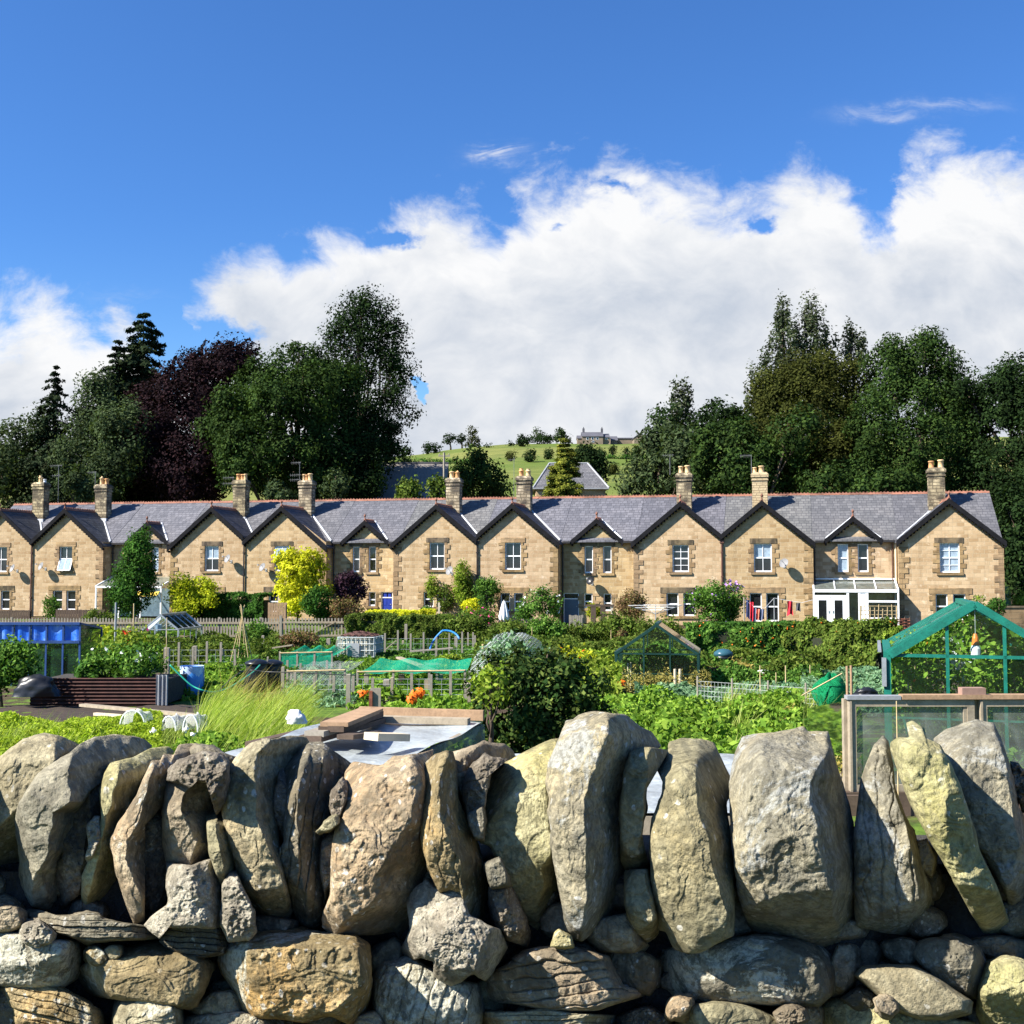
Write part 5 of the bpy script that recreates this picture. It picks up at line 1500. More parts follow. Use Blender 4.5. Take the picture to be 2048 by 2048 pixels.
def stone(poly, mat, d=2.06, thick=.34, facets=(), amp=.010, strata=None, edge=.016, label=None, name='coping_stone', rough=1.0, tilt=(-.26, -.14), grow=4.5, chips=0.5):
    NST[0] += 1
    sd = NST[0] * 13
    o = resample(poly, 270)
    x, y = o[:, 0], o[:, 1]
    xn, yn = np.roll(x, -1), np.roll(y, -1)
    A = (x * yn - xn * y).sum() / 2
    c = np.array([((x + xn) * (x * yn - xn * y)).sum(), ((y + yn) * (x * yn - xn * y)).sum()]) / (6 * A)
    dirs = o - c
    ln = np.linalg.norm(dirs, axis=1, keepdims=True)
    w = fbm(np.c_[o * .035, np.full(len(o), sd * .37)], 4, sd)
    o = o + dirs / ln * (w[:, None] * 1.6 * rough + grow)
    dirs = o - c
    NL = 72
    ts = np.linspace(0.015, 1, NL) ** .92
    pt = (c[None, None] + dirs[None] * ts[:, None, None]).reshape(-1, 2)
    px2m = d / F
    rr_ = random.Random(sd)
    cuts = []
    if chips > 0:
        for _ in range(13):
            an = rr_.uniform(0, 2 * math.pi)
            if _ < 3:
                an = rr_.uniform(-.5, .5) + (math.pi if _ == 0 else 0)
            ca, sa_ = math.cos(an), math.sin(an)
            ext = ((o[:, 0] - c[0]) * ca + (o[:, 1] - c[1]) * sa_).max()
            cuts.append((ca, sa_, ext * rr_.uniform(.50, .94), rr_.choice([.22, .35, .6, 1.1, 1.8])))
    pl_ = []
    for _ in range(7):
        an = rr_.uniform(0, 2 * math.pi)
        gm = rr_.uniform(.08, .42) * (1 if chips > 0 else .3)
        pl_.append((math.cos(an) * gm, math.sin(an) * gm, rr_.uniform(0, 10)))
    def front(pp, t):
        X, Y = pp[:, 0], pp[:, 1]
        wj = fbm(np.c_[pp * .022, np.full(len(pp), sd * .11)], 4, sd + 3)      # wander of the arrises
        dep = np.zeros(len(pp))
        for kind, pts, sl_ in facets:
            q = np.array(pts, float)
            if kind == 'R' or kind == 'L':
                q = q[np.argsort(q[:, 1])]
                r = np.interp(Y, q[:, 1], q[:, 0]) + wj * 5
                dist = (X - r) if kind == 'R' else (r - X)
            else:
                q = q[np.argsort(q[:, 0])]
                r = np.interp(X, q[:, 0], q[:, 1]) + wj * 4
                dist = (Y - r) if kind == 'B' else (r - Y)
            dist = np.maximum(0, dist)
            dep = dep + sl_ * dist * px2m
        size = math.sqrt(abs(A)) * px2m
        n1 = fbm(np.c_[pp * .010, np.full(len(pp), sd * .7)], 3, sd + 5)
        # broken planes: quantised ridged steps
        n2 = fbm(np.c_[pp * .024, np.full(len(pp), sd * .3)], 4, sd + 9, .55, True)
        n3 = fbm(np.c_[pp * .14, np.full(len(pp), sd * .9)], 2, sd + 11, .6)
        n4 = fbm(np.c_[pp * .05, np.full(len(pp), sd * .5)], 3, sd + 15, .55)
        dep = dep - n1 * amp * .45 - n2 * amp * .10 * max(.6, rough ** 1.5) - n4 * amp * .15 * rough - n3 * amp * .09 * rough ** 1.6
        st = n1 * 2.0 + n4 * .15
        fr = st - np.floor(st)
        dep = dep + np.clip((fr - .5) * 12, 0, 1) * amp * .42 * chips * (np.floor(st) % 2 * 2 - 1)
        # flakes knocked off the corners: flat cuts
        dep = dep + px2m * np.max([gx * (X - c[0] + wj * 3) + gy * (Y - c[1] + wj * 3) - of_ for gx, gy, of_ in pl_], axis=0)
        for (ca, sa_, off, sl_) in cuts:
            dist = (X - c[0]) * ca + (Y - c[1]) * sa_ - off + wj * 4
            dep = dep + sl_ * np.maximum(0, dist) * px2m
        if strata:
            ang, per, sa = strata
            cc = (X * math.cos(ang) + Y * math.sin(ang)) / per + wj * .25 + n1 * .3
            fr = cc - np.floor(cc)
            h = hash3(np.floor(cc).astype(int), np.floor(cc).astype(int) * 0, np.floor(cc).astype(int) * 0, sd)
            dep = dep + sa * (h - .5) * 1.6 + sa * .75 * np.exp(-((fr - .5) / .09) ** 2 * 0 - (np.minimum(fr, 1 - fr) / .07) ** 2)
        dep = dep + tilt[0] * (X - c[0]) * px2m + tilt[1] * (Y - c[1]) * px2m
        dep = dep + edge * t ** 20 + edge * .12 * t ** 6
        return dep
    tt = np.repeat(ts, len(o))
    dep = front(pt, tt)
    V = [Pn(pt[:, 0], pt[:, 1], d + dep)]
    ed = dep[-len(o):]
    NSD = 9
    for j in range(1, NSD + 1):
        f = j / NSD
        shr = 1 - .16 * f
        pp = c + dirs * shr + fbm(np.c_[o * .03, np.full(len(o), sd + f * 2.2)], 3, sd + 21)[:, None] * dirs / ln * 5 * (1 - f * .5)
        V.append(Pn(pp[:, 0], pp[:, 1], d + ed + (thick - ed).clip(.03) * f))
    V.append(Pn(np.array([c[0]]), np.array([c[1]]), np.array([d + thick + .01])))
    V.append(Pn(np.array([c[0]]), np.array([c[1]]), np.array([d + dep[:len(o)].mean()])))
    V = np.concatenate(V)
    n = len(o)
    rows = NL + NSD
    i = (np.arange(rows - 1)[:, None] * n + np.arange(n)[None]).ravel()
    j = (np.arange(rows - 1)[:, None] * n + (np.arange(n)[None] + 1) % n).ravel()
    f = np.stack([i, j, j + n, i + n], 1)
    bk, fc_ = rows * n, rows * n + 1
    k = np.arange(n)
    cap1 = np.stack([(rows - 1) * n + k, (rows - 1) * n + (k + 1) % n, np.full(n, bk), np.full(n, bk)], 1)
    cap2 = np.stack([(k + 1) % n, k, np.full(n, fc_), np.full(n, fc_)], 1)
    cap1[:, 3] = cap1[:, 2]
    me = bpy.data.meshes.new(name)
    loops = np.concatenate([f.ravel(), cap1[:, :3].ravel(), cap2[:, :3].ravel()]).astype(np.int32)
    ls = np.concatenate([np.arange(len(f)) * 4, len(f) * 4 + np.arange(2 * n) * 3]).astype(np.int32)
    me.vertices.add(len(V))
    me.vertices.foreach_set('co', (V - np.array(W0)).astype(np.float32).ravel())
    me.loops.add(len(loops))
    me.loops.foreach_set('vertex_index', loops)
    me.polygons.add(len(ls))
    me.polygons.foreach_set('loop_start', ls)
    me.polygons.foreach_set('use_smooth', np.ones(len(ls), bool))
    me.update(calc_edges=True)
    # outward normals whatever the winding of the traced outline
    if A > 0:
        me.flip_normals()
    me.materials.append(M[mat])
    ob = link(bpy.data.objects.new(name, me), wall)
    if label:
        ob['label'] = label
    return ob
Rr = lambda pts, s=1.3: ('R', pts, s * 2.1)
Tt = lambda pts, s=1.2: ('T', pts, s)
Bb = lambda pts, s=1.0: ('B', pts, s)
# --- coping stones, left to right
stone(cA((-60, 330), (60, 225), (150, 160), (270, 125), (360, 135), (440, 165), (495, 195), (430, 265), (330, 330), (235, 390), (190, 470), (125, 560), (105, 660), (112, 850), (130, 1000), (108, 1110), (0, 1125), (-80, 1110)), 's_buff', 2.12, .34,
      [Bb(cA((-60, 760), (0, 690), (60, 620), (130, 560)), 1.5), Tt(cA((-60, 330), (200, 300), (500, 200)), .8)])
stone(cA((105, 650), (128, 555), (190, 460), (240, 380), (330, 310), (430, 255), (500, 190), (590, 145), (700, 132), (830, 140), (900, 165), (945, 205), (870, 240), (720, 310), (650, 400), (560, 480), (480, 590), (460, 680), (430, 800), (350, 930), (345, 1080), (355, 1190), (300, 1215), (200, 1185), (120, 1080), (132, 900), (110, 760)), 's_grey', 2.05, .36,
      [Rr(cA((440, 545), (400, 570), (325, 610), (300, 850), (215, 1000), (208, 1200)), 1.3), Tt(cA((100, 560), (250, 400), (450, 330), (950, 230)), 1.1)], label='broad grey coping stone with a hollow, second from the left edge')
stone(cA((640, 395), (590, 430), (500, 560), (455, 610), (470, 660), (420, 655), (368, 690), (372, 745), (400, 800), (400, 870), (332, 960), (340, 1090), (345, 1190), (400, 1200), (500, 1105), (520, 1000), (570, 880), (620, 700), (640, 520)), 'mortar_dark', 2.13, .26, [Rr(cA((560, 640), (530, 900), (480, 1100)), .9)], amp=.011, rough=1.6, name='mortar_fill')
stone(cA((545, 700), (590, 640), (625, 640), (625, 740), (590, 850), (560, 930), (535, 880), (560, 800)), 'mortar', 2.08, .2, amp=.012, rough=1.8, name='mortar_fill')
stone(cA((690, 312), (830, 280), (950, 215), (1050, 203), (1088, 240), (1000, 290), (950, 345), (900, 430), (850, 540), (770, 660), (710, 770), (725, 920), (755, 1050), (805, 1200), (835, 1290), (650, 1262), (535, 1250), (512, 1130), (520, 990), (600, 820), (640, 650), (625, 480), (655, 380)), 's_yellow', 2.07, .33,
      [Rr(cA((735, 350), (690, 590), (640, 730), (625, 900), (565, 1080), (520, 1200)), 1.4), Tt(cA((650, 400), (740, 370), (900, 310), (1050, 260)), 1.0)], label='yellow edged thin coping stone leaning beside the grey mortar')
stone(cA((945, 300), (1000, 300), (1020, 255), (1080, 260), (1110, 200), (1200, 190), (1340, 215), (1300, 260), (1200, 290), (1100, 330), (1060, 400), (1050, 480), (935, 570), (905, 700), (875, 780), (865, 900), (890, 1100), (908, 1310), (842, 1305), (790, 1180), (722, 950), (700, 770), (760, 660), (850, 530), (900, 400)), 's_brown', 2.04, .34,
      [Rr(cA((960, 330), (890, 560), (850, 690), (790, 790), (788, 900), (840, 1050), (885, 1130), (905, 1310)), 1.5)], label='curved thin coping stone bowed to the left')
stone(cA((930, 560), (1050, 475), (1065, 600), (1030, 800), (1050, 1000), (1060, 1180), (980, 1260), (910, 1310), (880, 1100), (868, 900), (870, 790), (905, 700)), 'mortar_dark', 2.14, .25, amp=.011, rough=1.6, name='mortar_fill', facets=[Rr(cA((970, 520), (960, 900), (950, 1200)), .5)])
stone(cA((1180, 230), (1230, 185), (1330, 215), (1390, 240), (1470, 262), (1430, 330), (1300, 300), (1180, 290)), 's_dark', 2.28, .2)
stone(cA((1045, 420), (1060, 350), (1120, 290), (1200, 275), (1290, 245), (1370, 250), (1425, 310), (1420, 400), (1395, 560), (1330, 600), (1345, 900), (1300, 965), (1190, 945), (1040, 925), (1022, 780), (1030, 620)), 's_brown', 2.05, .35,
      [Rr(cA((1200, 430), (1150, 520), (1135, 600), (1225, 800), (1190, 945)), 1.1), Tt(cA((1040, 430), (1200, 420), (1420, 330)), .9)], label='pinkish brown coping stone capped with lumpy mortar')
stone(cA((1050, 410), (1065, 340), (1125, 285), (1200, 268), (1290, 238), (1370, 245), (1425, 305), (1425, 420), (1400, 560), (1340, 600), (1350, 480), (1330, 400), (1240, 400), (1200, 450), (1150, 430)), 'mortar_dark', 2.015, .2, amp=.013, rough=1.8, name='mortar_fill', edge=.02)
stone(cA((1045, 930), (1100, 945), (1200, 955), (1340, 900), (1370, 980), (1395, 1080), (1390, 1250), (1370, 1335), (1200, 1320), (1040, 1325), (1010, 1390), (960, 1350), (905, 1310), (960, 1250), (1060, 1180)), 'mortar', 2.0, .34, amp=.011, rough=1.6, name='mortar_fill', facets=[Rr(cA((1210, 940), (1240, 1200), (1300, 1330)), .5)])
stone(cA((1288, 590), (1340, 585), (1392, 592), (1400, 650), (1440, 850), (1472, 980), (1420, 1010), (1408, 1110), (1375, 1060), (1345, 960), (1318, 850), (1300, 720)), 's_olive', 2.03, .3, [Rr(cA((1345, 600), (1360, 750), (1390, 900), (1410, 1010)), 1.4)])
stone(cA((1430, 350), (1480, 270), (1560, 190), (1700, 160)) + cB((60, 240), (130, 242), (180, 230), (240, 222), (330, 230), (362, 285), (300, 325), (205, 375), (172, 430), (152, 560), (150, 700), (165, 850), (185, 960), (215, 1080), (252, 1250), (230, 1310), (120, 1390), (30, 1400)) + cA((1610, 1370), (1560, 1210), (1510, 1080), (1472, 970), (1425, 760), (1395, 600)), 's_buff', 2.03, .38,
      [Rr(cB((130, 240), (45, 330), (22, 420), (20, 520), (42, 700), (110, 900), (200, 1100), (240, 1300)), 1.4), Tt(cA((1400, 400), (1500, 330)) + cB((60, 300), (350, 330)), .9), Bb(cB((-60, 780), (20, 800), (110, 930)), .12)], amp=.012, label='tall buff coping stone with its right face in shadow and darker foot')
stone(cA((1395, 1080), (1430, 1000), (1480, 995), (1510, 1080), (1570, 1210), (1605, 1350), (1550, 1400), (1430, 1412), (1385, 1300)), 'mortar', 2.00, .2, amp=.012, rough=2, name='mortar_fill')
stone(cB((200, 375), (172, 430), (150, 560), (150, 700), (162, 860), (205, 860), (225, 700), (225, 500)), 'mortar_dark', 2.12, .25, amp=.011, rough=1.6, name='mortar_fill')
stone(cB((198, 385), (250, 340), (310, 300), (360, 262), (430, 262), (500, 320), (612, 395), (570, 470), (545, 600), (510, 720), (520, 800), (505, 1000), (480, 1150), (440, 1260), (400, 1410), (320, 1400), (282, 1300), (250, 1230), (170, 960), (178, 890), (212, 840), (215, 600), (202, 460)), 's_dark', 2.05, .36,
      [Rr(cB((310, 300), (290, 450), (285, 800), (300, 1000), (350, 1300)), 1.1), Tt(cB((200, 420), (300, 400), (500, 380), (610, 400)), .8)], strata=(.12, 20, .008), label='layered dark coping stone split into thin upright slabs')
stone(cB((552, 470), (495, 550), (485, 620), (495, 690), (520, 745), (545, 690), (560, 620), (575, 540)), 'mortar_dark', 2.06, .2, amp=.011, rough=1.6, name='mortar_fill')
stone(cB((500, 700), (400, 780), (430, 790), (520, 740)), 's_olive', 2.02, .1)
stone(cB((430, 850), (500, 790), (510, 900), (495, 1050), (450, 1200), (425, 1000)), 'mortar_dark', 2.08, .2, amp=.011, rough=1.6, name='mortar_fill')
stone(cB((568, 440), (620, 385), (700, 392), (790, 400), (850, 345), (1000, 335), (1092, 305), (1070, 380), (1042, 500), (1032, 720), (1065, 1000), (1010, 1200), (965, 1380), (900, 1455), (860, 1370), (790, 1385), (600, 1395), (510, 1408), (440, 1350), (438, 1280), (490, 1150), (500, 850), (545, 690), (560, 560)), 's_brown', 2.01, .40,
      [('R', cB((960, 735), (900, 790), (760, 1050), (775, 1140), (700, 1230), (560, 1320), (520, 1400)), 1.3), Tt(cB((560, 430), (800, 480), (1090, 430)), .5)], amp=.013, label='largest brown coping stone, left of centre, its lower right cut back in shadow')
stone(cB((1050, 385), (1110, 335), (1170, 310), (1212, 322), (1232, 400), (1242, 600), (1285, 700), (1335, 820), (1382, 950), (1430, 1120), (1395, 1200), (1405, 1330), (1300, 1290), (1250, 1130), (1200, 1120), (1130, 1140), (1080, 1020), (1032, 850), (1035, 600), (1036, 450)), 's_ochre', 1.99, .36,
      [Rr(cB((1185, 325), (1150, 450), (1130, 560), (1145, 720), (1200, 880), (1240, 960), (1260, 1130)), 1.5)], strata=(.10, 34, .005), label='ochre streaked slab bowed to the left, just left of centre')
stone(cB((1210, 322), (1290, 300), (1380, 262), (1510, 265), (1560, 310), (1582, 352), (1430, 400), (1340, 450), (1300, 600), (1330, 760), (1280, 700), (1240, 560)), 's_brown', 2.17, .26, [Rr(cB((1240, 320), (1250, 600)), .8), Tt(cB((1210, 345), (1400, 320), (1580, 380)), .6)])
stone(cB((1338, 380), (1400, 325), (1445, 350), (1530, 365), (1440, 410), (1415, 500), (1400, 640), (1350, 670), (1300, 690), (1268, 560), (1300, 460)), 'mortar_dark', 2.10, .2, amp=.013, rough=1.8, name='mortar_fill')
stone(cB((1300, 690), (1390, 640), (1395, 830), (1345, 825)), 's_dark', 2.06, .2)
stone(cB((940, 1190), (1000, 1120), (1060, 1075), (1130, 1140), (1250, 1135), (1300, 1290), (1400, 1340), (1480, 1370), (1525, 1470), (1470, 1560), (1400, 1672), (1330, 1630), (1260, 1670), (1180, 1692), (1100, 1645), (1100, 1550), (1030, 1530), (965, 1555), (905, 1485), (965, 1385)), 'mortar', 1.965, .34, amp=.011, rough=1.6, name='mortar_fill', facets=[Tt(cB((900, 1420), (1100, 1430), (1300, 1250)), .6)], label='large pale lump of crumbling mortar under the ochre slab')
stone(cB((1430, 1120), (1555, 1118), (1610, 1240), (1675, 1380), (1650, 1465), (1530, 1422), (1480, 1370), (1440, 1250)), 'mortar_dark', 2.03, .25, amp=.014, rough=1.8, name='mortar_fill', facets=[Rr(cB((1500, 1120), (1600, 1400)), .8)])
stone(cB((1400, 980), (1490, 940), (1550, 1100), (1440, 1120)), 's_dark', 2.0, .2)
stone(cB((1410, 480), (1432, 415), (1560, 370)) + cC((180, 305), (300, 248), (362, 240), (320, 330), (290, 470), (295, 700), (315, 930), (362, 1200), (388, 1370), (300, 1432), (230, 1430), (180, 1370), (50, 1100), (0, 970), (-50, 870), (-115, 850), (-95, 650)), 's_yellow', 2.09, .34,
      [Rr(cC((330, 880), (300, 940), (250, 1000), (235, 1400)), 1.2), Bb(cC((-110, 900), (40, 1080), (150, 1010), (300, 930)), .35), Tt(cC((-90, 560), (150, 450), (350, 420)), .55)], label='pale yellow coping stone sloping up to the tall blue grey one at centre')
stone(cC((398, 135), (440, 128), (470, 100), (540, 78), (640, 88), (745, 98), (830, 170), (900, 200), (955, 290), (840, 295), (775, 320), (742, 400), (722, 700), (752, 1000), (762, 1280), (640, 1300), (540, 1390), (490, 1432), (388, 1405), (380, 1250), (322, 950), (308, 600), (278, 500), (295, 380), (360, 230)), 's_bluegrey', 1.97, .42,
      [Rr(cC((640, 190), (625, 250), (560, 430), (500, 590), (505, 690), (512, 900), (520, 1150), (488, 1430)), 1.5), Tt(cC((380, 200), (560, 190), (650, 200), (950, 290)), 1.1)], label='tallest coping stone, blue grey with a lit buff top, right of centre')
stone(cC((835, 292), (890, 290), (995, 310), (985, 345), (932, 370), (930, 430), (872, 500), (862, 640), (842, 850), (892, 1015), (880, 1030), (760, 1025), (722, 950), (722, 700), (742, 420), (775, 320)), 's_olive', 2.05, .32, [Rr(cC((900, 310), (870, 480), (850, 700), (840, 900)), 1.3)])
stone(cC((742, 1022), (880, 1016), (900, 1150), (945, 1370), (870, 1452), (800, 1350), (760, 1270)), 's_olive', 2.02, .3, [Bb(cC((740, 1275), (940, 1330)), 1.2)])
stone(cC((1010, 262), (1080, 238), (1200, 240), (1278, 270), (1312, 350), (1382, 500), (1384, 560), (1345, 620), (1372, 900), (1392, 1200), (1392, 1390), (1300, 1442), (1200, 1492), (1120, 1502), (1040, 1470), (992, 1370), (940, 1362), (915, 1100), (900, 850), (918, 700), (972, 570), (980, 450), (922, 392), (992, 350)), 's_olive', 1.98, .38,
      [Rr(cC((1172, 300), (1172, 500), (1185, 640), (1240, 800), (1260, 900), (1310, 1150), (1350, 1250), (1352, 1450)), 1.4), Tt(cC((940, 370), (1080, 330), (1290, 300)), .9)], label='upright olive stone with white lichen near its foot')
stone(cC((510, 1420), (600, 1310), (750, 1280), (832, 1420), (882, 1460), (840, 1505), (600, 1490)), 's_brown', 2.07, .3, [Bb(cC((500, 1400), (880, 1450)), .5)])
stone(cC((310, 1470), (330, 1400), (360, 1385), (415, 1410), (430, 1470)), 's_yellow', 1.97, .1)
stone(cD((-5, 232), (70, 212), (180, 205), (300, 188), (352, 170), (382, 200), (500, 195), (515, 260), (535, 350), (570, 470), (620, 640), (660, 830), (668, 1000), (662, 1330), (600, 1442), (585, 1472), (450, 1466), (250, 1450), (90, 1422), (18, 1300), (-30, 1150), (-62, 800), (-82, 500), (-50, 330)), 's_bluegrey', 1.95, .42,
      [Rr(cD((500, 195), (490, 300), (440, 400), (402, 500), (402, 620), (450, 820), (470, 950), (512, 1130), (545, 1300), (580, 1465)), 1.5), Bb(cD((0, 1290), (120, 1200), (250, 1160), (520, 1130)), 1.3), Tt(cD((-60, 480), (150, 430), (420, 420), (500, 300)), .75)], amp=.013, label='widest coping stone, a pale block with a shadowed right side')
stone(cD((830, 224), (862, 262), (890, 400), (902, 540), (960, 700), (1020, 850), (1052, 990), (1102, 1100), (1192, 1380), (1180, 1412), (1080, 1422), (950, 1390), (680, 1348), (660, 1200), (670, 1000), (664, 800), (680, 640), (700, 480), (740, 370), (775, 280)), 's_bluegrey', 2.04, .34,
      [Rr(cD((850, 240), (870, 450), (930, 650), (1010, 900), (1060, 1100), (1150, 1380)), .8), ('L', cD((800, 240), (765, 500), (760, 1340)), .35)], strata=(-.03, 30, .006), label='pointed grey slab with a long vertical crack')
stone(cD((1030, 850), (1092, 845), (1132, 950), (1120, 1050), (1070, 1035)), 's_dark', 2.08, .2)
stone(cD((972, 150), (1010, 133), (1062, 170), (1092, 240), (1172, 280), (1232, 380), (1300, 560), (1342, 720), (1402, 900), (1502, 1100), (1592, 1350), (1590, 1412), (1562, 1432), (1500, 1392), (1430, 1390), (1350, 1260), (1200, 980), (1100, 800), (1000, 620), (930, 450), (878, 300), (880, 262), (930, 235), (990, 235)), 's_yellow', 1.93, .34,
      [('R', cD((1165, 290), (1200, 400), (1225, 560), (1200, 700), (1240, 900), (1400, 1150), (1450, 1380)), .75), ('L', cD((930, 260), (1040, 550), (1160, 780), (1350, 1180), (1430, 1370)), .7)], amp=.012, label='long yellow green slab leaning left at the right of the wall')
stone(cD((1135, 245), (1200, 190), (1300, 150), (1385, 128), (1492, 150), (1542, 270), (1592, 430), (1622, 620), (1682, 800), (1720, 1000), (1720, 1340), (1600, 1335), (1560, 1150), (1480, 1000), (1400, 880), (1340, 700), (1280, 520), (1200, 350)), 's_bluegrey', 2.08, .36,
      [Rr(cD((1495, 150), (1560, 420), (1590, 620), (1660, 900)), 1.2), Tt(cD((1100, 330), (1300, 300), (1520, 280)), .6)], label='large pale grey slab behind the leaning yellow one')
stone(cD((1590, 375), (1640, 385), (1700, 480), (1740, 700), (1660, 650), (1612, 520)), 'mortar_dark', 2.16, .25, amp=.02, rough=2.2, name='mortar_fill')
# --- courses below
def course(poly, mat, **k):
    k.setdefault('name', 'wall_stone')
    k.setdefault('d', 2.10)
    k.setdefault('thick', .26)
    k.setdefault('edge', .03)
    k.setdefault('grow', 12)
    return stone(poly, mat, **k)
course(cA((-60, 1250), (80, 1225), (148, 1240), (142, 1310), (0, 1335), (-60, 1330)), 's_brown', d=2.07)
course(cA((145, 1240), (220, 1222), (285, 1228), (300, 1258), (600, 1270), (620, 1290), (850, 1312), (980, 1335), (1012, 1390), (850, 1402), (600, 1392), (380, 1362), (250, 1312), (150, 1278)), 's_dark', d=2.05, strata=(1.6, 12, .006), label='long thin dark slab under the coping at the left')
course(cA((1040, 1335), (1060, 1315), (1370, 1340), (1392, 1480), (1220, 1485), (1080, 1450), (1035, 1420)), 's_dark', d=2.05, strata=(1.63, 11, .008))
course(cA((150, 1320), (200, 1318), (330, 1370), (300, 1410), (230, 1422), (150, 1390)), 'mortar', d=2.03, thick=.15, amp=.014, rough=1.8)
course(cA((-60, 1370), (60, 1372), (140, 1385), (250, 1435), (462, 1415), (482, 1500), (480, 1620), (362, 1692), (100, 1678), (-60, 1665)), 's_lichen', d=2.04, thick=.3, facets=[Bb(cA((-60, 1560), (200, 1570), (300, 1520), (480, 1430)), .9), Rr(cA((380, 1400), (370, 1690)), .5)], label='white blotched block at the left edge below the coping')
course(cA((560, 1500), (600, 1480), (650, 1520), (590, 1540)), 's_ochre', d=2.06, thick=.1)
course(cA((670, 1480), (730, 1465), (750, 1500), (690, 1510)), 's_buff', d=2.06, thick=.1)
course(cA((505, 1590), (560, 1560), (620, 1545), (860, 1470), (980, 1442), (1060, 1480), (1200, 1500), (1310, 1560), (1275, 1650), (1205, 1800), (1150, 1822), (900, 1762), (640, 1752), (540, 1712), (498, 1650)), 's_ochre', d=2.03, thick=.3, facets=[Tt(cA((500, 1560), (900, 1500), (1300, 1560)), .7)], label='ochre edged block with grey lichen, second stone of the upper course')
course(cA((1395, 1540), (1430, 1420), (1560, 1385), (1751, 1372)) + cB((270, 1392), (420, 1408), (600, 1420), (682, 1470), (692, 1600), (690, 1750), (645, 1900), (590, 1925), (460, 1862), (330, 1890), (150, 1870), (0, 1882)) + cA((1600, 1875), (1540, 1850), (1480, 1700), (1420, 1620)), 's_ochre', d=1.99, thick=.36, facets=[Tt(cB((-130, 1450), (200, 1460), (680, 1500)), .8), Rr(cB((640, 1430), (660, 1700), (600, 1920)), .8)], amp=.014, label='largest ochre block of the upper course')
course(cA((20, 1730), (90, 1690), (350, 1720), (600, 1850), (660, 1990), (120, 2000), (100, 1850), (60, 1790)), 's_ochre', d=2.06, strata=(1.8, 14, .008))
course(cA((-60, 1750), (60, 1730), (110, 1850), (120, 2000), (-60, 2000)), 's_dark', d=2.10)
course(cA((745, 1795), (800, 1772), (1000, 1800), (1105, 1850), (1140, 2010), (725, 2010)), 's_buff', d=2.03, label='smooth cream stone cut by the bottom edge of the photo')
course(cA((1200, 1840), (1340, 1765), (1480, 1735), (1505, 1840), (1400, 1885), (1250, 1885)), 's_grey', d=2.08, thick=.2)
course(cA((1150, 1890), (1400, 1885), (1600, 1890), (1800, 1915), (1800, 2040), (1150, 2040)), 's_lichen', d=2.04)
course(cB((700, 1530), (850, 1440), (900, 1480), (860, 1580), (760, 1620)), 's_dark', d=2.12, thick=.2)
course(cB((640, 1920), (740, 1880), (800, 1990), (640, 2000)), 's_brown', d=2.06, thick=.2)
course(cB((760, 1660), (822, 1570), (990, 1555), (1060, 1625), (1200, 1690), (1342, 1700), (1365, 1830), (1335, 2010), (800, 2010), (770, 1850)), 's_lichen', d=2.03, thick=.3, strata=(.25, 26, .005), facets=[('R', cB((960, 1600), (960, 1900)), .3)], label='block thick with white lichen below the mortar lump')
course(cB((1370, 1790), (1400, 1720), (1450, 1640), (1670, 1530)) + cC((90, 1560), (190, 1512), (400, 1498), (620, 1540), (645, 1600), (700, 1700), (882, 1742), (780, 1772), (550, 1832), (300, 1822), (100, 1800)), 's_brown', d=2.02, thick=.32, strata=(1.5, 22, .008), label='layered brown block below centre')
course(cC((600, 1520), (760, 1500), (930, 1560), (920, 1680), (880, 1740), (700, 1700), (640, 1610)), 's_dark', d=2.10)
course(cC((-90, 1860), (300, 1868), (670, 1880), (685, 1930), (500, 1950), (-90, 1940)), 's_buff', d=2.03, strata=(1.57, 10, .005))
course(cC((-90, 1950), (500, 1955), (900, 1960), (900, 2060), (-90, 2060)), 's_dark', d=2.06)
course(cC((700, 1900), (880, 1850), (990, 1900), (990, 2000), (720, 2000)), 'mortar_dark', d=2.10, amp=.016, rough=2)
course(cC((975, 1560), (990, 1490), (1200, 1470), (1450, 1440), (1600, 1430)) + cD((330, 1450), (550, 1470), (590, 1480), (562, 1560), (510, 1740), (420, 1812), (200, 1792), (0, 1785), (-250, 1800)) + cC((1060, 1772), (1000, 1720)), 's_lichen', d=2.03, thick=.34, facets=[Rr(cD((560, 1480), (510, 1760)), .9), Tt(cC((980, 1600), (1300, 1590), (1700, 1540), (2050, 1560)), .5)], label='long pinkish block patched with white lichen under the widest coping stone')
course(cD((560, 1480), (680, 1478), (675, 1620), (560, 1760), (500, 1770)), 's_brown', d=2.14)
course(cC((1005, 1870), (1040, 1800), (1120, 1795), (1110, 1830), (1040, 1885)), 's_brown', d=2.02, thick=.12)
course(cD((686, 1650), (730, 1600), (870, 1598), (1000, 1612), (1150, 1682), (1335, 1792), (1325, 1860), (1180, 1892), (1050, 1880), (900, 1820), (800, 1740)), 's_buff', d=2.00, thick=.3, amp=.004, edge=.10, rough=.4, chips=0, label='smooth rounded river stone at the lower right')
course(cD((1025, 1520), (1060, 1460), (1120, 1440), (1300, 1440), (1422, 1500), (1412, 1700), (1372, 1762), (1230, 1692), (1100, 1592)), 's_dark', d=2.04, facets=[Bb(cD((1030, 1560), (1200, 1600), (1420, 1600)), .3)])
course(cD((840, 1450), (960, 1450), (1080, 1470), (1000, 1560), (880, 1520)), 's_dark', d=2.12, thick=.2)
course(cD((1450, 1585), (1560, 1555), (1740, 1590), (1740, 2040), (1490, 2040), (1415, 1850)), 's_yellow', d=2.02, facets=[Bb(cD((1440, 1760), (1600, 1720), (1740, 1760)), .9)], label='greenish yellow block in the bottom right corner')
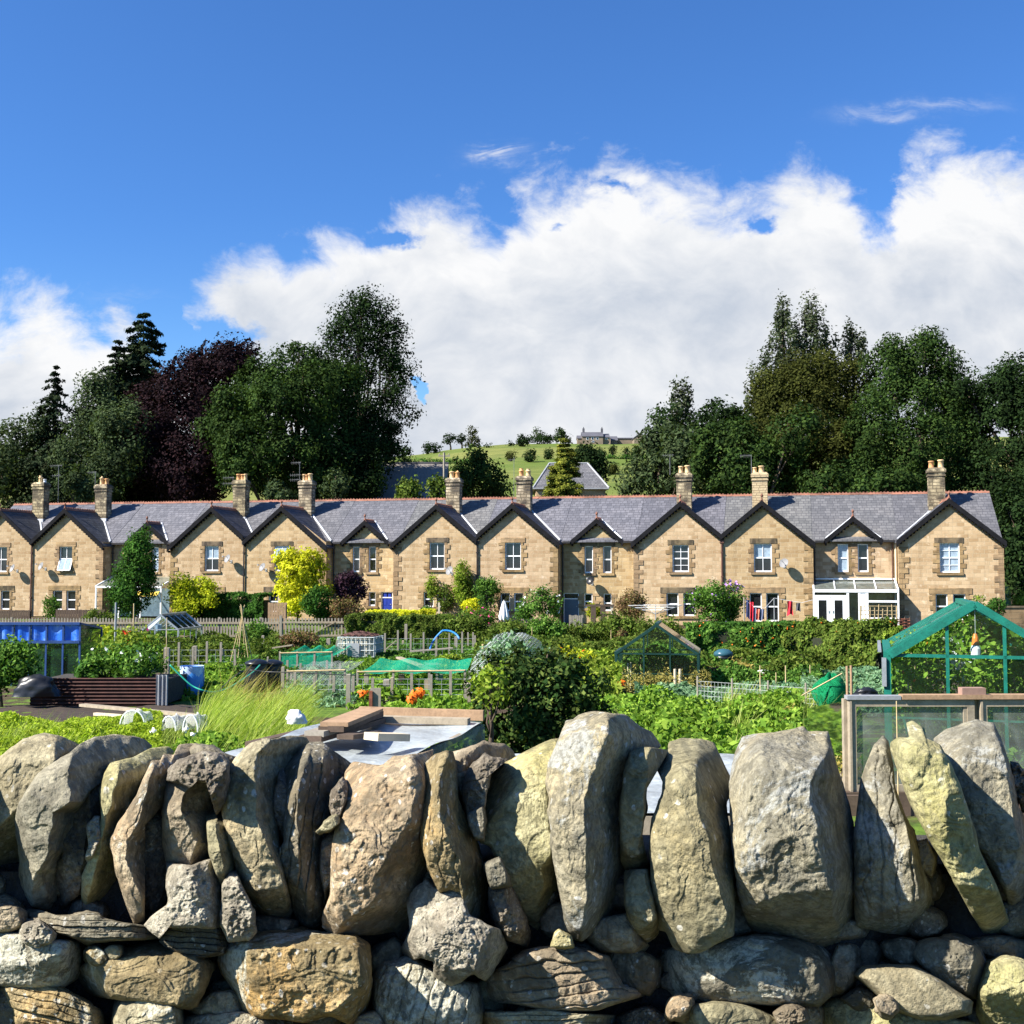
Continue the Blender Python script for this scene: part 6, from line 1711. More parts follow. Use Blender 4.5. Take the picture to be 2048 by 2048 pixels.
course(cD((1250, 1440), (1450, 1430), (1720, 1450), (1720, 1540), (1480, 1530)), 's_dark', d=2.12)
course(cC((1035, 2010), (1080, 1890), (1130, 1830), (1290, 1818), (1500, 1850), (1680, 1910), (1760, 2010)), 's_olive', d=2.02, amp=.006, edge=.07)
course(cD((205, 1870), (260, 1840), (340, 1850), (360, 1900), (240, 1935)), 's_brown', d=1.99, thick=.15, amp=.012, rough=1.8)
course(cD((390, 1835), (550, 1790), (700, 1790), (900, 1850), (1200, 1900), (1450, 1930), (1480, 2040), (600, 2040)), 's_yellow', d=2.06, facets=[Tt(cD((380, 1900), (1400, 1960)), .4)])
course(cD((805, 1800), (850, 1790), (900, 1840), (860, 1860)), 's_brown', d=1.98, thick=.08)
course(cD((600, 1780), (700, 1740), (800, 1790), (720, 1850)), 's_dark', d=2.1, thick=.15)
# fill stones set back in the joints
for k in range(64):
    x, y = -40 + (k * 37.3) % 2130 + R.uniform(-30, 30), 1770 + (k % 5) * 70 + R.uniform(-20, 20)
    w_, h_ = R.uniform(30, 75), R.uniform(18, 45)
    pl = [(x + math.cos(t) * w_ * R.uniform(.8, 1.15), y + math.sin(t) * h_ * R.uniform(.8, 1.15)) for t in [i * math.pi / 4 + .2 for i in range(8)]]
    if k < 58:
        stone(pl, R.choice(['s_dark', 's_brown', 's_olive', 's_lichen', 's_buff', 'mortar_dark']), R.uniform(2.12, 2.19), .2, amp=.010, name='packing_stone')
# a rough stone ends each side of the view
for side in (-1, 1):
    for k in range(4):
        xc = (-150 - k * 190) if side < 0 else (2195 + k * 190)
        hh = R.uniform(0, 40)
        stone([(xc - 90, 1500 + hh), (xc - 40, 1440 + hh), (xc + 50, 1430 + hh), (xc + 100, 1480 + hh), (xc + 95, 1700), (xc + 60, 1860), (xc - 40, 1880), (xc - 95, 1760)], R.choice(['s_grey', 's_buff', 's_brown']), 2.05, .36, [Rr([(xc + 40, 1430), (xc + 50, 1880)], 1.2)])
        stone([(xc - 100, 1890), (xc + 90, 1880), (xc + 100, 2050), (xc - 95, 2060)], R.choice(['s_ochre', 's_lichen', 's_brown']), 2.05, .3, name='wall_stone')
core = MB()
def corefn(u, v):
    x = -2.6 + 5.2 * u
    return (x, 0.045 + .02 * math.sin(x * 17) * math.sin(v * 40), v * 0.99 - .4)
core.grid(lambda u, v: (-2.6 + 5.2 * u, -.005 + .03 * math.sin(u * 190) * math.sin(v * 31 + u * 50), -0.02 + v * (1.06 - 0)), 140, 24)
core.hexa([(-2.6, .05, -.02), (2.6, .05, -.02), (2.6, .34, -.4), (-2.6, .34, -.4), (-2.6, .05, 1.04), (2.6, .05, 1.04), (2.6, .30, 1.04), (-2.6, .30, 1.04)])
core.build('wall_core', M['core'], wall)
# ------------------------------------------------------------------ gardens and allotments
def bush(x0, x1, y0, y1, d, mk, leaf, lab, name='shrub', cat='shrub', k=7, cover=5, cr=None, base_y=None, petals=None, trunk=None, seed=None, group=None, fill=True, lump=.42, shell=.55, dep=None, bz=None, rnd=.75, aspect=.55):
    bx = (x0 + x1) / 2
    z = G(d) if bz is None else bz
    bl = auto(x0, x1, y0, y1, k, seed or int(x0 * 3 + y0), d, fill, lump)
    if dep:
        bl = [((c[0], c[1], c[2]), (r[0], min(r[1], dep), r[2])) for c, r in bl]
    w = abs(P(x1, y0, d).x - P(x0, y0, d).x)
    return tree(name, lab, cat, bl, (P(bx, 1150, d).x, d, z), leaf, mk, cr or max(.12, w * .13), cover, trunk, limbs=5, petals=petals, group=group, shell=shell, rnd=rnd, aspect=aspect)
def hedge(name, lab, pa, pb, h, wd, mk, leaf, cover=5.0, bumps=.12, dens_top=True, petals=None, cat='hedge', taper=0.0):
    """clipped hedge between two ground points"""
    pa, pb = Vector(pa), Vector(pb)
    L = (pb - pa).length
    ax = (pb - pa).normalized()
    nr = Vector((ax.y, -ax.x, 0))
    o = thing(name, lab, cat, pa)
    A = L * h * 1.4 + L * wd
    n = int(cover * A / (leaf * leaf * .32))
    t = rng.random(n) * L
    hb = h * (1 + bumps * 1.3 * fbm(np.c_[t * .8, np.full(n, pa.x), np.zeros(n)], 3, 4) + bumps * .5 * fbm(np.c_[t * 3.0, np.full(n, pa.x), np.zeros(n)], 2, 9))
    side = rng.random(n)
    zz = hb * np.sqrt(rng.random(n))
    yy = np.where(side < .62, wd * .5, rng.uniform(-.5, .5, n) * wd)
    zz = np.where(side < .62, rng.random(n) * hb, hb)
    bul = 1 + .5 * fbm(np.c_[t * 1.9, zz * 1.9, np.full(n, 3.3)], 3, 6)
    yy = yy * bul - np.abs(rng.normal(size=n)) * .05
    zz = zz - np.abs(rng.normal(size=n)) * .04 * h + rng.normal(size=n) * leaf * .3
    p = np.outer(t, ax) + np.outer(yy, nr)
    p[:, 2] += zz
    nn = np.outer(np.where(side < .62, 1.0, .2), nr)
    nn[:, 2] += np.where(side < .62, .35, 1.0)
    nn += rng.normal(size=(n, 3)) * .65
    leafmesh('foliage', p, nn, leaf * (.6 + .8 * rng.random(n)), LEAF[mk], o)
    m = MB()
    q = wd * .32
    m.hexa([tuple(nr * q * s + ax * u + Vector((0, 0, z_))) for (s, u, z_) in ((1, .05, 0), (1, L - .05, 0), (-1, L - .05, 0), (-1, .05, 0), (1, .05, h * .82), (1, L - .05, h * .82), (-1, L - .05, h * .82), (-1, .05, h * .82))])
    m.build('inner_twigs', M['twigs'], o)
    if petals:
        col, cnt, sz = petals
        idx = rng.choice(n, cnt)
        q = np.concatenate([p[idx] + np.array([0, -.05, 0]) + rng.normal(size=(cnt, 3)) * sz * .4 for _ in range(4)])
        leafmesh('flowers', q, rng.normal(size=q.shape) + np.array([0, -1, .4]), np.full(len(q), sz), PET[col], o, .8)
    return o
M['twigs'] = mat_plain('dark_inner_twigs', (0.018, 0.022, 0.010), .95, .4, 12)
def patch(name, lab, x0, x1, d0, d1, h, mk, leaf, cover=3.0, kind='stuff', lumps=1.5, seed=1, hvar=.5, z0=0.0, up=.5, droop=None, aspect=.55, rows=None, edge=.6, rnd=.8):
    """ground crop filling the strip between two depths; x in photo pixels"""
    o = None
    dm = (d0 + d1) / 2
    A = (x1 - x0) / F * dm * (d1 - d0)
    n = int(cover * A / (leaf * leaf * .32))
    d = np.sqrt(rng.random(n) * (d1 ** 2 - d0 ** 2) + d0 ** 2)
    x = (x0 + (x1 - x0) * rng.random(n) - 1024) / F * d
    if rows:
        d = np.round(d / rows) * rows + rng.normal(size=n) * rows * .17
    hm = np.clip(.62 + hvar * fbm(np.c_[x * lumps, d * lumps, np.full(n, seed * 1.7)], 3, seed), .12, 1.3)
    ex = np.minimum((d - d0), (d1 - d)) + .12 * fbm(np.c_[x * 2, d * 2, np.full(n, 7.)], 2, seed + 3)
    ed = np.clip(ex / edge + .35, .2, 1)
    z = h * hm * ed * (1 - .6 * rng.random(n) ** 2.2)
    g = np.interp(d, [a for a, b in GY], [b for a, b in GY]) + z0
    p = np.c_[x, d, g + z]
    nn = np.tile(np.array([0, -.25, up]), (n, 1)) + rng.normal(size=(n, 3)) * rnd
    o = leafmesh(name, p, nn, leaf * (.55 + .9 * rng.random(n)), LEAF[mk] if isinstance(mk, str) else mk, None, aspect, droop)
    return tag(o, lab, name.replace('_', ' ') if kind is None else None, None, kind)
def blades(name, lab, x0, x1, d0, d1, h, n, mk='grass', w=.012, lean=(.25, 0), seed=3, kind='stuff', clump=.5, z0=0):
    d = np.sqrt(rng.random(n) * (d1 ** 2 - d0 ** 2) + d0 ** 2)
    x = (x0 + (x1 - x0) * rng.random(n) - 1024) / F * d
    g = np.interp(d, [a for a, b in GY], [b for a, b in GY]) + z0
    hm = np.clip(.75 + clump * fbm(np.c_[x * 1.3, d * 1.3, np.full(n, seed)], 3, seed), .2, 1.4) * h * (.5 + .7 * rng.random(n))
    l = rng.normal(size=(n, 2)) * .22 + np.array(lean)
    a = rng.random(n) * math.pi
    wx, wy = np.cos(a) * w, np.sin(a) * w
    b = np.c_[x, d, g]
    mid = b + np.c_[l[:, 0] * hm * .35, l[:, 1] * hm * .35, hm * .6]
    tip = b + np.c_[l[:, 0] * hm * 1.0, l[:, 1] * hm, hm]
    W = np.c_[wx, wy, np.zeros(n)]
    v = np.stack([b - W, b + W, mid + W * .8, mid - W * .8, tip + W * .12, tip - W * .12], 1).reshape(-1, 3)
    i = np.arange(n)[:, None] * 6
    f = np.concatenate([i + np.array([[0, 1, 2, 3]]), i + np.array([[3, 2, 4, 5]])])
    o = npmesh(name, v, f, LEAF[mk])
    return tag(o, lab, None, None, kind)
def post(x, yt, yb=None, d=None, r=.04, lab='', mk='wood_grey', sq=True, lean=0.0, name='fence_post', cat='post', group=None, top=None):
    if d is None:
        g = GP(x, yb)
        d = g.y
    t = P(x, yt, d)
    z = G(d) - .05
    o = MB()
    h = t.z - z
    if sq:
        o.hexa([(-r, -r, 0), (r, -r, 0), (r, r, 0), (-r, r, 0), (-r + lean, -r, h), (r + lean, -r, h), (r + lean * .98, r, h), (-r + lean, r, h)])
        o.poly([(-r * .9 + lean, -r * .9, h + .006), (r * .9 + lean, -r * .9, h + .006), (r * .9 + lean, r * .9, h + .02), (-r * .9 + lean, r * .9, h + .02)])
    else:
        o.tube([(0, 0, 0), (lean * .5, 0, h * .5), (lean, 0, h)], [r * 1.1, r, r * .85], 8)
    ob = o.build(name, M[mk])
    ob.location = (t.x - lean * 0, d, z)
    return tag(ob, lab, cat, group)
# ---- front gardens close under the terrace
def td(x, n): return fac(x, 1150, n)[2]
tree('rowan_tree', 'slim dark green tree standing before the recessed house at the left', 'tree', B_(td(270, 7), (222, 312, 1120, 1225), (235, 305, 1095, 1180), (245, 312, 1068, 1140), (262, 305, 1060, 1110), (228, 290, 1150, 1235), (270, 316, 1110, 1170), (212, 262, 1150, 1215)), (P(268, 1150, td(270, 7)).x, td(270, 7), -1.2), .15, 'hedge_dark', .42, 4.2, .13, stretch=(.8, .8, 1.3), shell=.45)
bush(325, 438, 1138, 1236, td(380, 5), 'lime', .17, 'lime green spreading shrub left of the clipped hedge', k=9, trunk=.06, lump=.38, cover=4.5)
g = td(385, 4)
hedge('clipped_hedge', 'square cut bright green hedge left of the golden yellow tree', (P(392, 1200, g).x, g, G(g)), (P(536, 1200, td(536, 4)).x, td(536, 4), G(g)), 1.75, 1.2, 'hedge_dark', .12, 4.5, .05)
tree('golden_robinia_tree', 'vivid golden yellow small tree in front of the terrace', 'tree', B_(66, (552, 600, 1098, 1130), (590, 650, 1100, 1135), (552, 645, 1115, 1170), (575, 635, 1135, 1180), (545, 615, 1155, 1205), (590, 665, 1160, 1205), (560, 625, 1180, 1225), (572, 600, 1205, 1232), (556, 590, 1105, 1140), (610, 652, 1118, 1148)), (P(600, 1150, 66).x, 66, -1.3), .19, 'gold', .36, 6.5, .10, shell=.5)
bush(600, 678, 1168, 1242, 65, 'hedge_dark', .16, 'dark rounded shrub under the golden yellow tree', k=6)
bush(662, 738, 1143, 1215, td(700, 5), 'purple', .15, 'dark purple leaved shrub beside the golden yellow tree', k=8, cover=5)
bush(655, 735, 1190, 1240, td(700, 7), 'reddish', .13, 'dull brown twiggy shrub in front of the purple one', k=6, cover=3)
bush(82, 122, 1190, 1240, td(100, 3), 'bush', .13, 'small round shrub under the lower windows of the second gable', k=5, cover=3.5)
MBp = MB()
def fence_panel(name, lab, x0, x1, yt, d, mk, boards=14):
    a, b = P(x0, yt, d), P(x1, yt, d)
    z = G(d)
    o = thing(name, lab, 'fence', (a.x, d, z))
    L, h = b.x - a.x, a.z - z
    m = MB()
    for k in range(boards):
        m.box(L * k / boards + .008, L * (k + 1) / boards - .008, -.01, .012, .02, h * R.uniform(.97, 1.0))
    m.build('boards', M[mk], o)
    MB().box(0, L, .013, .06, h * .2, h * .2 + .07).box(0, L, .013, .06, h * .8, h * .8 + .07).build('rail', M[mk], o)
    for k in range(3):
        MB().box(L * k / 2 - .04, L * k / 2 + .04, .061, .13, 0, h).build('post', M[mk], o)
fence_panel('board_fence', 'low dark board fence in front of the leftmost house', -20, 60, 1220, 74, 'wood_dark', 16)
fence_panel('board_fence', 'low dark board fence before the second gabled house', 112, 208, 1219, 72, 'wood_dark', 20)
fence_panel('board_fence', 'short warm wooden fence between the clipped hedge and the golden yellow tree', 537, 572, 1205, 62, 'wood_warm', 7)
bush(160, 235, 1222, 1250, 60, 'hedge', .12, 'low tangled shrub behind the picket fence at the left', k=6)
# climbers on the wall of the seventh house
def climber(x0, x1, y0, y1, lab, mk='bush', n=.2, k=6, leaf=.13, cover=3.2, petals=None):
    d = td((x0 + x1) / 2, n + .25)
    return bush(x0, x1, y0, y1, d, mk, leaf, lab, 'climbing_plant', 'climber', k=k, cover=cover, dep=.35, petals=petals, cr=.28, shell=.4)
climber(852, 876, 1142, 1205, 'narrow climber left of a satellite dish, up to the window sill', 'yellowgreen')
climber(905, 950, 1108, 1225, 'tall climber rising beside the downpipe between two gables', 'yellowgreen', k=8)
climber(940, 1005, 1150, 1225, 'broad dark climber spilling right of the tall one', 'bush', n=.8, k=7)
climber(872, 910, 1165, 1225, 'sparse reddish climber under the satellite dish', 'hedge', cover=2.0)
bush(920, 962, 1195, 1228, td(940, 4), 'gold', .12, 'small golden shrub at the foot of the tall climber', k=5, cover=3.5)
bush(838, 872, 1212, 1240, td(855, 5), 'bush', .12, 'leafy low plant left of the climbers', k=4)
bush(900, 1000, 1222, 1248, td(950, 6), 'bush', .11, 'garden bed plants with pink and white flowers before the climbers', 'flower_bed', 'flowers', k=6, petals=('pink', 60, .10))
hedge('golden_hedge', 'strip of bright yellow low hedge in front of the blue door', (P(732, 1150, 60).x, 60, G(60)), (P(872, 1150, 60).x, 60, G(60)), 1.14, .6, 'gold', .10, 4, .05)
tree('rose_bush', 'airy pale green rose bush right of the white parasol', 'bush', B_(62, (1035, 1115, 1190, 1240), (1060, 1110, 1172, 1210), (1080, 1122, 1180, 1225), (1030, 1070, 1200, 1245), (1100, 1125, 1190, 1240)), (P(1075, 1150, 62).x, 62, G(62)), .12, 'bush', .3, 3.2, None, shell=.3, petals=('white', 30, .12))
# parasol
pp = GP(1008, 1252)
pd = 60
o = thing('parasol', 'folded cream white parasol standing before the ground floor windows', 'parasol', (P(1008, 1200, pd).x, pd, G(pd)))
H_ = P(1008, 1200, pd).z - G(pd)
MB().tube([(0, 0, 0), (0, 0, H_)], .025, 8).build('pole', M['white'], o)
m = MB()
m.grid(lambda u, v: ((.05 + .22 * (v ** .8) - .10 * max(0, v - .85) / .15) * (1 + .22 * math.cos(u * 2 * math.pi * 8)) * math.cos(u * 2 * math.pi), (.05 + .22 * (v ** .8) - .10 * max(0, v - .85) / .15) * (1 + .22 * math.cos(u * 2 * math.pi * 8)) * math.sin(u * 2 * math.pi), H_ - .06 - 1.0 * v), 64, 10)
m.build('canopy', M['whitefleece'], o, True)
MB().lathe([(.28, 0), (.28, .06), (.06, .08), (.04, .25)], (0, 0, 0), 16).build('base', M['grey_metal'], o)
# garden table/pergola, steps, urn and bird ornament
o = thing('pergola', 'dark low timber frame before the recessed house with the grey blue door', 'pergola', (P(1200, 1210, 60).x, 60, G(60)))
MB().box(-.75, .75, -.08, .08, 1.35, 1.46).build('beam', M['wood_dark'], o)
for x in (-.35, .15):
    MB().box(x - .13, x + .13, -.07, .07, 0, 1.35).build('post', M['wood_dark'], o)
bush(1168, 1205, 1205, 1238, 61.5, 'lime', .12, 'lime green shrub under the dark timber frame', k=4)
bush(1222, 1300, 1178, 1240, td(1255, 3), 'reddish', .13, 'pale twiggy rambling shrub left of the rotary washing line', k=8, cover=2.6)
post(1224, 1208, d=60, r=.05, lab='pale post standing right of the dark timber frame', mk='wood_pale')
fence_panel('board_fence', 'narrow wooden gate screen below the grey blue door', 1140, 1165, 1230, 56, 'wood_grey', 6)
post(878, 1206, d=62, r=.05, lab='pale timber post among the climbers', mk='wood_pale')
# rotary line
ld = 60
g = P(1311, 1215, ld)
o = thing('rotary_washing_line', 'white rotary washing line with spread arms before the open sash house', 'washing line', (g.x, ld, G(ld)))
h = g.z - G(ld)
MB().tube([(0, 0, 0), (0, 0, h + .15)], .025, 8).build('pole', M['grey_metal'], o)
m = MB()
for k in range(4):
    a = k * math.pi / 2 + .3
    m.tube([(0, 0, h - .35), (1.55 * math.cos(a), 1.55 * math.sin(a), h + .12)], .016, 6)
m.build('arms', M['alu'], o)
m = MB()
for q in (.5, .75, 1.0):
    for k in range(4):
        a, b = k * math.pi / 2 + .3, (k + 1) * math.pi / 2 + .3
        zz = h - .35 + .47 * q
        m.tube([(1.55 * q * math.cos(a), 1.55 * q * math.sin(a), zz), (1.55 * q * math.cos(b), 1.55 * q * math.sin(b), zz)], .009, 4)
m.build('lines', M['white'], o)
bush(1368, 1492, 1166, 1246, td(1430, 5), 'bush', .14, 'large buddleia bush with lilac flower spikes', 'buddleia_bush', 'bush', k=10, petals=('lilac', 70, .09), cover=4.5)
bush(1445, 1485, 1158, 1185, td(1465, 5), 'yellowgreen', .12, 'airy top sprays of the lilac flowered bush', 'buddleia_spray', 'bush', k=4, cover=1.6, petals=('lilac', 30, .14))
# washing on the line
def cloth(x0, x1, y0, y1, d, mk, lab, seed=0):
    a, b = P(x0, y0, d), P(x1, y1, d)
    cx = (a.x + b.x) / 2
    w_, h_ = (b.x - a.x), (a.z - b.z)
    m = MB().grid(lambda u, v: ((u - .5) * w_ * (1 - .12 * math.sin(v * 3)), .06 * math.sin(u * 9 + v * 3 + seed) * (.3 + v), -v * h_ * (1 - .08 * math.sin(u * 5 + seed))), 12, 10)
    o = m.build('hung_laundry', mk)
    o.location = (cx, d, a.z)
    return tag(o, lab, 'laundry', 'washing hung out to dry')
LC = {'red': mat_plain('red_cloth', (0.55, 0.02, 0.04), .9, .15, 8), 'navy': mat_plain('navy_cloth', (0.035, 0.05, 0.14), .9, .15, 8), 'coral': mat_plain('coral_cloth', (0.78, 0.18, 0.11), .9, .15, 8), 'slate': mat_plain('slate_cloth', (0.12, 0.14, 0.22), .9, .15, 8), 'dark': mat_plain('charcoal_cloth', (0.06, 0.06, 0.07), .9, .15, 8)}
wd = 59.5
for i, (x0, x1, y0, y1, c, lab) in enumerate([(1492, 1499, 1200, 1236, 'navy', 'dark navy garment at the left end of the washing'), (1499, 1507, 1204, 1240, 'red', 'narrow red garment between navy and slate clothes'), (1505, 1513, 1216, 1244, 'slate', 'slate blue garment left of the coral cloth'), (1512, 1520, 1218, 1238, 'coral', 'coral orange cloth among the washing'), (1519, 1529, 1218, 1240, 'slate', 'slate blue garment right of the coral cloth'),
                                               (1574, 1586, 1202, 1230, 'red', 'bright red cloth hanging alone under the large dish'), (1592, 1601, 1206, 1222, 'dark', 'small charcoal cloth right of the bright red one')]):
    cloth(x0, x1, y0, y1, wd, LC[c], lab, i)
o = thing('washing_line', 'thin clothes line and prop carrying the coloured washing', 'washing line', (P(1550, 1200, wd).x, wd, G(wd)))
pa = [P(x, y, wd) - Vector(o.location) for x, y in ((1488, 1199), (1510, 1214), (1530, 1216), (1548, 1196), (1575, 1201), (1604, 1205), (1625, 1200))]
MB().tube(pa, .01, 4).build('line', M['white'], o)
MB().tube([Vector((pa[3].x, 0, 0)), pa[3]], .025, 6).build('prop', M['alu'], o)
MB().tube([Vector((pa[0].x, 0, 0)), pa[0] + Vector((0, 0, .1))], .04, 6).build('post', M['wood_grey'], o)
# trellis and woven hurdle by the conservatory
td_ = 57.5
a, b = P(1722, 1212, td_), P(1792, 1240, td_)
o = thing('cane_trellis', 'open cane trellis leaning before the conservatory glass', 'trellis', (a.x, td_, G(td_)))
m = MB()
hh = a.z - G(td_)
L = b.x - a.x
for k in range(9):
    m.bar((L * k / 8 + R.uniform(-.05, .05), 0, .5), (L * k / 8 + R.uniform(-.05, .05), 0, hh + R.uniform(-.15, .1)), .03)
for k in range(5):
    m.bar((-.1, .02, .6 + (hh - .6) * k / 4), (L + .1, .02, .6 + (hh - .6) * k / 4 + R.uniform(-.05, .05)), .03)
m.build('slats', M['cane'], o)
MB().box(-.06, -.02, -.02, .03, 0, hh).box(L + .02, L + .06, -.02, .03, 0, hh).build('post', M['cane'], o)
a, b = P(1738, 1237, 56.5), P(1820, 1256, 56.5)
o = thing('woven_hurdle', 'reddish brown woven willow hurdle below the conservatory', 'fence', (a.x, 56.5, G(56.5)))
m = MB()
hh = a.z - G(56.5)
for k in range(12):
    m.tube([(x * (b.x - a.x) / 8, .04 * (1 if (x + k) % 2 else -1), hh * (k + .5) / 12 + R.uniform(-.02, .02)) for x in range(9)], .025, 5)
m.build('weave', M['rust'], o)
m = MB()
for k in range(9):
    m.tube([(k * (b.x - a.x) / 8, 0, 0), (k * (b.x - a.x) / 8, 0, hh + .08)], .02, 5)
m.build('stakes', M['wood_dark'], o)
# right edge: bank, wall, small trees
wl = thing('garden_wall', 'brown stone garden wall at the right edge beyond the end house', 'wall', (P(1995, 1250, 60).x, 60.5, G(60)))
m = MB().box(0, 6, 0, .4, 0, P(2000, 1216, 60).z - G(60)).build('wall', M['quoin'], wl)
MB().box(-.05, 6, -.05, .45, P(2000, 1216, 60).z - G(60) + .002, P(2000, 1216, 60).z - G(60) + .08).build('coping', M['lintel'], wl)
bush(2010, 2120, 1186, 1222, 66, 'yellowgreen', .14, 'sunlit low shrub behind the brown garden wall', k=6)
bush(1970, 2016, 1190, 1242, 56, 'hedge_dark', .13, 'small round leafed tree at the corner of the end house', 'small_tree', 'tree', k=7, trunk=.05, cover=3.2)
bush(1940, 1975, 1188, 1215, 54, 'yellowgreen', .10, 'sprig of pale leaves above the big green greenhouse', 'climbing_plant', 'climber', k=3, cover=1.6)
# ---- the hedge line and picket fence
fd = 52.4
xa, xb = P(-60, 1200, fd).x, P(560, 1200, fd).x
o = thing('picket_fence', 'long grey weathered picket fence between the allotments and the terrace', 'fence', (xa, fd, G(fd)))
L = xb - xa
m = MB()
x = 0
while x < L:
    h = 1.10 + R.uniform(-.02, .02)
    m.box(x, x + .07, -.012, .012, .06, h - .05)
    m.poly([(x, -.012, h - .05), (x + .07, -.012, h - .05), (x + .035, -.012, h)])
    x += .135
m.build('pickets', M['wood_grey'], o)
for z in (.22, .82):
    MB().box(0, L, -.06, -.013, z, z + .09).build('rail', M['wood'], o)
for k in range(int(L / 1.9) + 1):
    MB().box(k * 1.9 - .05, k * 1.9 + .05, .013, .11, 0, 1.12).build('post', M['wood_grey'], o)
xa, xb = P(562, 1200, fd).x, P(690, 1200, fd).x
o = thing('picket_gate', 'picket gate with a diagonal brace at the right end of the picket fence', 'gate', (xa, fd, G(fd)))
L = xb - xa
m = MB()
x = 0.05
while x < L - .08:
    m.box(x, x + .07, -.012, .012, .08, 1.08)
    x += .15
m.build('pickets', M['wood_grey'], o)
MB().box(0, L, -.05, -.013, .25, .33).build('rail', M['wood'], o)
MB().box(0, L, -.05, -.013, .85, .93).build('rail', M['wood'], o)
MB().bar((L * .35, -.07, .15), (L * .85, -.07, .9), .09, .03).build('brace', M['wood'], o)
for x in (-.06, L):
    MB().box(x, x + .12, -.06, .06, 0, 1.2).build('post', M['wood_grey'], o)
hedge('box_hedge', 'trimmed olive green hedge running right from the picket gate', (P(698, 1150, 51.5).x, 51.5, G(51)), (P(905, 1150, 51).x, 51, G(51)), 1.22, 1.1, 'hedge', .10, 4.6, .08)
for (x0, x1, y0, y1, mk, lab) in [(880, 985, 1230, 1300, 'hedge', 'overgrown shrub at the right end of the trimmed olive hedge'), (975, 1060, 1236, 1302, 'hedge', 'shaggy shrub below the folded parasol'), (1040, 1140, 1228, 1305, 'bush', 'mid green shrub below the rose bush'), (1120, 1190, 1246, 1305, 'hedge', 'dark mixed shrub below the narrow gate screen'), (1170, 1285, 1228, 1312, 'hedge', 'big brownish green shrub left of the small dark greenhouse'),
                                  (1260, 1380, 1236, 1290, 'hedge', 'shrub behind the roof of the small dark greenhouse'), (1225, 1262, 1258, 1320, 'reddish', 'rusty brown shrub at the left shoulder of the small dark greenhouse')]:
    bush(x0, x1, y0, y1, 48 + R.uniform(-2, 1), mk, .12, lab, k=9, cover=4.5)
hedge('garden_hedge', 'dark clipped hedge behind the orange flowered bean row', (P(1370, 1150, 49).x, 49, G(49)), (P(1600, 1150, 49).x, 49, G(49)), 1.02, .9, 'hedge_dark', .10, 4.6, .05)
hedge('garden_hedge', 'looser yellow green hedge below the conservatory', (P(1590, 1150, 47).x, 47, G(47)), (P(1800, 1150, 45).x, 45, G(45)), 1.0, 1.0, 'yellowgreen', .11, 4.4, .16)
hedge('runner_bean_row', 'tall row of runner beans with orange flowers right of the small greenhouse', (P(1372, 1150, 37.5).x, 37.5, G(37)), (P(1600, 1150, 37).x, 37, G(37)), 1.45, .7, 'bush', .13, 4.4, .10, petals=('orange', 90, .05), cat='bean row')
hedge('raspberry_row', 'raspberry canes and mixed leafy row left of the big greenhouse', (P(1590, 1150, 36).x, 36, G(36)), (P(1775, 1150, 33).x, 33, G(33)), 1.35, .9, 'hedge', .12, 4.0, .22, petals=('orange', 25, .06), cat='berry row')
# ---- greenhouses
def greenhouse(name, lab, corner, rz, W, L, he, hr, mk, gk, bay=.61, door=True, half=True, t=.035, rightside=True):
    """corner: front left foot; +x along the gable, +y back"""
    o = thing(name, lab, 'greenhouse', corner, rz)
    f = MB()
    def b(p, q, w=t): f.bar(p, q, w)
    for y in (0, L):
        b((0, y, 0), (0, y, he), t * 1.6)
        b((W, y, 0), (W, y, he), t * 1.6)
        b((0, y, he), (W / 2, y, hr), t * 1.6)
        b((W, y, he), (W / 2, y, hr), t * 1.6)
        b((0, y, he), (W, y, he))
        for x in (W * .34, W * .66):
            zz = he + (hr - he) * (1 - abs(x - W / 2) / (W / 2))
            b((x, y, 0), (x, y, zz))
        b((0, y, .04), (W, y, .04), t * 1.5)
        if half:
            b((0, y, he * .5), (W, y, he * .5), t * .6)
    n = max(2, int(round(L / bay)))
    for k in range(1, n):
        y = L * k / n
        for x in (0, W):
            b((x, y, 0), (x, y, he), t * .8)
            b((x, y, he), (W / 2, y, hr), t * .8)
    for x in (0, W):
        b((x, 0, he), (x, L, he), t * 2.2)
        b((x, 0, .04), (x, L, .04), t * 1.5)
    b((0.3, 0.01, .1), (0, L * .3, he - .1), t * .5)
    fr = f.build('frame', M[mk], o)
    MB().bar((W / 2, -.03, hr + .02), (W / 2, L + .03, hr + .02), t * 2.6, t * 1.6).build('ridge', M[mk], o)
    g = MB()
    for x in (0.0, W):
        g.poly([(x, 0, 0), (x, L, 0), (x, L, he), (x, 0, he)])
    for y in (0.0, L):
        g.poly([(0, y, 0), (W, y, 0), (W, y, he), (W / 2, y, hr), (0, y, he)])
    g.build('glass', M[gk], o)
    MB().poly([(0, 0, he), (0, L, he), (W / 2, L, hr), (W / 2, 0, hr)]).build('roof_glass', M[gk], o)
    MB().poly([(W, 0, he), (W / 2, 0, hr), (W / 2, L, hr), (W, L, he)]).build('roof_glass', M[gk], o)
    return o
BGD = 13.0
cL = P(1776, 1310, BGD)
zg = G(BGD)
he, hr = cL.z - zg, P(1932, 1214, BGD - .25).z - zg
bgh = greenhouse('greenhouse', 'big green framed greenhouse full of tomato plants at the right edge', (cL.x, BGD, zg), rad(-17.6), 1.85, 2.5, he, hr, 'green_frame', 'glass', t=.036)
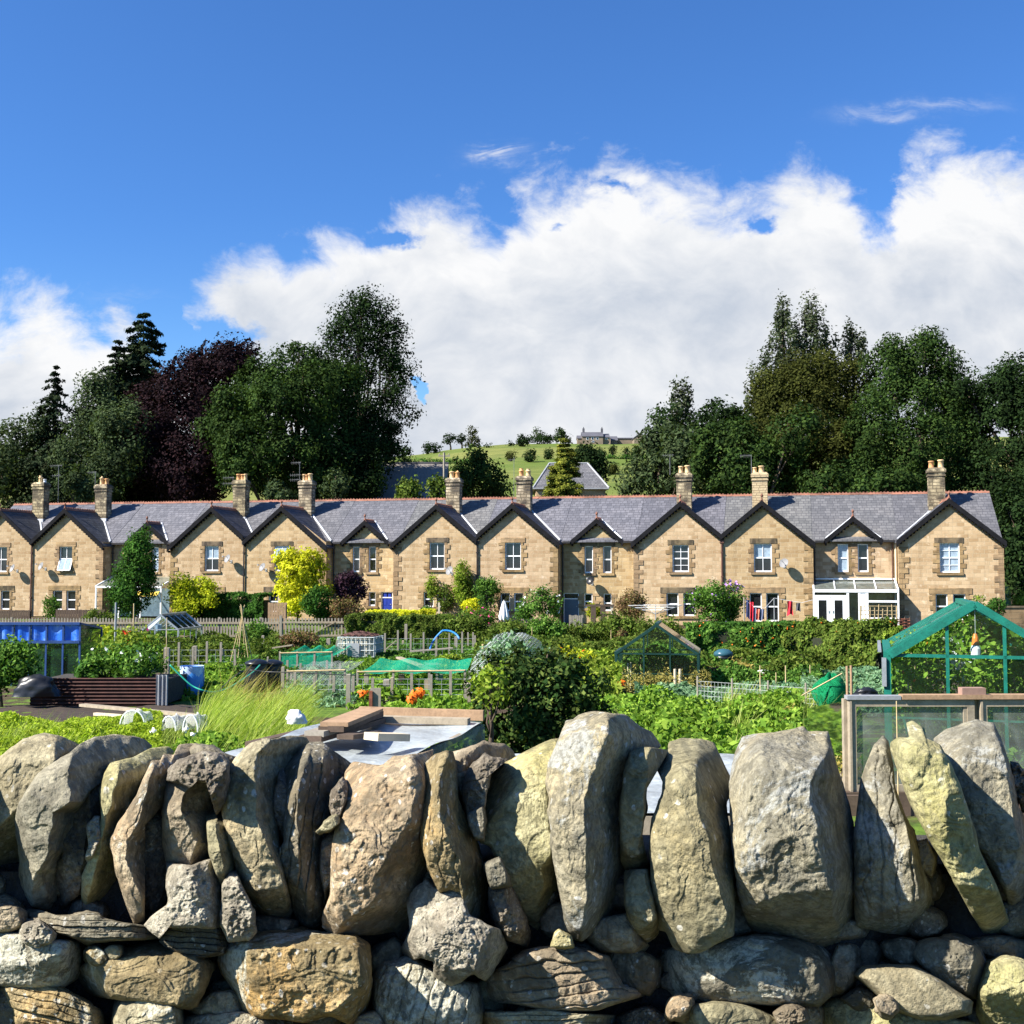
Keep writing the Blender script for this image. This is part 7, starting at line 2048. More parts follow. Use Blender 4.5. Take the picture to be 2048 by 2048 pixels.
# wide fascia boards on its front gable and eaves
m = MB()
for s_ in (-1, 1):
    x_ = 0 if s_ < 0 else 1.85
    m.bar((x_ - .02 * -s_ * -1, -.03, he + .0), (.925, -.03, hr + .03), .03, .085)
m.bar((-.03, 0, he), (-.03, 2.5, he), .04, .07)
m.bar((1.88, 0, he), (1.88, 2.5, he), .04, .07)
m.box(-.05, .012, -.03, .04, 0, he - .05)
for k in range(3):
    m.bar((-.045, k * .10 + .02, he + .015), (.90, k * .10 + .02, hr + .045), .02, .02)
m.build('fascia', M['green_frame'], bgh)
MB().bar((-.09, 0, he + .04), (-.09, 2.5, he + .02), .04, .02).box(-.07, -.02, -.06, .02, he - .35, he - .03).build('eave_bracket', M['alu'], bgh)
MB().bar((.95, 1.5, hr - .14), (1.55, 1.5, hr - .42), .012).box(.55, 1.35, 2.45, 2.48, .9, 1.5).build('vent_panel', M['white'], bgh)
MB().box(.05, 1.8, .12, .5, .42, .46).box(.05, .09, .12, .5, 0, .42).box(1.76, 1.8, .12, .5, 0, .42).build('staging', M['wood_dark'], bgh)
def inside(gh, W, L, zb, zt, lab, name, mk, n, leaf, pet=None, margin=.15, org=(0, 0)):
    o = thing(name, lab, 'plants', gh.location, gh.rotation_euler.z)
    k = 44
    cx = np.c_[rng.uniform(margin, W - margin, k), rng.uniform(margin, L - margin, k), rng.uniform(zb, zt, k)]
    cx[:, 2] = np.minimum(cx[:, 2], zt - .1 - .5 * np.abs(cx[:, 0] - W / 2))
    idx = rng.choice(k, n)
    p = cx[idx] + rng.normal(size=(n, 3)) * np.array([.14, .14, .22])
    p[:, 0] = np.clip(p[:, 0], .06, W - .06)
    p[:, 1] = np.clip(p[:, 1], .06, L - .06)
    p[:, 2] = np.minimum(p[:, 2], zt + .05 - .55 * np.abs(p[:, 0] - W / 2) - .05 * rng.random(n))
    leafmesh('foliage', p, rng.normal(size=(n, 3)) + np.array([-.3, -.2, .6]), leaf * (.6 + .8 * rng.random(n)), LEAF[mk], o)
    m = MB()
    for c in cx:
        m.tube([(c[0], c[1], 0), (c[0] + .03, c[1], c[2])], .008, 5)
    m.build('stems', M['cane'], o)
    if pet:
        q = np.concatenate([p[rng.choice(n, pet[1])] + rng.normal(size=(pet[1], 3)) * .01 for _ in range(4)])
        leafmesh('fruit', q, rng.normal(size=q.shape), np.full(len(q), pet[2]), PET[pet[0]], o, .9)
    return o
inside(bgh, 1.85, 2.5, .35, 1.85, 'tomato plants filling the big green greenhouse', 'tomato_plants', 'crop', 9500, .085, ('orange', 10, .05))
o = thing('hanging_bottle', 'orange and white bottle hanging inside the big green greenhouse', 'bottle', P(1951, 1285, BGD + .2))
MB().lathe([(.02, .10), (.035, .05), (.04, 0), (.045, -.03)], n=12).build('cap', mat_plain('orange_plastic', (.75, .20, .03), .4, .1), o)
MB().lathe([(.04, -.031), (.055, -.07), (.055, -.17), (.04, -.19)], n=12).build('body', M['white'], o)
MB().tube([(0, 0, .1), (0, 0, .45)], .004, 4).build('string', M['wire'], o)
SGD = 29.0
cL = P(1232, 1307, SGD)
zg = G(SGD)
he, hr = cL.z - zg, P(1311, 1250, SGD).z - zg
sgh = greenhouse('greenhouse', 'small dark green greenhouse with a shiny sagging roof, right of centre', (cL.x, SGD, zg), rad(-10), 2.05, 1.7, he, hr, 'darkgreen_frame', 'glass', t=.04)
MB().poly([(2.07, 0, he + .04), (1.03, 0, hr + .04), (1.03, 1.7, hr + .04), (2.07, 1.7, he + .04)]).build('roof_sheet', M['greenglass'], sgh)
m = MB()
for k in range(4):
    y = .8 + k * .22
    m.bar((2.08, y, he + .055), (1.6, y, he + (hr - he) * .45 + .055), .03, .01)
m.build('roof_slats', M['wood_grey'], sgh)
inside(sgh, 2.05, 1.7, .3, 1.2, 'leafy plants inside the small dark green greenhouse', 'tomato_plants', 'bush', 3500, .12, ('orange', 8, .06))
AGD = 45
cL = P(286, 1259, AGD)
zg = G(AGD)
he, hr = cL.z - zg, P(325, 1230, AGD).z - zg
agh = greenhouse('greenhouse', 'little silver framed greenhouse before the picket fence at the left', (cL.x, AGD, zg), rad(-4), 1.42, 2.7, he, hr, 'alu', 'glass', t=.035)
MB().poly([(.02, -.02, he + .02), (.71, -.02, hr), (.71, -.02, hr - .16), (.28, -.02, he + .02)]).build('gable_sheet', M['white'], agh)
MB().box(.15, 1.3, .3, 2.3, .55, .58).build('shelf', M['wood_warm'], agh)
inside(agh, 1.42, 2.7, .2, .9, 'plants growing inside the little silver greenhouse', 'greenhouse_plants', 'crop', 1200, .13)
for (x, y, r_, h_, mk, lab) in [(316, 1262, .15, .25, 'paleblue', 'pale blue tub inside the little silver greenhouse'), (347, 1296, .22, .35, 'blue_pl', 'dark blue bucket inside the little silver greenhouse')]:
    p = P(x, y, AGD + 1)
    o = MB().lathe([(r_ * .8, 0), (r_, h_), (r_ * .92, h_), (r_ * .75, .03)], n=14).build('bucket', M[mk])
    o.location = p
    tag(o, lab, 'bucket')
# ---- the blue netted cage and old glasshouse at the left
CD = 31
zg = G(CD)
a, b = P(-40, 1247, CD), P(161, 1247, CD)
o = thing('fruit_cage', 'long low shed with bright blue sheeting over green stained glass at the left edge', 'shed', (a.x, CD, zg))
L, h = b.x - a.x, a.z - zg
hm = P(100, 1284, CD).z - zg
f = MB()
nb = 6
for k in range(nb + 1):
    x = L * k / nb
    f.bar((x, -.02, 0), (x, -.02, h), .045)
f.bar((0, -.03, h), (L, -.03, h), .07).bar((0, -.03, hm), (L, -.03, hm), .07).bar((0, 1.6, h - .2), (L, 1.6, h - .2), .05).bar((0, 1.6, 0), (0, 1.6, h - .2), .05).bar((L, 1.6, 0), (L, 1.6, h - .2), .05).bar((L, 0, h), (L, 1.6, h - .2), .05)
f.build('frame', M['blueframe'] if 'blueframe' in M else mat_plain('dark_blue_paint', (0.02, 0.06, 0.20), .5, .3), o)
M['bluesheet'] = mat_glass('blue_sheeting', (0.05, 0.22, 0.75), .2, .1)
def bluem():
    m, N = newmat('creased_blue_sheet')
    g = N.n('NewGeometry')
    n = N.noise(g.outputs['Position'], 2.5, 6, .7, 1.0)
    col = N.mix(N.step(n, .5, .75), (0.02, 0.13, 0.60), (0.20, 0.36, 0.72))
    return finish(m, N, col, .35, n, .5, .05)
BS = bluem()
for k in range(nb):
    x0, x1 = L * k / nb + .03, L * (k + 1) / nb - .03
    MB().grid(lambda u, v: (x0 + (x1 - x0) * u, .01 + .02 * math.sin(u * 7 + k), hm + .04 + (h - hm - .08) * v), 8, 4).build('blue_sheet', BS, o)
    MB().poly([(x0, .0, .02), (x1, .0, .02), (x1, .0, hm - .04), (x0, .0, hm - .04)]).build('pane', M['greenglass'], o)
MB().poly([(0, 0, h + .03), (L, 0, h + .03), (L, 1.6, h - .17), (0, 1.6, h - .17)]).build('roof_sheet', BS, o)
MB().poly([(L + .01, .0, .02), (L + .01, 1.6, .02), (L + .01, 1.6, h - .2), (L + .01, 0, h)]).build('end_pane', M['greenglass'], o)
bush(-60, 80, 1272, 1372, 25, 'bush', .10, 'rounded leafy currant bush at the left edge before the blue shed', k=9, cover=4.6)
bush(60, 165, 1300, 1365, 33.5, 'hedge_dark', .12, 'dark plants behind the green stained panes', k=6, cover=3)
# black sheeting heap
def heap(x0, x1, yt, yb, d, mat, lab, name, cat, seed=1, dep=.5, amp=.3):
    a, b = P(x0, yb, d), P(x1, yt, d)
    w_, h_ = b.x - a.x, b.z - a.z
    def fn(u, v):
        th = v * math.pi / 2
        ph = u * 2 * math.pi
        n = 1 + amp * (vnoise(np.array([[math.cos(ph) * 1.5 * math.cos(th) + seed, math.sin(ph) * 1.5 * math.cos(th), th * 2]]), seed)[0]) + amp * .4 * vnoise(np.array([[math.cos(ph) * 5 * math.cos(th) + seed, math.sin(ph) * 5 * math.cos(th), th * 6]]), seed)[0]
        return (w_ / 2 * math.cos(ph) * math.cos(th) * n, dep * w_ / 2 * math.sin(ph) * math.cos(th) * n, h_ * math.sin(th) * (.8 + .2 * n))
    o = MB().grid(fn, 40, 14).build(name, mat, None, True)
    o.location = ((a.x + b.x) / 2, d, a.z)
    return tag(o, lab, cat)
heap(30, 118, 1350, 1392, 24.5, M['black'], 'shiny black plastic sheeting heaped before the blue shed', 'plastic_sheeting', 'sheeting', 3)
# rusty corrugated bed
BD = 25.0
a, b = P(60, 1400, BD), P(312, 1400, BD)
o = thing('raised_bed', 'raised bed walled with rusty corrugated iron, flowers growing in it', 'raised bed', (a.x, BD, G(BD)), rad(0))
L = b.x - a.x
h = P(200, 1356, BD).z - G(BD)
m = MB()
m.grid(lambda u, v: (u * L, .02 * math.sin(v * 2 * math.pi * 8), h * v), 10, 96)
m.build('corrugated_side', M['rust_dark'], o)
MB().grid(lambda u, v: (L + u * .26, -.02 + .03 * math.sin(u * 2 * math.pi * 3), .02 + (h + .05) * v), 30, 2).build('pale_end_sheet', M['grey_metal'], o)
MB().box(0, L + .1, .05, 2.0, 0, h - .08).build('soil', M['core'], o)
m = MB()
MB().box(L - .02, L + .07, .02, .12, 0, h + .1).build('corner_post', M['wood_dark'], o)
bush(150, 335, 1285, 1365, 26.5, 'bush', .10, 'dense leafy flower bed with white and pink blooms above the rusty bed', 'flower_bed', 'flowers', k=12, cover=4.5, petals=('white', 60, .07), bz=G(25) + h - .05)
bush(185, 330, 1255, 1330, 28.5, 'yellowgreen', .11, 'taller sunlit dahlias behind the rusty bed with red blooms', 'dahlia_plants', 'flowers', k=12, cover=3.6, petals=('red', 14, .10))
bush(250, 325, 1262, 1300, 29, 'bush', .10, 'pink flowered dahlias in front of the little silver greenhouse', 'dahlia_plants', 'flowers', k=6, cover=2.2, petals=('pink', 9, .10))
bush(175, 235, 1245, 1300, 36, 'lime', .13, 'lime green leafy clump behind the dahlias', k=5, cover=3.5)
bush(150, 215, 1310, 1372, 26, 'hedge_dark', .14, 'dark broad leaved plants at the left of the flower bed', k=5, cover=3.5)
post(232, 1205, 1392, r=.03, lab='tall grey pole rising from the flower bed', mk='grey_metal', sq=False, name='pole', cat='pole')
post(268, 1207, 1372, r=.022, lab='tall thin cane right of the tall grey pole', mk='cane', sq=False, name='garden_cane', cat='cane')
post(334, 1297, 1398, r=.06, lab='thick dark post at the corner of the rusty raised bed')
post(334, 1235, d=27, r=.012, lab='thin dark cane behind the thick corner post', mk='cane', sq=False, name='garden_cane', cat='cane')
# canes wigwam
wd_ = 36
g = P(483, 1330, wd_)
o = thing('cane_wigwam', 'wigwam of tall bean canes tied near the top', 'cane wigwam', (g.x, wd_, G(wd_)))
ht = P(483, 1212, wd_).z - G(wd_)
for k in range(6):
    a = k * math.pi / 3 + .4
    b0 = Vector((.42 * math.cos(a), .42 * math.sin(a), 0))
    MB().tube([b0, b0 * -.18 + Vector((0, 0, ht * (1 + .04 * math.sin(k * 3))))], .013, 5).build('cane', M['cane'], o)
bush(465, 500, 1285, 1340, 36, 'bush', .10, 'young bean plants climbing the cane wigwam', 'bean_plants', 'plants', k=4, cover=2)
# water butt (blue) with torn top, bins
g = GP(383, 1398)
d = g.y
o = thing('water_barrel', 'bright blue plastic barrel with a torn pale sheet over its top', 'barrel', (g.x, d, G(d)))
h = P(383, 1334, d).z - G(d)
rr = .27
MB().lathe([(rr * .86, 0), (rr * .95, .06), (rr, h * .3), (rr * 1.02, h * .5), (rr, h * .85), (rr * .93, h * .93), (rr * .93, h), (rr * .85, h), (rr * .85, h - .1)], n=24).build('body', M['barrelblue'] if 'barrelblue' in M else mat_plain('barrel_blue', (0.06, 0.26, 0.66), .35, .15), o, True)
MB().grid(lambda u, v: ((rr * 1.03) * math.cos(u * 2 * math.pi) * (1 + .10 * math.sin(u * 11) * v), (rr * 1.03) * math.sin(u * 2 * math.pi) * (1 + .10 * math.sin(u * 13) * v), h + .03 - v * (h * .38 + .12 * math.sin(u * 9) + .1 * math.sin(u * 23))), 48, 8).build('torn_sheet', M['paleblue'], o, True)
for i, (x, lab) in enumerate([(513, 'dark compost bin with a domed lid, left one of the pair'), (543, 'dark compost bin with a domed lid, right one of the pair')]):
    g = P(x, 1380, 29.5 + i * .5)
    d = g.y
    o = thing('compost_bin', lab, 'compost bin', (g.x, d, G(d)), 0, 'dark compost bins')
    h = P(x, 1318 + i, d).z - G(d)
    MB().lathe([(.33, 0), (.33, .05), (.27, h * .80), (.27, h * .84)], n=24).build('body', M['black'], o, True)
    MB().lathe([(.30, h * .83), (.31, h * .86), (.29, h * .91), (.18, h * .97), (.08, h)], n=24).build('lid', M['black'], o, True)
    MB().box(-.12, .12, -.345, -.30, .05, .32).build('hatch', M['black'], o)
# hose
def hose(pts, r, mk, lab, seg=8):
    m = MB()
    P0 = Vector(pts[0])
    q = []
    n = len(pts)
    for i in range(n - 1):
        p0, p1, p2, p3 = [Vector(pts[max(0, min(n - 1, j))]) for j in (i - 1, i, i + 1, i + 2)]
        for s in range(seg):
            t = s / seg
            q.append(.5 * ((2 * p1) + (p2 - p0) * t + (2 * p0 - 5 * p1 + 4 * p2 - p3) * t * t + (3 * p1 - p0 - 3 * p2 + p3) * t ** 3) - P0)
    q.append(Vector(pts[-1]) - P0)
    m.tube(q, r, 6)
    o = m.build('garden_hose', M[mk], None, True)
    o.location = P0
    return tag(o, lab, 'hose')
M['hosegreen'] = mat_plain('green_hose', (0.03, 0.38, 0.26), .4, .1)
hose([P(x, y, d) for x, y, d in ((340, 1330, 25), (362, 1352, 25), (385, 1372, 25), (410, 1382, 25), (430, 1384, 25.5), (455, 1377, 26.5), (480, 1362, 27.5), (505, 1345, 28.5), (520, 1330, 29))], .018, 'hosegreen', 'green hose sagging between the barrel and the compost bins')
hose([P(x, y, d) for x, y, d in ((330, 1405, 26), (400, 1410, 24), (480, 1345, 27.6), (540, 1344, 27.4), (610, 1346, 27.2), (690, 1350, 27), (760, 1352, 27))], .012, 'black', 'thin black irrigation pipe strung along the low posts')
# IBC tank
g = GP(712, 1334)
d = g.y
Wt = (752 - 672) / F * d
o = thing('water_tank', 'dirty white caged water tank with rusty mesh on top', 'water tank', (g.x, d, G(d)), rad(-8))
h = P(700, 1276, d).z - G(d)
Wt *= .92
m = MB()
def tk(u, v):
    th = u * 2 * math.pi
    c, s = math.cos(th), math.sin(th)
    k_ = (abs(c) ** 8 + abs(s) ** 8) ** (-1 / 8)
    return (Wt * .47 * c * k_, Wt * .42 * s * k_ + Wt * .45, .12 + (h - .14) * v)
m.grid(tk, 48, 6)
m.box(-Wt * .44, Wt * .44, Wt * .05, Wt * .85, h - .04, h)
m.build('tank', M['tank'], o, True)
c = MB()
for k in range(9):
    x = -Wt / 2 + Wt * k / 8
    c.tube([(x, -.01, .1), (x, -.01, h + .03)], .016, 5)
    c.tube([(x, -.01, h + .03), (x, Wt * .92, h + .03)], .012, 5)
    y = Wt * .92 * k / 8
    for xs in (-Wt / 2 - .01, Wt / 2 + .01):
        c.tube([(xs, y, .1), (xs, y, h + .03)], .016, 5)
for k in range(5):
    z = .12 + (h - .1) * k / 4
    c.tube([(-Wt / 2, -.02, z), (Wt / 2, -.02, z)], .016, 5).tube([(Wt / 2 + .02, 0, z), (Wt / 2 + .02, Wt * .92, z)], .016, 5).tube([(-Wt / 2 - .02, 0, z), (-Wt / 2 - .02, Wt * .92, z)], .016, 5)
c.build('cage', M['wire'], o)
MB().box(-.30, .12, -.06, -.035, h * .35, h * .82).build('plate', M['grey_metal'], o)
MB().grid(lambda u, v: ((u - .5) * Wt * .9 + .06 * math.sin(v * 19), v * Wt * .8, h + .07 + .12 * math.sin(u * math.pi) * math.sin(v * 3) + .03 * math.sin(u * 31 + v * 17)), 24, 12).build('rusty_mesh', M['rust_dark'], o)
MB().box(-Wt / 2, Wt / 2, 0, Wt * .9, 0, .1).build('pallet', M['wood_grey'], o)
post(664, 1280, d=g.y - .2, r=.03, lab='leaning prop board at the left side of the caged tank', lean=.18)
# nets over frames
def net_tunnel(name, lab, x0, x1, yt, yb, d0, d1, mk, sag=.15, poles=5, polek='wood_grey', front=True):
    a, b = P(x0, yt, d0), P(x1, yt, d0)
    o = thing(name, lab, 'net', (a.x, d0, G(d0)))
    L, h = b.x - a.x, a.z - G(d0)
    def fn(u, v):
        return (u * L, v * (d1 - d0), h + .02 - sag * h * (.5 - .5 * math.cos(u * 2 * math.pi * (poles - 1))) * (1 if v > 0 else .6) - .1 * h * math.sin(v * math.pi))
    MB().grid(fn, 40, 8).build('net', M[mk], o)
    if front:
        MB().grid(lambda u, v: (u * L, -.01 - .03 * v, (fn(u, 0)[2]) * (1 - v * .9)), 40, 4).build('net_side', M[mk], o)
    for k in range(poles):
        MB().box(L * k / (poles - 1) - .025, L * k / (poles - 1) + .025, -.03, .02, 0, h + .08).build('post', M[polek], o)
    MB().tube([(0, -.03, h + .03), (L, -.03, h + .06)], .02, 6).build('cross_pole', M['cane'], o)
    return o
net_tunnel('garden_net', 'turquoise green net stretched over low posts left of the caged tank', 560, 664, 1308, 1335, 34, 38, 'green_net', .2, 4)
net_tunnel('garden_net', 'green net draped over posts right of the dark compost bins', 575, 690, 1345, 1392, 27.5, 31, 'chicken', .05, 5)
net_tunnel('garden_net', 'vivid green net sagging in the middle of the allotments', 715, 930, 1346, 1385, 26.5, 31.0, 'green_net', .10, 4, front=False)
# posts in the middle plots
i = 0
for (x, yt, yb, r, mk, lab, ln) in [(697, 1350, 1416, .045, 'wood_grey', 'weathered post left of the grey upright board', 0), (733, 1349, 1398, .055, 'wood_grey', 'stout post under the green net', 0), (773, 1361, 1408, .07, 'wood_grey', 'wide flat post right of the grey upright board', 0), (784, 1356, 1412, .03, 'wood', 'thin post touching the wide flat post', 0), (803, 1350, 1395, .07, 'wood_dark', 'dark stump like post in the leafy bed', 0),
                                   (855, 1360, 1402, .07, 'wood', 'pale post behind the orange lilies', 0), (874, 1341, 1385, .03, 'wood_grey', 'narrow post at the right end of the green net', 0), (882, 1350, 1376, .05, 'wood_grey', 'short post beside the narrow one at the net end', 0), (932, 1368, 1440, .045, 'wood_grey', 'tall weathered post at the left edge of the dark bush', 0), (938, 1372, 1442, .03, 'wood', 'thinner post paired with the tall weathered one', 0),
                                   (566, 1335, 1385, .04, 'wood_grey', 'post right of the compost bins', 0), (579, 1347, 1395, .03, 'wood_grey', 'leaning stake further right of the compost bins', .05), (528, 1315, 1380, .02, 'wood_grey', 'bent grey stick against the compost bins', .1), (812, 1249, 1290, .06, 'wood_grey', 'grey post in front of the trimmed olive hedge', 0), (806, 1282, 1310, .04, 'wood', 'pale peg post below the grey post', 0),
                                   (912, 1274, 1310, .06, 'wood_grey', 'post under the right end of the blue hoop', 0), (936, 1266, 1310, .03, 'wood_grey', 'thin stake right of the blue hoop', 0), (946, 1266, 1312, .03, 'wood_grey', 'second thin stake right of the blue hoop', 0), (657, 1278, 1312, .07, 'wood_grey', 'stout post left of the caged tank', 0), (587, 1283, 1312, .06, 'wood', 'pale post below the picket gate', 0),
                                   (526, 1272, 1308, .05, 'wood_grey', 'post below the picket fence by the canes', 0), (536, 1284, 1312, .05, 'wood_grey', 'short post right of the one below the picket fence', 0), (704, 1235, 1275, .03, 'wood_dark', 'thin dark stake before the trimmed hedge', 0), (390, 1293, 1335, .07, 'wood_grey', 'broad grey post behind the blue barrel', 0), (443, 1298, 1340, .05, 'wood_grey', 'grey post left of the cane wigwam', 0)]:
    post(x, yt, yb, None, r, lab, mk, True, ln, group='weathered posts in the middle plots')
for (x, yt, yb, lab) in [(1230, 1329, 1395, 'leftmost round stake before the small greenhouse'), (1236.5, 1333, 1392, 'second round stake before the small greenhouse, touching the first'), (1256, 1326, 1384, 'third round stake before the small greenhouse'), (1261.5, 1325, 1384, 'fourth round stake before the small greenhouse'), (1350, 1338, 1392, 'left one of the thick stake pair under the small greenhouse'), (1360, 1338, 1390, 'right one of the thick stake pair under the small greenhouse')]:
    post(x, yt, yb, None, .024 if x < 1300 else .04, lab, 'wood_pale', False, 0, 'garden_stake', 'stake', 'round stakes before the small greenhouse')
for (x, yt, yb, lab) in [(1520, 1331, 1412, 'brown cane in the wire fence left of the green net bundle'), (1571, 1331, 1408, 'brown cane in the wire fence behind the green net bundle'), (1552, 1345, 1385, 'stubby cane beside the basket'), (1620, 1330, 1375, 'thin cane right of the pale rock'), (1659, 1305, 1345, 'cane in the raspberry row'), (1730, 1302, 1345, 'cane in the right end of the raspberry row'), (1222, 1260, 1300, 'left thin pale cane beside the rusty brown shrub'), (1240, 1259, 1290, 'right thin pale cane beside the rusty brown shrub'), (1064, 1254, 1300, 'thin cane above the netted bush')]:
    post(x, yt, yb, None, .014, lab, 'cane', False, 0, 'garden_cane', 'cane', 'canes scattered in the plots')
for x, lab in ((1694, 'left one of the two tall stakes tied together beside the big greenhouse'), (1702, 'right one of the two tall stakes tied together beside the big greenhouse')):
    post(x, 1332 - (x > 1700), d=12.2, r=.017, lab=lab, mk='wood_warm', sq=False, name='garden_stake', cat='stake', group='paired tall stakes')
# upright grey board and rust strip
g = GP(751, 1420)
o = MB().box(-.11, .11, -.02, .02, 0, P(750, 1376, g.y).z - G(g.y)).build('upright_board', M['wood_grey'])
o.location = (g.x, g.y, G(g.y)); tag(o, 'upright grey board above the stacked planks', 'board')
o = MB().box(-.035, .035, -.02, .02, 0, P(742, 1381, g.y).z - G(g.y)).build('rusty_bar', M['rust'])
o.location = (P(742, 1400, g.y).x, g.y - .05, G(g.y)); tag(o, 'rusty red bar left of the upright grey board', 'bar')
# blue hoop
hd = 40
g = P(884, 1300, hd)
o = MB()
R1 = (915 - 856) / 2 / F * hd
zc = P(884, 1284, hd).z - G(hd)
zt_ = P(884, 1262, hd).z - G(hd) - zc
o.tube([(R1 * math.cos(t) * 1.0 + .1, .3 * math.sin(t) , max(.02, zc + zt_ * math.sin(t) - .35 * (math.cos(t) < -.2) * (abs(math.cos(t)) - .2))) for t in np.linspace(.25, math.pi, 22)], .035, 8)
M['hoopblue'] = mat_plain('blue_pipe', (0.03, 0.22, 0.62), .35, .1)
ob = o.build('hoop_pipe', M['hoopblue'], None, True)
ob.location = (g.x, hd, G(hd)); tag(ob, 'bright blue pipe bent into a hoop over a bed', 'hoop')
# leaning planks and low pallets
def plank(pa, pb, w, t, mk, lab, name='plank', cat='plank', group=None, roll=0):
    pa, pb = Vector(pa), Vector(pb)
    c = (pa + pb) / 2
    m = MB().bar(pa - c, pb - c, w, t)
    o = m.build(name, M[mk])
    o.location = c
    return tag(o, lab, cat, group)
plank(P(797, 1315, 34), P(872, 1342, 29.5), .16, .05, 'wood', 'long pale plank lying diagonally left of the netted bush')
plank(P(770, 1300, 36), P(793, 1280, 36), .09, .03, 'wood', 'short leaning board right of the caged tank')
plank(P(820, 1303, 36), P(906, 1296, 36), .18, .04, 'wood_grey', 'grey edging board below the blue hoop')
plank(P(545, 1296, 40), P(585, 1290, 40), .22, .04, 'wood', 'flat pale boards below the picket gate')
for k, (x0, x1, y, d, lab) in enumerate([(815, 845, 1318, 33, 'low slatted crate left of the blue hoop bed'), (850, 895, 1312, 34, 'low slatted crate under the blue hoop')]):
    a, b = P(x0, y, d), P(x1, y, d)
    o = thing('slatted_crate', lab, 'crate', (a.x, d, G(d)), 0, 'slatted crates by the blue hoop')
    L = b.x - a.x
    hh = .42
    for j in range(4):
        MB().box(0, L, 0, .02, .04 + j * .1, .11 + j * .1).build('slat', M['wood_grey'], o)
    for x in (0, L / 2, L - .04):
        MB().box(x, x + .04, .021, .06, 0, hh).build('upright', M['wood_grey'], o)
# netted bush dome
nd = 18.5
bush(945, 1112, 1274, 1390, nd, 'leek', .08, 'grey green fruit bush under wire netting left of centre', 'netted_bush', 'bush', k=9, cover=3.2, shell=.5)
g = P(1028, 1345, nd)
o = thing('wire_netting_cover', 'dome of crumpled wire netting over the grey green bush', 'netting', (g.x, nd, G(nd)))
rx = 88 / F * nd
hz = P(1028, 1268, nd).z - G(nd)
MB().grid(lambda u, v: (rx * math.cos(u * 2 * math.pi) * math.cos(v * 1.45) * (1 + .05 * math.sin(u * 23 + v * 9)), rx * .9 * math.sin(u * 2 * math.pi) * math.cos(v * 1.45) * (1 + .05 * math.sin(u * 17)), hz * .45 + hz * .55 * math.sin(v * 1.57) + .03 * math.sin(u * 31 + v * 13)), 60, 16).build('wire_mesh', M['chicken'], o)
MB().tube([(-.5, 0, 0), (-.5, 0, hz * .9)], .02, 6).tube([(.5, 0, 0), (.5, 0, hz * .9)], .02, 6).build('support', M['cane'], o)
# the big dark bush at centre
tree('currant_bush', 'large dark currant bush standing right behind the wall at centre', 'bush', B_(12.6, (948, 1100, 1330, 1520), (1040, 1180, 1320, 1500), (950, 1060, 1315, 1420), (1060, 1160, 1300, 1390), (1000, 1110, 1300, 1400), (1100, 1195, 1350, 1460), (940, 1010, 1380, 1530), (1130, 1200, 1380, 1440), (1010, 1150, 1400, 1570), (965, 1000, 1298, 1340), (1015, 1050, 1292, 1330), (1085, 1115, 1285, 1330), (1135, 1175, 1305, 1345), (1180, 1215, 1345, 1385), (930, 960, 1350, 1390), (1185, 1225, 1405, 1440)), (P(1060, 1500, 12.6).x, 12.6, G(12.6)), .062, 'currant', .11, 4.6, .05, limbs=14, shell=.6)
bush(945, 1015, 1320, 1420, 12.1, 'yellowgreen', .06, 'sunlit vine leaves at the left side of the dark bush', 'sunlit_leaf_patch', 'plant', k=6, cover=2.6)  # added patch; its paler leaf colour stands for sun on the bush
# ---- crops and ground cover
patch('potato_plants', 'bright green potato and bean crop in the centre right plot', 1165, 1600, 11.6, 22.5, .62, 'crop', .105, 3.6, seed=2)
patch('lime_crop', 'yellow green leafy crop nearest the wall right of centre', 1185, 1500, 10.4, 13.5, .45, 'crop_lime', .09, 3.6, seed=3)
patch('straw_weeds', 'pale straw coloured weeds left of the green net bundle', 1450, 1590, 15.5, 21, .50, 'straw', .10, 2.6, seed=4, aspect=.2)
patch('leafy_greens', 'soft green leafy vegetables before the pale weeds', 1500, 1680, 13.5, 17.5, .42, 'bush', .10, 3.6, seed=5)
patch('grass_strip', 'short mown grass beside the glazed frames', 1600, 1720, 10.6, 13.2, .06, 'crop_lime', .035, 2.5, seed=6, hvar=.2)
patch('weedy_bed', 'grey green weeds behind the wire fence', 1270, 1700, 23.5, 28.5, .42, 'leek', .12, 3.0, seed=7)
patch('flowering_weeds', 'tawny seed heads in front of the small greenhouse', 1240, 1420, 27.5, 29.0, .85, 'straw', .07, 1.1, seed=8, aspect=.25, lumps=4)
patch('mixed_plants', 'mixed green plants left of the small greenhouse', 1090, 1240, 22, 34, .95, 'yellowgreen', .12, 3.0, seed=9)
patch('mixed_plants', 'mixed green plants around the barbecue', 1400, 1640, 29, 36, .55, 'bush', .12, 3.0, seed=10)
patch('leek_rows', 'blue green leeks and cabbages behind netting', 580, 715, 24.5, 31.5, .50, 'leek', .13, 3.2, seed=11, rows=.8, aspect=.3)
patch('leafy_beans', 'glossy broad bean leaves behind the boarded frame', 775, 945, 15.5, 22.5, .55, 'crop', .12, 3.4, seed=12)
patch('salad_rows', 'bright lettuce rows left of the stacked planks', 590, 720, 14.5, 20.0, .22, 'crop_lime', .09, 3.4, seed=13, rows=.7)
patch('cabbage_rows', 'cabbage leaves under the vivid green net', 700, 930, 24.5, 31, .42, 'crop', .14, 2.6, seed=14, rows=.9)
patch('plot_weeds', 'weeds and low crops in the far middle plots', 420, 950, 31.5, 48, .34, 'bush', .12, 2.4, seed=15, lumps=.9, hvar=1.1)
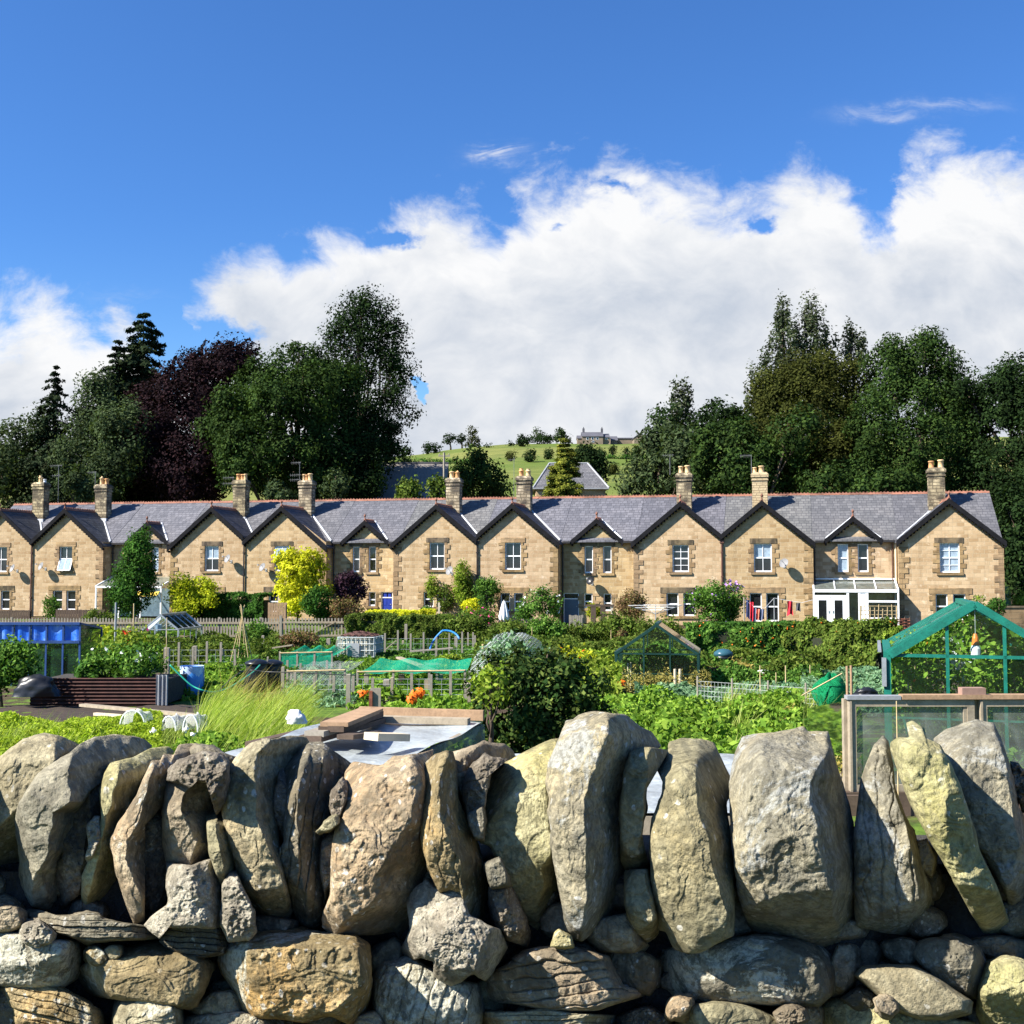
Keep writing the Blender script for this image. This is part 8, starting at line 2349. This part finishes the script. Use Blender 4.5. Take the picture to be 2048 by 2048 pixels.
patch('plot_weeds', 'low weeds in the far right plots', 950, 1800, 31.5, 46, .55, 'hedge', .12, 2.4, seed=16, lumps=.9, hvar=1.1)
patch('plot_weeds', 'grass and weeds below the picket fence', -60, 560, 36, 51, .55, 'hedge', .12, 2.2, seed=17, lumps=.8, hvar=1.0)
patch('plot_weeds', 'green weeds around the blue barrel', 338, 470, 26.5, 34, .50, 'crop', .12, 2.6, seed=18)
patch('clover_bank', 'bright lime ground cover behind the wall at the left', -80, 330, 11.0, 19.5, .42, 'crop_lime', .055, 3.4, seed=19)
patch('nettle_edge', 'darker weeds close behind the wall at the left', 250, 560, 10.2, 13.5, .45, 'crop', .075, 2.8, seed=20)
patch('garden_lawn', 'rough lawn of the front gardens', -100, 2150, 53, 61, .10, 'hedge', .12, .9, seed=21)
patch('bed_greens', 'green vegetables inside the glazed frames', 1720, 2100, 10.9, 12.4, .62, 'bush', .09, 3.0, seed=22)
patch('plot_weeds', 'leafy weeds before the raspberry row', 1600, 1790, 22, 32, .50, 'leek', .11, 2.6, seed=23)
blades('long_grass', 'tall waving grass between the barrel and the stacked planks', 395, 600, 12.5, 20.5, .62, 11000, lean=(.5, 0), w=.006)
blades('long_grass', 'wispy grass tufts on the left bank', -60, 420, 12, 17, .40, 3500, lean=(.35, 0), w=.005)
blades('long_grass', 'grass tufts in the right hand plots', 1440, 1700, 14, 24, .55, 3500, lean=(.3, 0), w=.009)
blades('seed_grass', 'golden seed stalks on the left edge of the long grass', 440, 550, 17, 22, .85, 420, 'straw', lean=(.5, 0), w=.006)
def flower(x, y, d, col, sz, lab, name='flower', cat='flower', n=8, group=None):
    p = P(x, y, d)
    q = rng.normal(size=(n * 3, 3)) * sz * .35
    o = leafmesh(name, q, q + np.array([0, -sz, sz * .4]), np.full(n * 3, sz), PET[col], None, .5)
    o.location = p
    return tag(o, lab, cat, group)
for (x, y, d, c, s, lab) in [(725, 1387, 19, 'orange', .09, 'single orange lily left of the upright grey board'), (822, 1398, 17.5, 'orange', .09, 'lowest orange lily of the bright cluster'), (830, 1390, 17.6, 'orange', .09, 'middle orange lily of the bright cluster'), (840, 1386, 17.7, 'orange', .09, 'topmost orange lily of the bright cluster'),
                             (307, 1461, 12.5, 'white', .035, 'white daisy head left of the dark leaves near the wall'), (372, 1458, 13, 'white', .035, 'white daisy head beside the netting scraps'), (385, 1468, 12.5, 'white', .03, 'white daisy head just above the coping stones'), (1240, 1366, 24, 'orange', .12, 'orange flower between the round stakes'), (1685, 1530, 10.9, 'yellow', .10, 'pale yellow chard between two coping stones')]:
    flower(x, y, d, c, s, lab, {'orange': 'lily', 'white': 'daisy', 'yellow': 'chard_leaf'}[c])
bush(1676, 1702, 1505, 1562, 10.6, 'straw', .05, 'cream coloured plant glimpsed between two coping stones', 'pale_plant', 'plant', k=4, cover=3)
# fleece and netting scraps
def arch_cover(x0, x1, yt, yb, d, mk, lab, name='fleece_cover', cat='cover', L=.4):
    a, b = P(x0, yb, d), P(x1, yt, d)
    w_, h_ = b.x - a.x, b.z - a.z
    o = thing(name, lab, cat, ((a.x + b.x) / 2, d, a.z - .1))
    MB().grid(lambda u, v: (w_ / 2 * math.cos(math.pi * u) * -1 * (1 - .1 * v) + .03 * math.sin(v * 7 + u * 9), v * L, .1 + h_ * math.sin(math.pi * u) ** .8 * (1 - .15 * v) + .02 * math.sin(u * 21 + v * 5)), 20, 10).build('sheet', M[mk], o, True)
    MB().tube([(-w_ / 2 * math.cos(math.pi * t), .0, .1 + h_ * math.sin(math.pi * t) ** .8) for t in np.linspace(0, 1, 14)], .012, 6).build('hoop', M['white'], o)
    return o
arch_cover(240, 290, 1421, 1456, 16.5, 'white_net', 'white net arch, leftmost of the white scraps on the bank')
arch_cover(323, 352, 1433, 1462, 15.5, 'white_net', 'peaked white fleece scrap in the middle of the bank', L=.5)
arch_cover(366, 396, 1430, 1464, 15.5, 'white_net', 'ragged white net beside the peaked fleece', L=.5)
heap(574, 612, 1418, 1447, 14.2, M['whitefleece'], 'crumpled white bag left of the stacked planks', 'white_bag', 'bag', 5, .7, .4)
# long boards on the left
plank(P(165, 1410, 22), P(425, 1434, 19), .14, .05, 'wood', 'long pale bed edging board across the left plot', 'edging_board', 'board')
plank(P(190, 1428, 20.5), P(300, 1436, 19.5), .07, .05, 'wood_pale', 'shorter pale batten beside the long edging board', 'batten', 'board')
plank(P(500, 1490, 11.5), P(660, 1452, 13), .12, .06, 'wood_dark', 'dark bed edge board running to the stacked planks', 'edging_board', 'board')
# ---- cold frame with milky film and planks
cd1, cd2 = 8.5, 11.3
A_ = P(966, 1448, cd2)
zt_ = A_.z
rz = rad(-14)
Lc, Wc = 2.9, 1.52
ax = Vector((math.sin(rad(14)), math.cos(rad(14)), 0))
rx_ = Vector((math.cos(rad(14)), -math.sin(rad(14)), 0))
orig = A_ - ax * Lc - rx_ * Wc
o = thing('cold_frame', 'low timber cold frame under milky plastic film, stacked planks lying on it', 'cold frame', (orig.x, orig.y, G(orig.y + 1.3)), rz)
hC = zt_ - G(orig.y + 1.3)
f = MB()
for x in (0.03, Wc - .03):
    for y in (.03, Lc / 2, Lc - .03):
        f.box(x - .03, x + .03, y - .03, y + .03, 0, hC)
    f.box(x - .02, x + .02, 0.06, Lc - .06, hC - .06, hC - .004)
f.box(.05, Wc - .05, -.0, .05, hC - .06, hC - .004)
f.build('frame', M['wood'], o)
MB().grid(lambda u, v: (Wc * u, Lc * v, hC + .012 + .018 * math.sin(u * 9 + v * 3) * math.sin(v * 11) - .03 * math.sin(math.pi * u) * math.sin(math.pi * v)), 40, 60).build('film_top', M['film'], o, True)
MB().grid(lambda u, v: (Wc + .01 + .01 * math.sin(u * 20), Lc * u, hC * v), 30, 4).build('film_side', M['film_side'] if 'film_side' in M else mat_glass('cloudy_film', (.7, .8, .72), .35, .5), o)
MB().grid(lambda u, v: (Wc * u, -.01, hC * v), 10, 4).build('film_front', M['dirtyglass'], o)
def onframe(x, y, z=0): return Vector((orig.x, orig.y, 0)) + rx_ * x + ax * y + Vector((0, 0, zt_ + z))
plank(onframe(.25, Lc - .05, .09), onframe(Wc + .02, Lc - .05, .09), .05, .10, 'wood_warm', 'reddish beam along the back edge of the cold frame', 'beam', 'beam')
plank(onframe(.3, Lc - .25, .05), onframe(Wc - .08, Lc - .22, .05), .12, .06, 'wood', 'pale grey beam just in front of the reddish one', 'beam', 'beam')
sp_ = [(P(620, 1478, 9.6), P(752, 1440, 11.2), .20, .05, 'wood_dark', 'lowest dark plank of the pile on the cold frame'), (P(628, 1468, 9.6), P(748, 1434, 11.2), .17, .045, 'wood_grey', 'second plank of the pile on the cold frame'), (P(662, 1458, 9.7), P(745, 1427, 11.2), .22, .05, 'wood_dark', 'third plank of the pile on the cold frame')]
for a_, b_, w_, t_, mk, lab in sp_:
    plank(a_, b_, w_, t_, mk, lab, 'stacked_plank', 'plank', 'planks piled on the cold frame')
plank(P(668, 1449, 9.7), P(742, 1420, 11.2), .24, .035, 'wood_warm', 'broad sunlit brown board on top of the plank pile', 'stacked_plank', 'plank', 'planks piled on the cold frame')
plank(P(742, 1473, 9.3), P(806, 1474, 9.6), .16, .06, 'wood_pale', 'short pale plywood block on the milky film', 'plywood_block', 'block')
plank(P(690, 1474, 9.4), P(748, 1466, 10.2), .14, .04, 'wood_dark', 'dark offcut behind the pale plywood block', 'wood_offcut', 'plank')
# second low frame, only its pale lid shows
d1, d2 = 6.9, 9.15
zl = P(1200, 1508, d2).z
a, b = P(1018, 1508, d2), P(1492, 1516, d2)
o = thing('cold_frame', 'second low cold frame whose pale lid shows only between the coping stones', 'cold frame', (a.x, d1, G(8)))
L = b.x - a.x
hh = zl - G(8)
MB().grid(lambda u, v: (L * u, (d2 - d1) * v, hh + .01 * math.sin(u * 30) * math.sin(v * 9)), 60, 12).build('film_top', M['film'], o, True)
MB().box(0, L, (d2 - d1) - .05, (d2 - d1), 0, hh - .02).box(0, L, 0, .05, 0, hh - .02).box(0, .05, .051, d2 - d1 - .051, 0, hh - .02).box(L - .05, L, .051, d2 - d1 - .051, 0, hh - .02).build('frame', M['wood'], o)
# ---- glazed frames on the right
gd = 10.3
zb_, zt_ = P(1700, 1582, gd).z, P(1700, 1399, gd).z
a, b, c2 = P(1696, 1400, gd), P(1946, 1400, gd), P(2230, 1400, gd)
o = thing('glazed_frame', 'long raised timber bed glazed with old window sashes at the right', 'cold frame', (a.x, gd, G(gd)))
z0, z1 = zb_ - G(gd), zt_ - G(gd)
def sash(x0, x1, lab):
    f = MB()
    w = .045
    f.box(x0, x0 + w * 1.4, -.03, .03, z0, z1 - .001).box(x1 - w * 1.4, x1, -.03, .03, z0, z1 - .001).box(x0 + w * 1.4, x1 - w * 1.4, -.03, .03, z1 - .06, z1 - .001).box(x0 + w * 1.4, x1 - w * 1.4, -.03, .03, z0, z0 + .06)
    f.box(x0 + .001, x0 + .02, -.045, -.031, z0, z1 - .01).box(x1 - w * 2.1, x1 - w * 1.4, -.02, .02, z0 + .06, z1 - .06)
    s = f.build('window_sash', M['wood'], o)
    MB().box(x0 + w, x1 - w * 2, -.004, .004, z0 + .05, z1 - .05).build('pane', M['dirtyglass'], s)
    return s
Wd = b.x - a.x
sash(0, Wd, '')
sash(Wd + .05, Wd + .05 + (c2.x - b.x), '')
MB().box(Wd - .01, Wd + .07, .031, .10, 0, z1).box(-.03, .03, .031, .10, 0, z1).box(Wd * 2, Wd * 2 + .08, .031, .1, 0, z1).build('post', M['wood'], o)
MB().box(0, .04, .101, 1.5, 0, z0 + .1).box(0, 2.4, 1.5, 1.54, 0, z0 + .1).build('back_boards', M['wood'], o)
MB().poly([(.02, .1, z0), (.02, 1.5, z0), (.02, 1.5, z1 - .25), (.02, .1, z1 - .02)]).build('side_pane', M['glass'], o)
MB().box(-.05, 2.4, -.06, 1.54, 0, z0 - .002).build('bed_edge', M['wood_dark'], o)
plank(Vector((a.x - .02, gd, zt_ + .02)), Vector((a.x + .46, gd, zt_ + .02)), .10, .035, 'grey_metal', 'grey metal capping strip at the left end of the glazed frames', 'capping_strip', 'strip')
plank(Vector((a.x + .47, gd, zt_ + .025)), Vector((a.x + 2.3, gd, zt_ + .03)), .11, .04, 'wood_warm', 'long brown plank lying along the top of the glazed frames', 'plank', 'plank')
g = P(1944, 1391, gd)
o = MB().box(-.105, .105, -.05, .05, -.028, .032).build('brick_block', M['brick'] if 'brick' in M else mat_plain('brown_brick', (.28, .17, .13), .9, .2, 20))
o.location = (g.x, gd, zt_ + .075); tag(o, 'reddish brown block resting on the long brown plank', 'block')
post(1793, 1402, d=gd - .12, r=.006, lab='yellow bamboo cane standing in front of the left glazed sash', mk='cane', sq=False, name='garden_cane', cat='cane')
hose([P(x, y, 11.5) for x, y in ((1675, 1460), (1678, 1440), (1684, 1425), (1692, 1418))], .014, 'black', 'black pipe curving up beside the glazed frames')
plank(P(1690, 1600, 9.9), P(1730, 1600, 9.9), .05, .08, 'wood_dark', 'short dark board seen between coping stones at the right', 'edging_board', 'board')
heap(1705, 1760, 1375, 1398, 12.6, M['black'], 'crumpled black plastic beside the big greenhouse', 'black_plastic', 'sheeting', 8, .6, .4)
# small odds and ends of the right plots
g = P(1447, 1312, 35)
o = thing('kettle_barbecue', 'dark teal kettle barbecue right of the small greenhouse', 'barbecue', (g.x, 35, G(35)))
hb = g.z - G(35)
MB().lathe([(.05, hb - .25), (.25, hb - .12), (.31, hb)], n=20).build('bowl', M['black'], o, True)
MB().lathe([(.315, hb + .01), (.28, hb + .12), (.15, hb + .2), (.02, hb + .22)], n=20).build('lid', mat_plain('teal_enamel', (.03, .09, .12), .25, .1), o, True)
for k in range(3):
    t = k * 2.1
    MB().tube([(.2 * math.cos(t), .2 * math.sin(t), hb - .15), (.3 * math.cos(t), .3 * math.sin(t), 0)], .015, 5).build('leg', M['grey_metal'], o)
g = GP(1527, 1380)
d = 31.5
o = thing('picking_basket', 'red rimmed basket heaped with pale scraps behind the wire fence', 'basket', (P(1527, 1370, d).x, d, G(d)))
hz = .32
MB().lathe([(.16, 0), (.24, hz * .92), (.25, hz), (.22, hz), (.2, hz * .9)], n=18).build('body', mat_plain('orange_rim_basket', (.42, .12, .04), .8, .3), o)
MB().lathe([(.21, hz * .95), (.19, hz * 1.12), (.1, hz * 1.2), (.02, hz * 1.22)], n=18).build('contents', M['whitefleece'], o)
heap(1573, 1600, 1317, 1332, 38.8, M['s_buff'], 'pale rock lying behind the wire fence', 'garden_rock', 'rock', 11, .7, .35)
heap(1502, 1530, 1322, 1340, 37, M['mortar'], 'rough pale rubble left of the pale rock', 'garden_rock', 'rock', 12, .7, .35)
# wire fence
a, b = P(1395, 1362, 24), P(1690, 1362, 22)
o = thing('wire_fence', 'low wire mesh fence across the right hand plots', 'fence', (a.x, 24, G(24)))
v = b - a
hh = a.z - G(24)
m = MB()
for k in range(41):
    m.tube([(v.x * k / 40, v.y * k / 40, .1), (v.x * k / 40, v.y * k / 40, hh)], .004, 4, False)
for k in range(6):
    z = .1 + (hh - .1) * k / 5
    m.tube([(0, 0, z), (v.x, v.y, z)], .004, 4, False)
m.build('wire_mesh', M['wire'], o)
for k in range(5):
    MB().tube([(v.x * k / 4, v.y * k / 4, 0), (v.x * k / 4, v.y * k / 4, hh + .1)], .02, 6).build('stake', M['wood_grey'], o)
# bundle of green net with its cane
nb_ = 19.5
g = P(1662, 1388, nb_)
o = thing('net_bundle', 'ball of bright green netting bundled at the end of a bamboo cane', 'net bundle', g)
rr = 32 / F * nb_
ic = []
def nb(u, v, s, seed):
    th, ph = (v - .5) * math.pi, u * 2 * math.pi
    n = 1 + .16 * math.sin(ph * 3 + seed) * math.cos(th * 2) + .08 * math.sin(ph * 7 + th * 5 + seed)
    return (rr * s * math.cos(th) * math.cos(ph) * n, rr * s * math.cos(th) * math.sin(ph) * n, rr * 1.12 * s * math.sin(th) * n)
for s, sd in ((1, 0), (.86, 2), (.7, 4)):
    MB().grid(lambda u, v: nb(u, v, s, sd), 36, 20).build('netting', M['green_net_dense'], o, True)
m = MB().tube([P(1562, 1414, nb_ - .3) - g, P(1684, 1347, nb_ - .3) - g], .012, 6)
ob = m.build('garden_cane', M['cane']); ob.location = g; tag(ob, 'long bamboo cane leaning up against the ball of green netting', 'cane')
# bare soil of the left plots
v_, f_ = [], []
xs2, ds2 = np.linspace(0, 1, 40), np.linspace(19.2, 25.2, 24)
for dd in ds2:
    for u in xs2:
        xx = (-60 + 560 * u - 1024) / F * dd
        v_.append((xx, dd, float(gfn(np.array([[xx]]), np.array([[dd]]))[0, 0]) + .012 + .02 * math.sin(xx * 9) * math.sin(dd * 7)))
for j in range(23):
    for i in range(39):
        q = j * 40 + i
        f_.append((q, q + 1, q + 41, q + 40))
M['soil'] = mat_plain('dark_dug_soil', (0.040, 0.027, 0.018), 1.0, .5, 6.0, bstr=1.0)
tag(npmesh('soil_plot', v_, f_, M['soil'], None, True), kind='structure')
for (x0, x1, y0, y1, dd, mk, lab) in [(555, 655, 1262, 1312, 43, 'reddish', 'autumn tinted currant bushes left of the caged tank'), (690, 800, 1318, 1352, 33, 'crop', 'broad squash leaves before the caged tank'), (800, 905, 1284, 1312, 42, 'hedge_dark', 'dark plants in the shaded bed under the blue hoop'), (868, 935, 1306, 1345, 33.5, 'yellowgreen', 'yellow green leaves at the right end of the diagonal plank'),
                                       (1090, 1215, 1292, 1345, 30, 'lime', 'lime sunlit plants left of the small dark greenhouse'), (1435, 1510, 1318, 1362, 32, 'straw', 'pale withered rhubarb right of the small dark greenhouse'), (470, 545, 1240, 1285, 46, 'bush', 'green clump before the picket fence right of the cane wigwam'), (1395, 1440, 1330, 1365, 30, 'reddish', 'brown seeding plants below the barbecue')]:
    bush(x0, x1, y0, y1, dd, mk, .11, lab, 'plot_plants', 'plants', k=8, cover=3.2, shell=.3, petals=('orange', 12, .06) if x0 == 1090 else None)
def wirefence(x0, x1, yt, d, lab, n=9):
    a, b = P(x0, yt, d), P(x1, yt, d)
    o = thing('wire_fence', lab, 'fence', (a.x, d, G(d)))
    L, hh = b.x - a.x, a.z - G(d)
    m = MB()
    for k in range(5):
        z = .1 + (hh - .1) * k / 4
        m.tube([(0, 0, z), (L, 0, z)], .005, 4, False)
    for k in range(int(L / .25)):
        m.tube([(k * .25, 0, .1), (k * .25, 0, hh)], .004, 4, False)
    m.build('wire_mesh', M['wire'], o)
    for k in range(n):
        x = L * k / (n - 1)
        MB().box(x - .03, x + .03, -.03, .03, 0, hh * R.uniform(1.02, 1.35)).build('stake', M['wood_grey'], o)
wirefence(470, 680, 1330, 33, 'wire fence with uneven stakes behind the compost bins')
wirefence(770, 950, 1277, 40, 'wire fence with uneven stakes under the blue hoop', 8)
wirefence(330, 470, 1300, 34, 'wire fence with uneven stakes behind the blue barrel', 6)
wirefence(590, 940, 1358, 25.5, 'low wire fence along the front of the netted cabbages', 10)
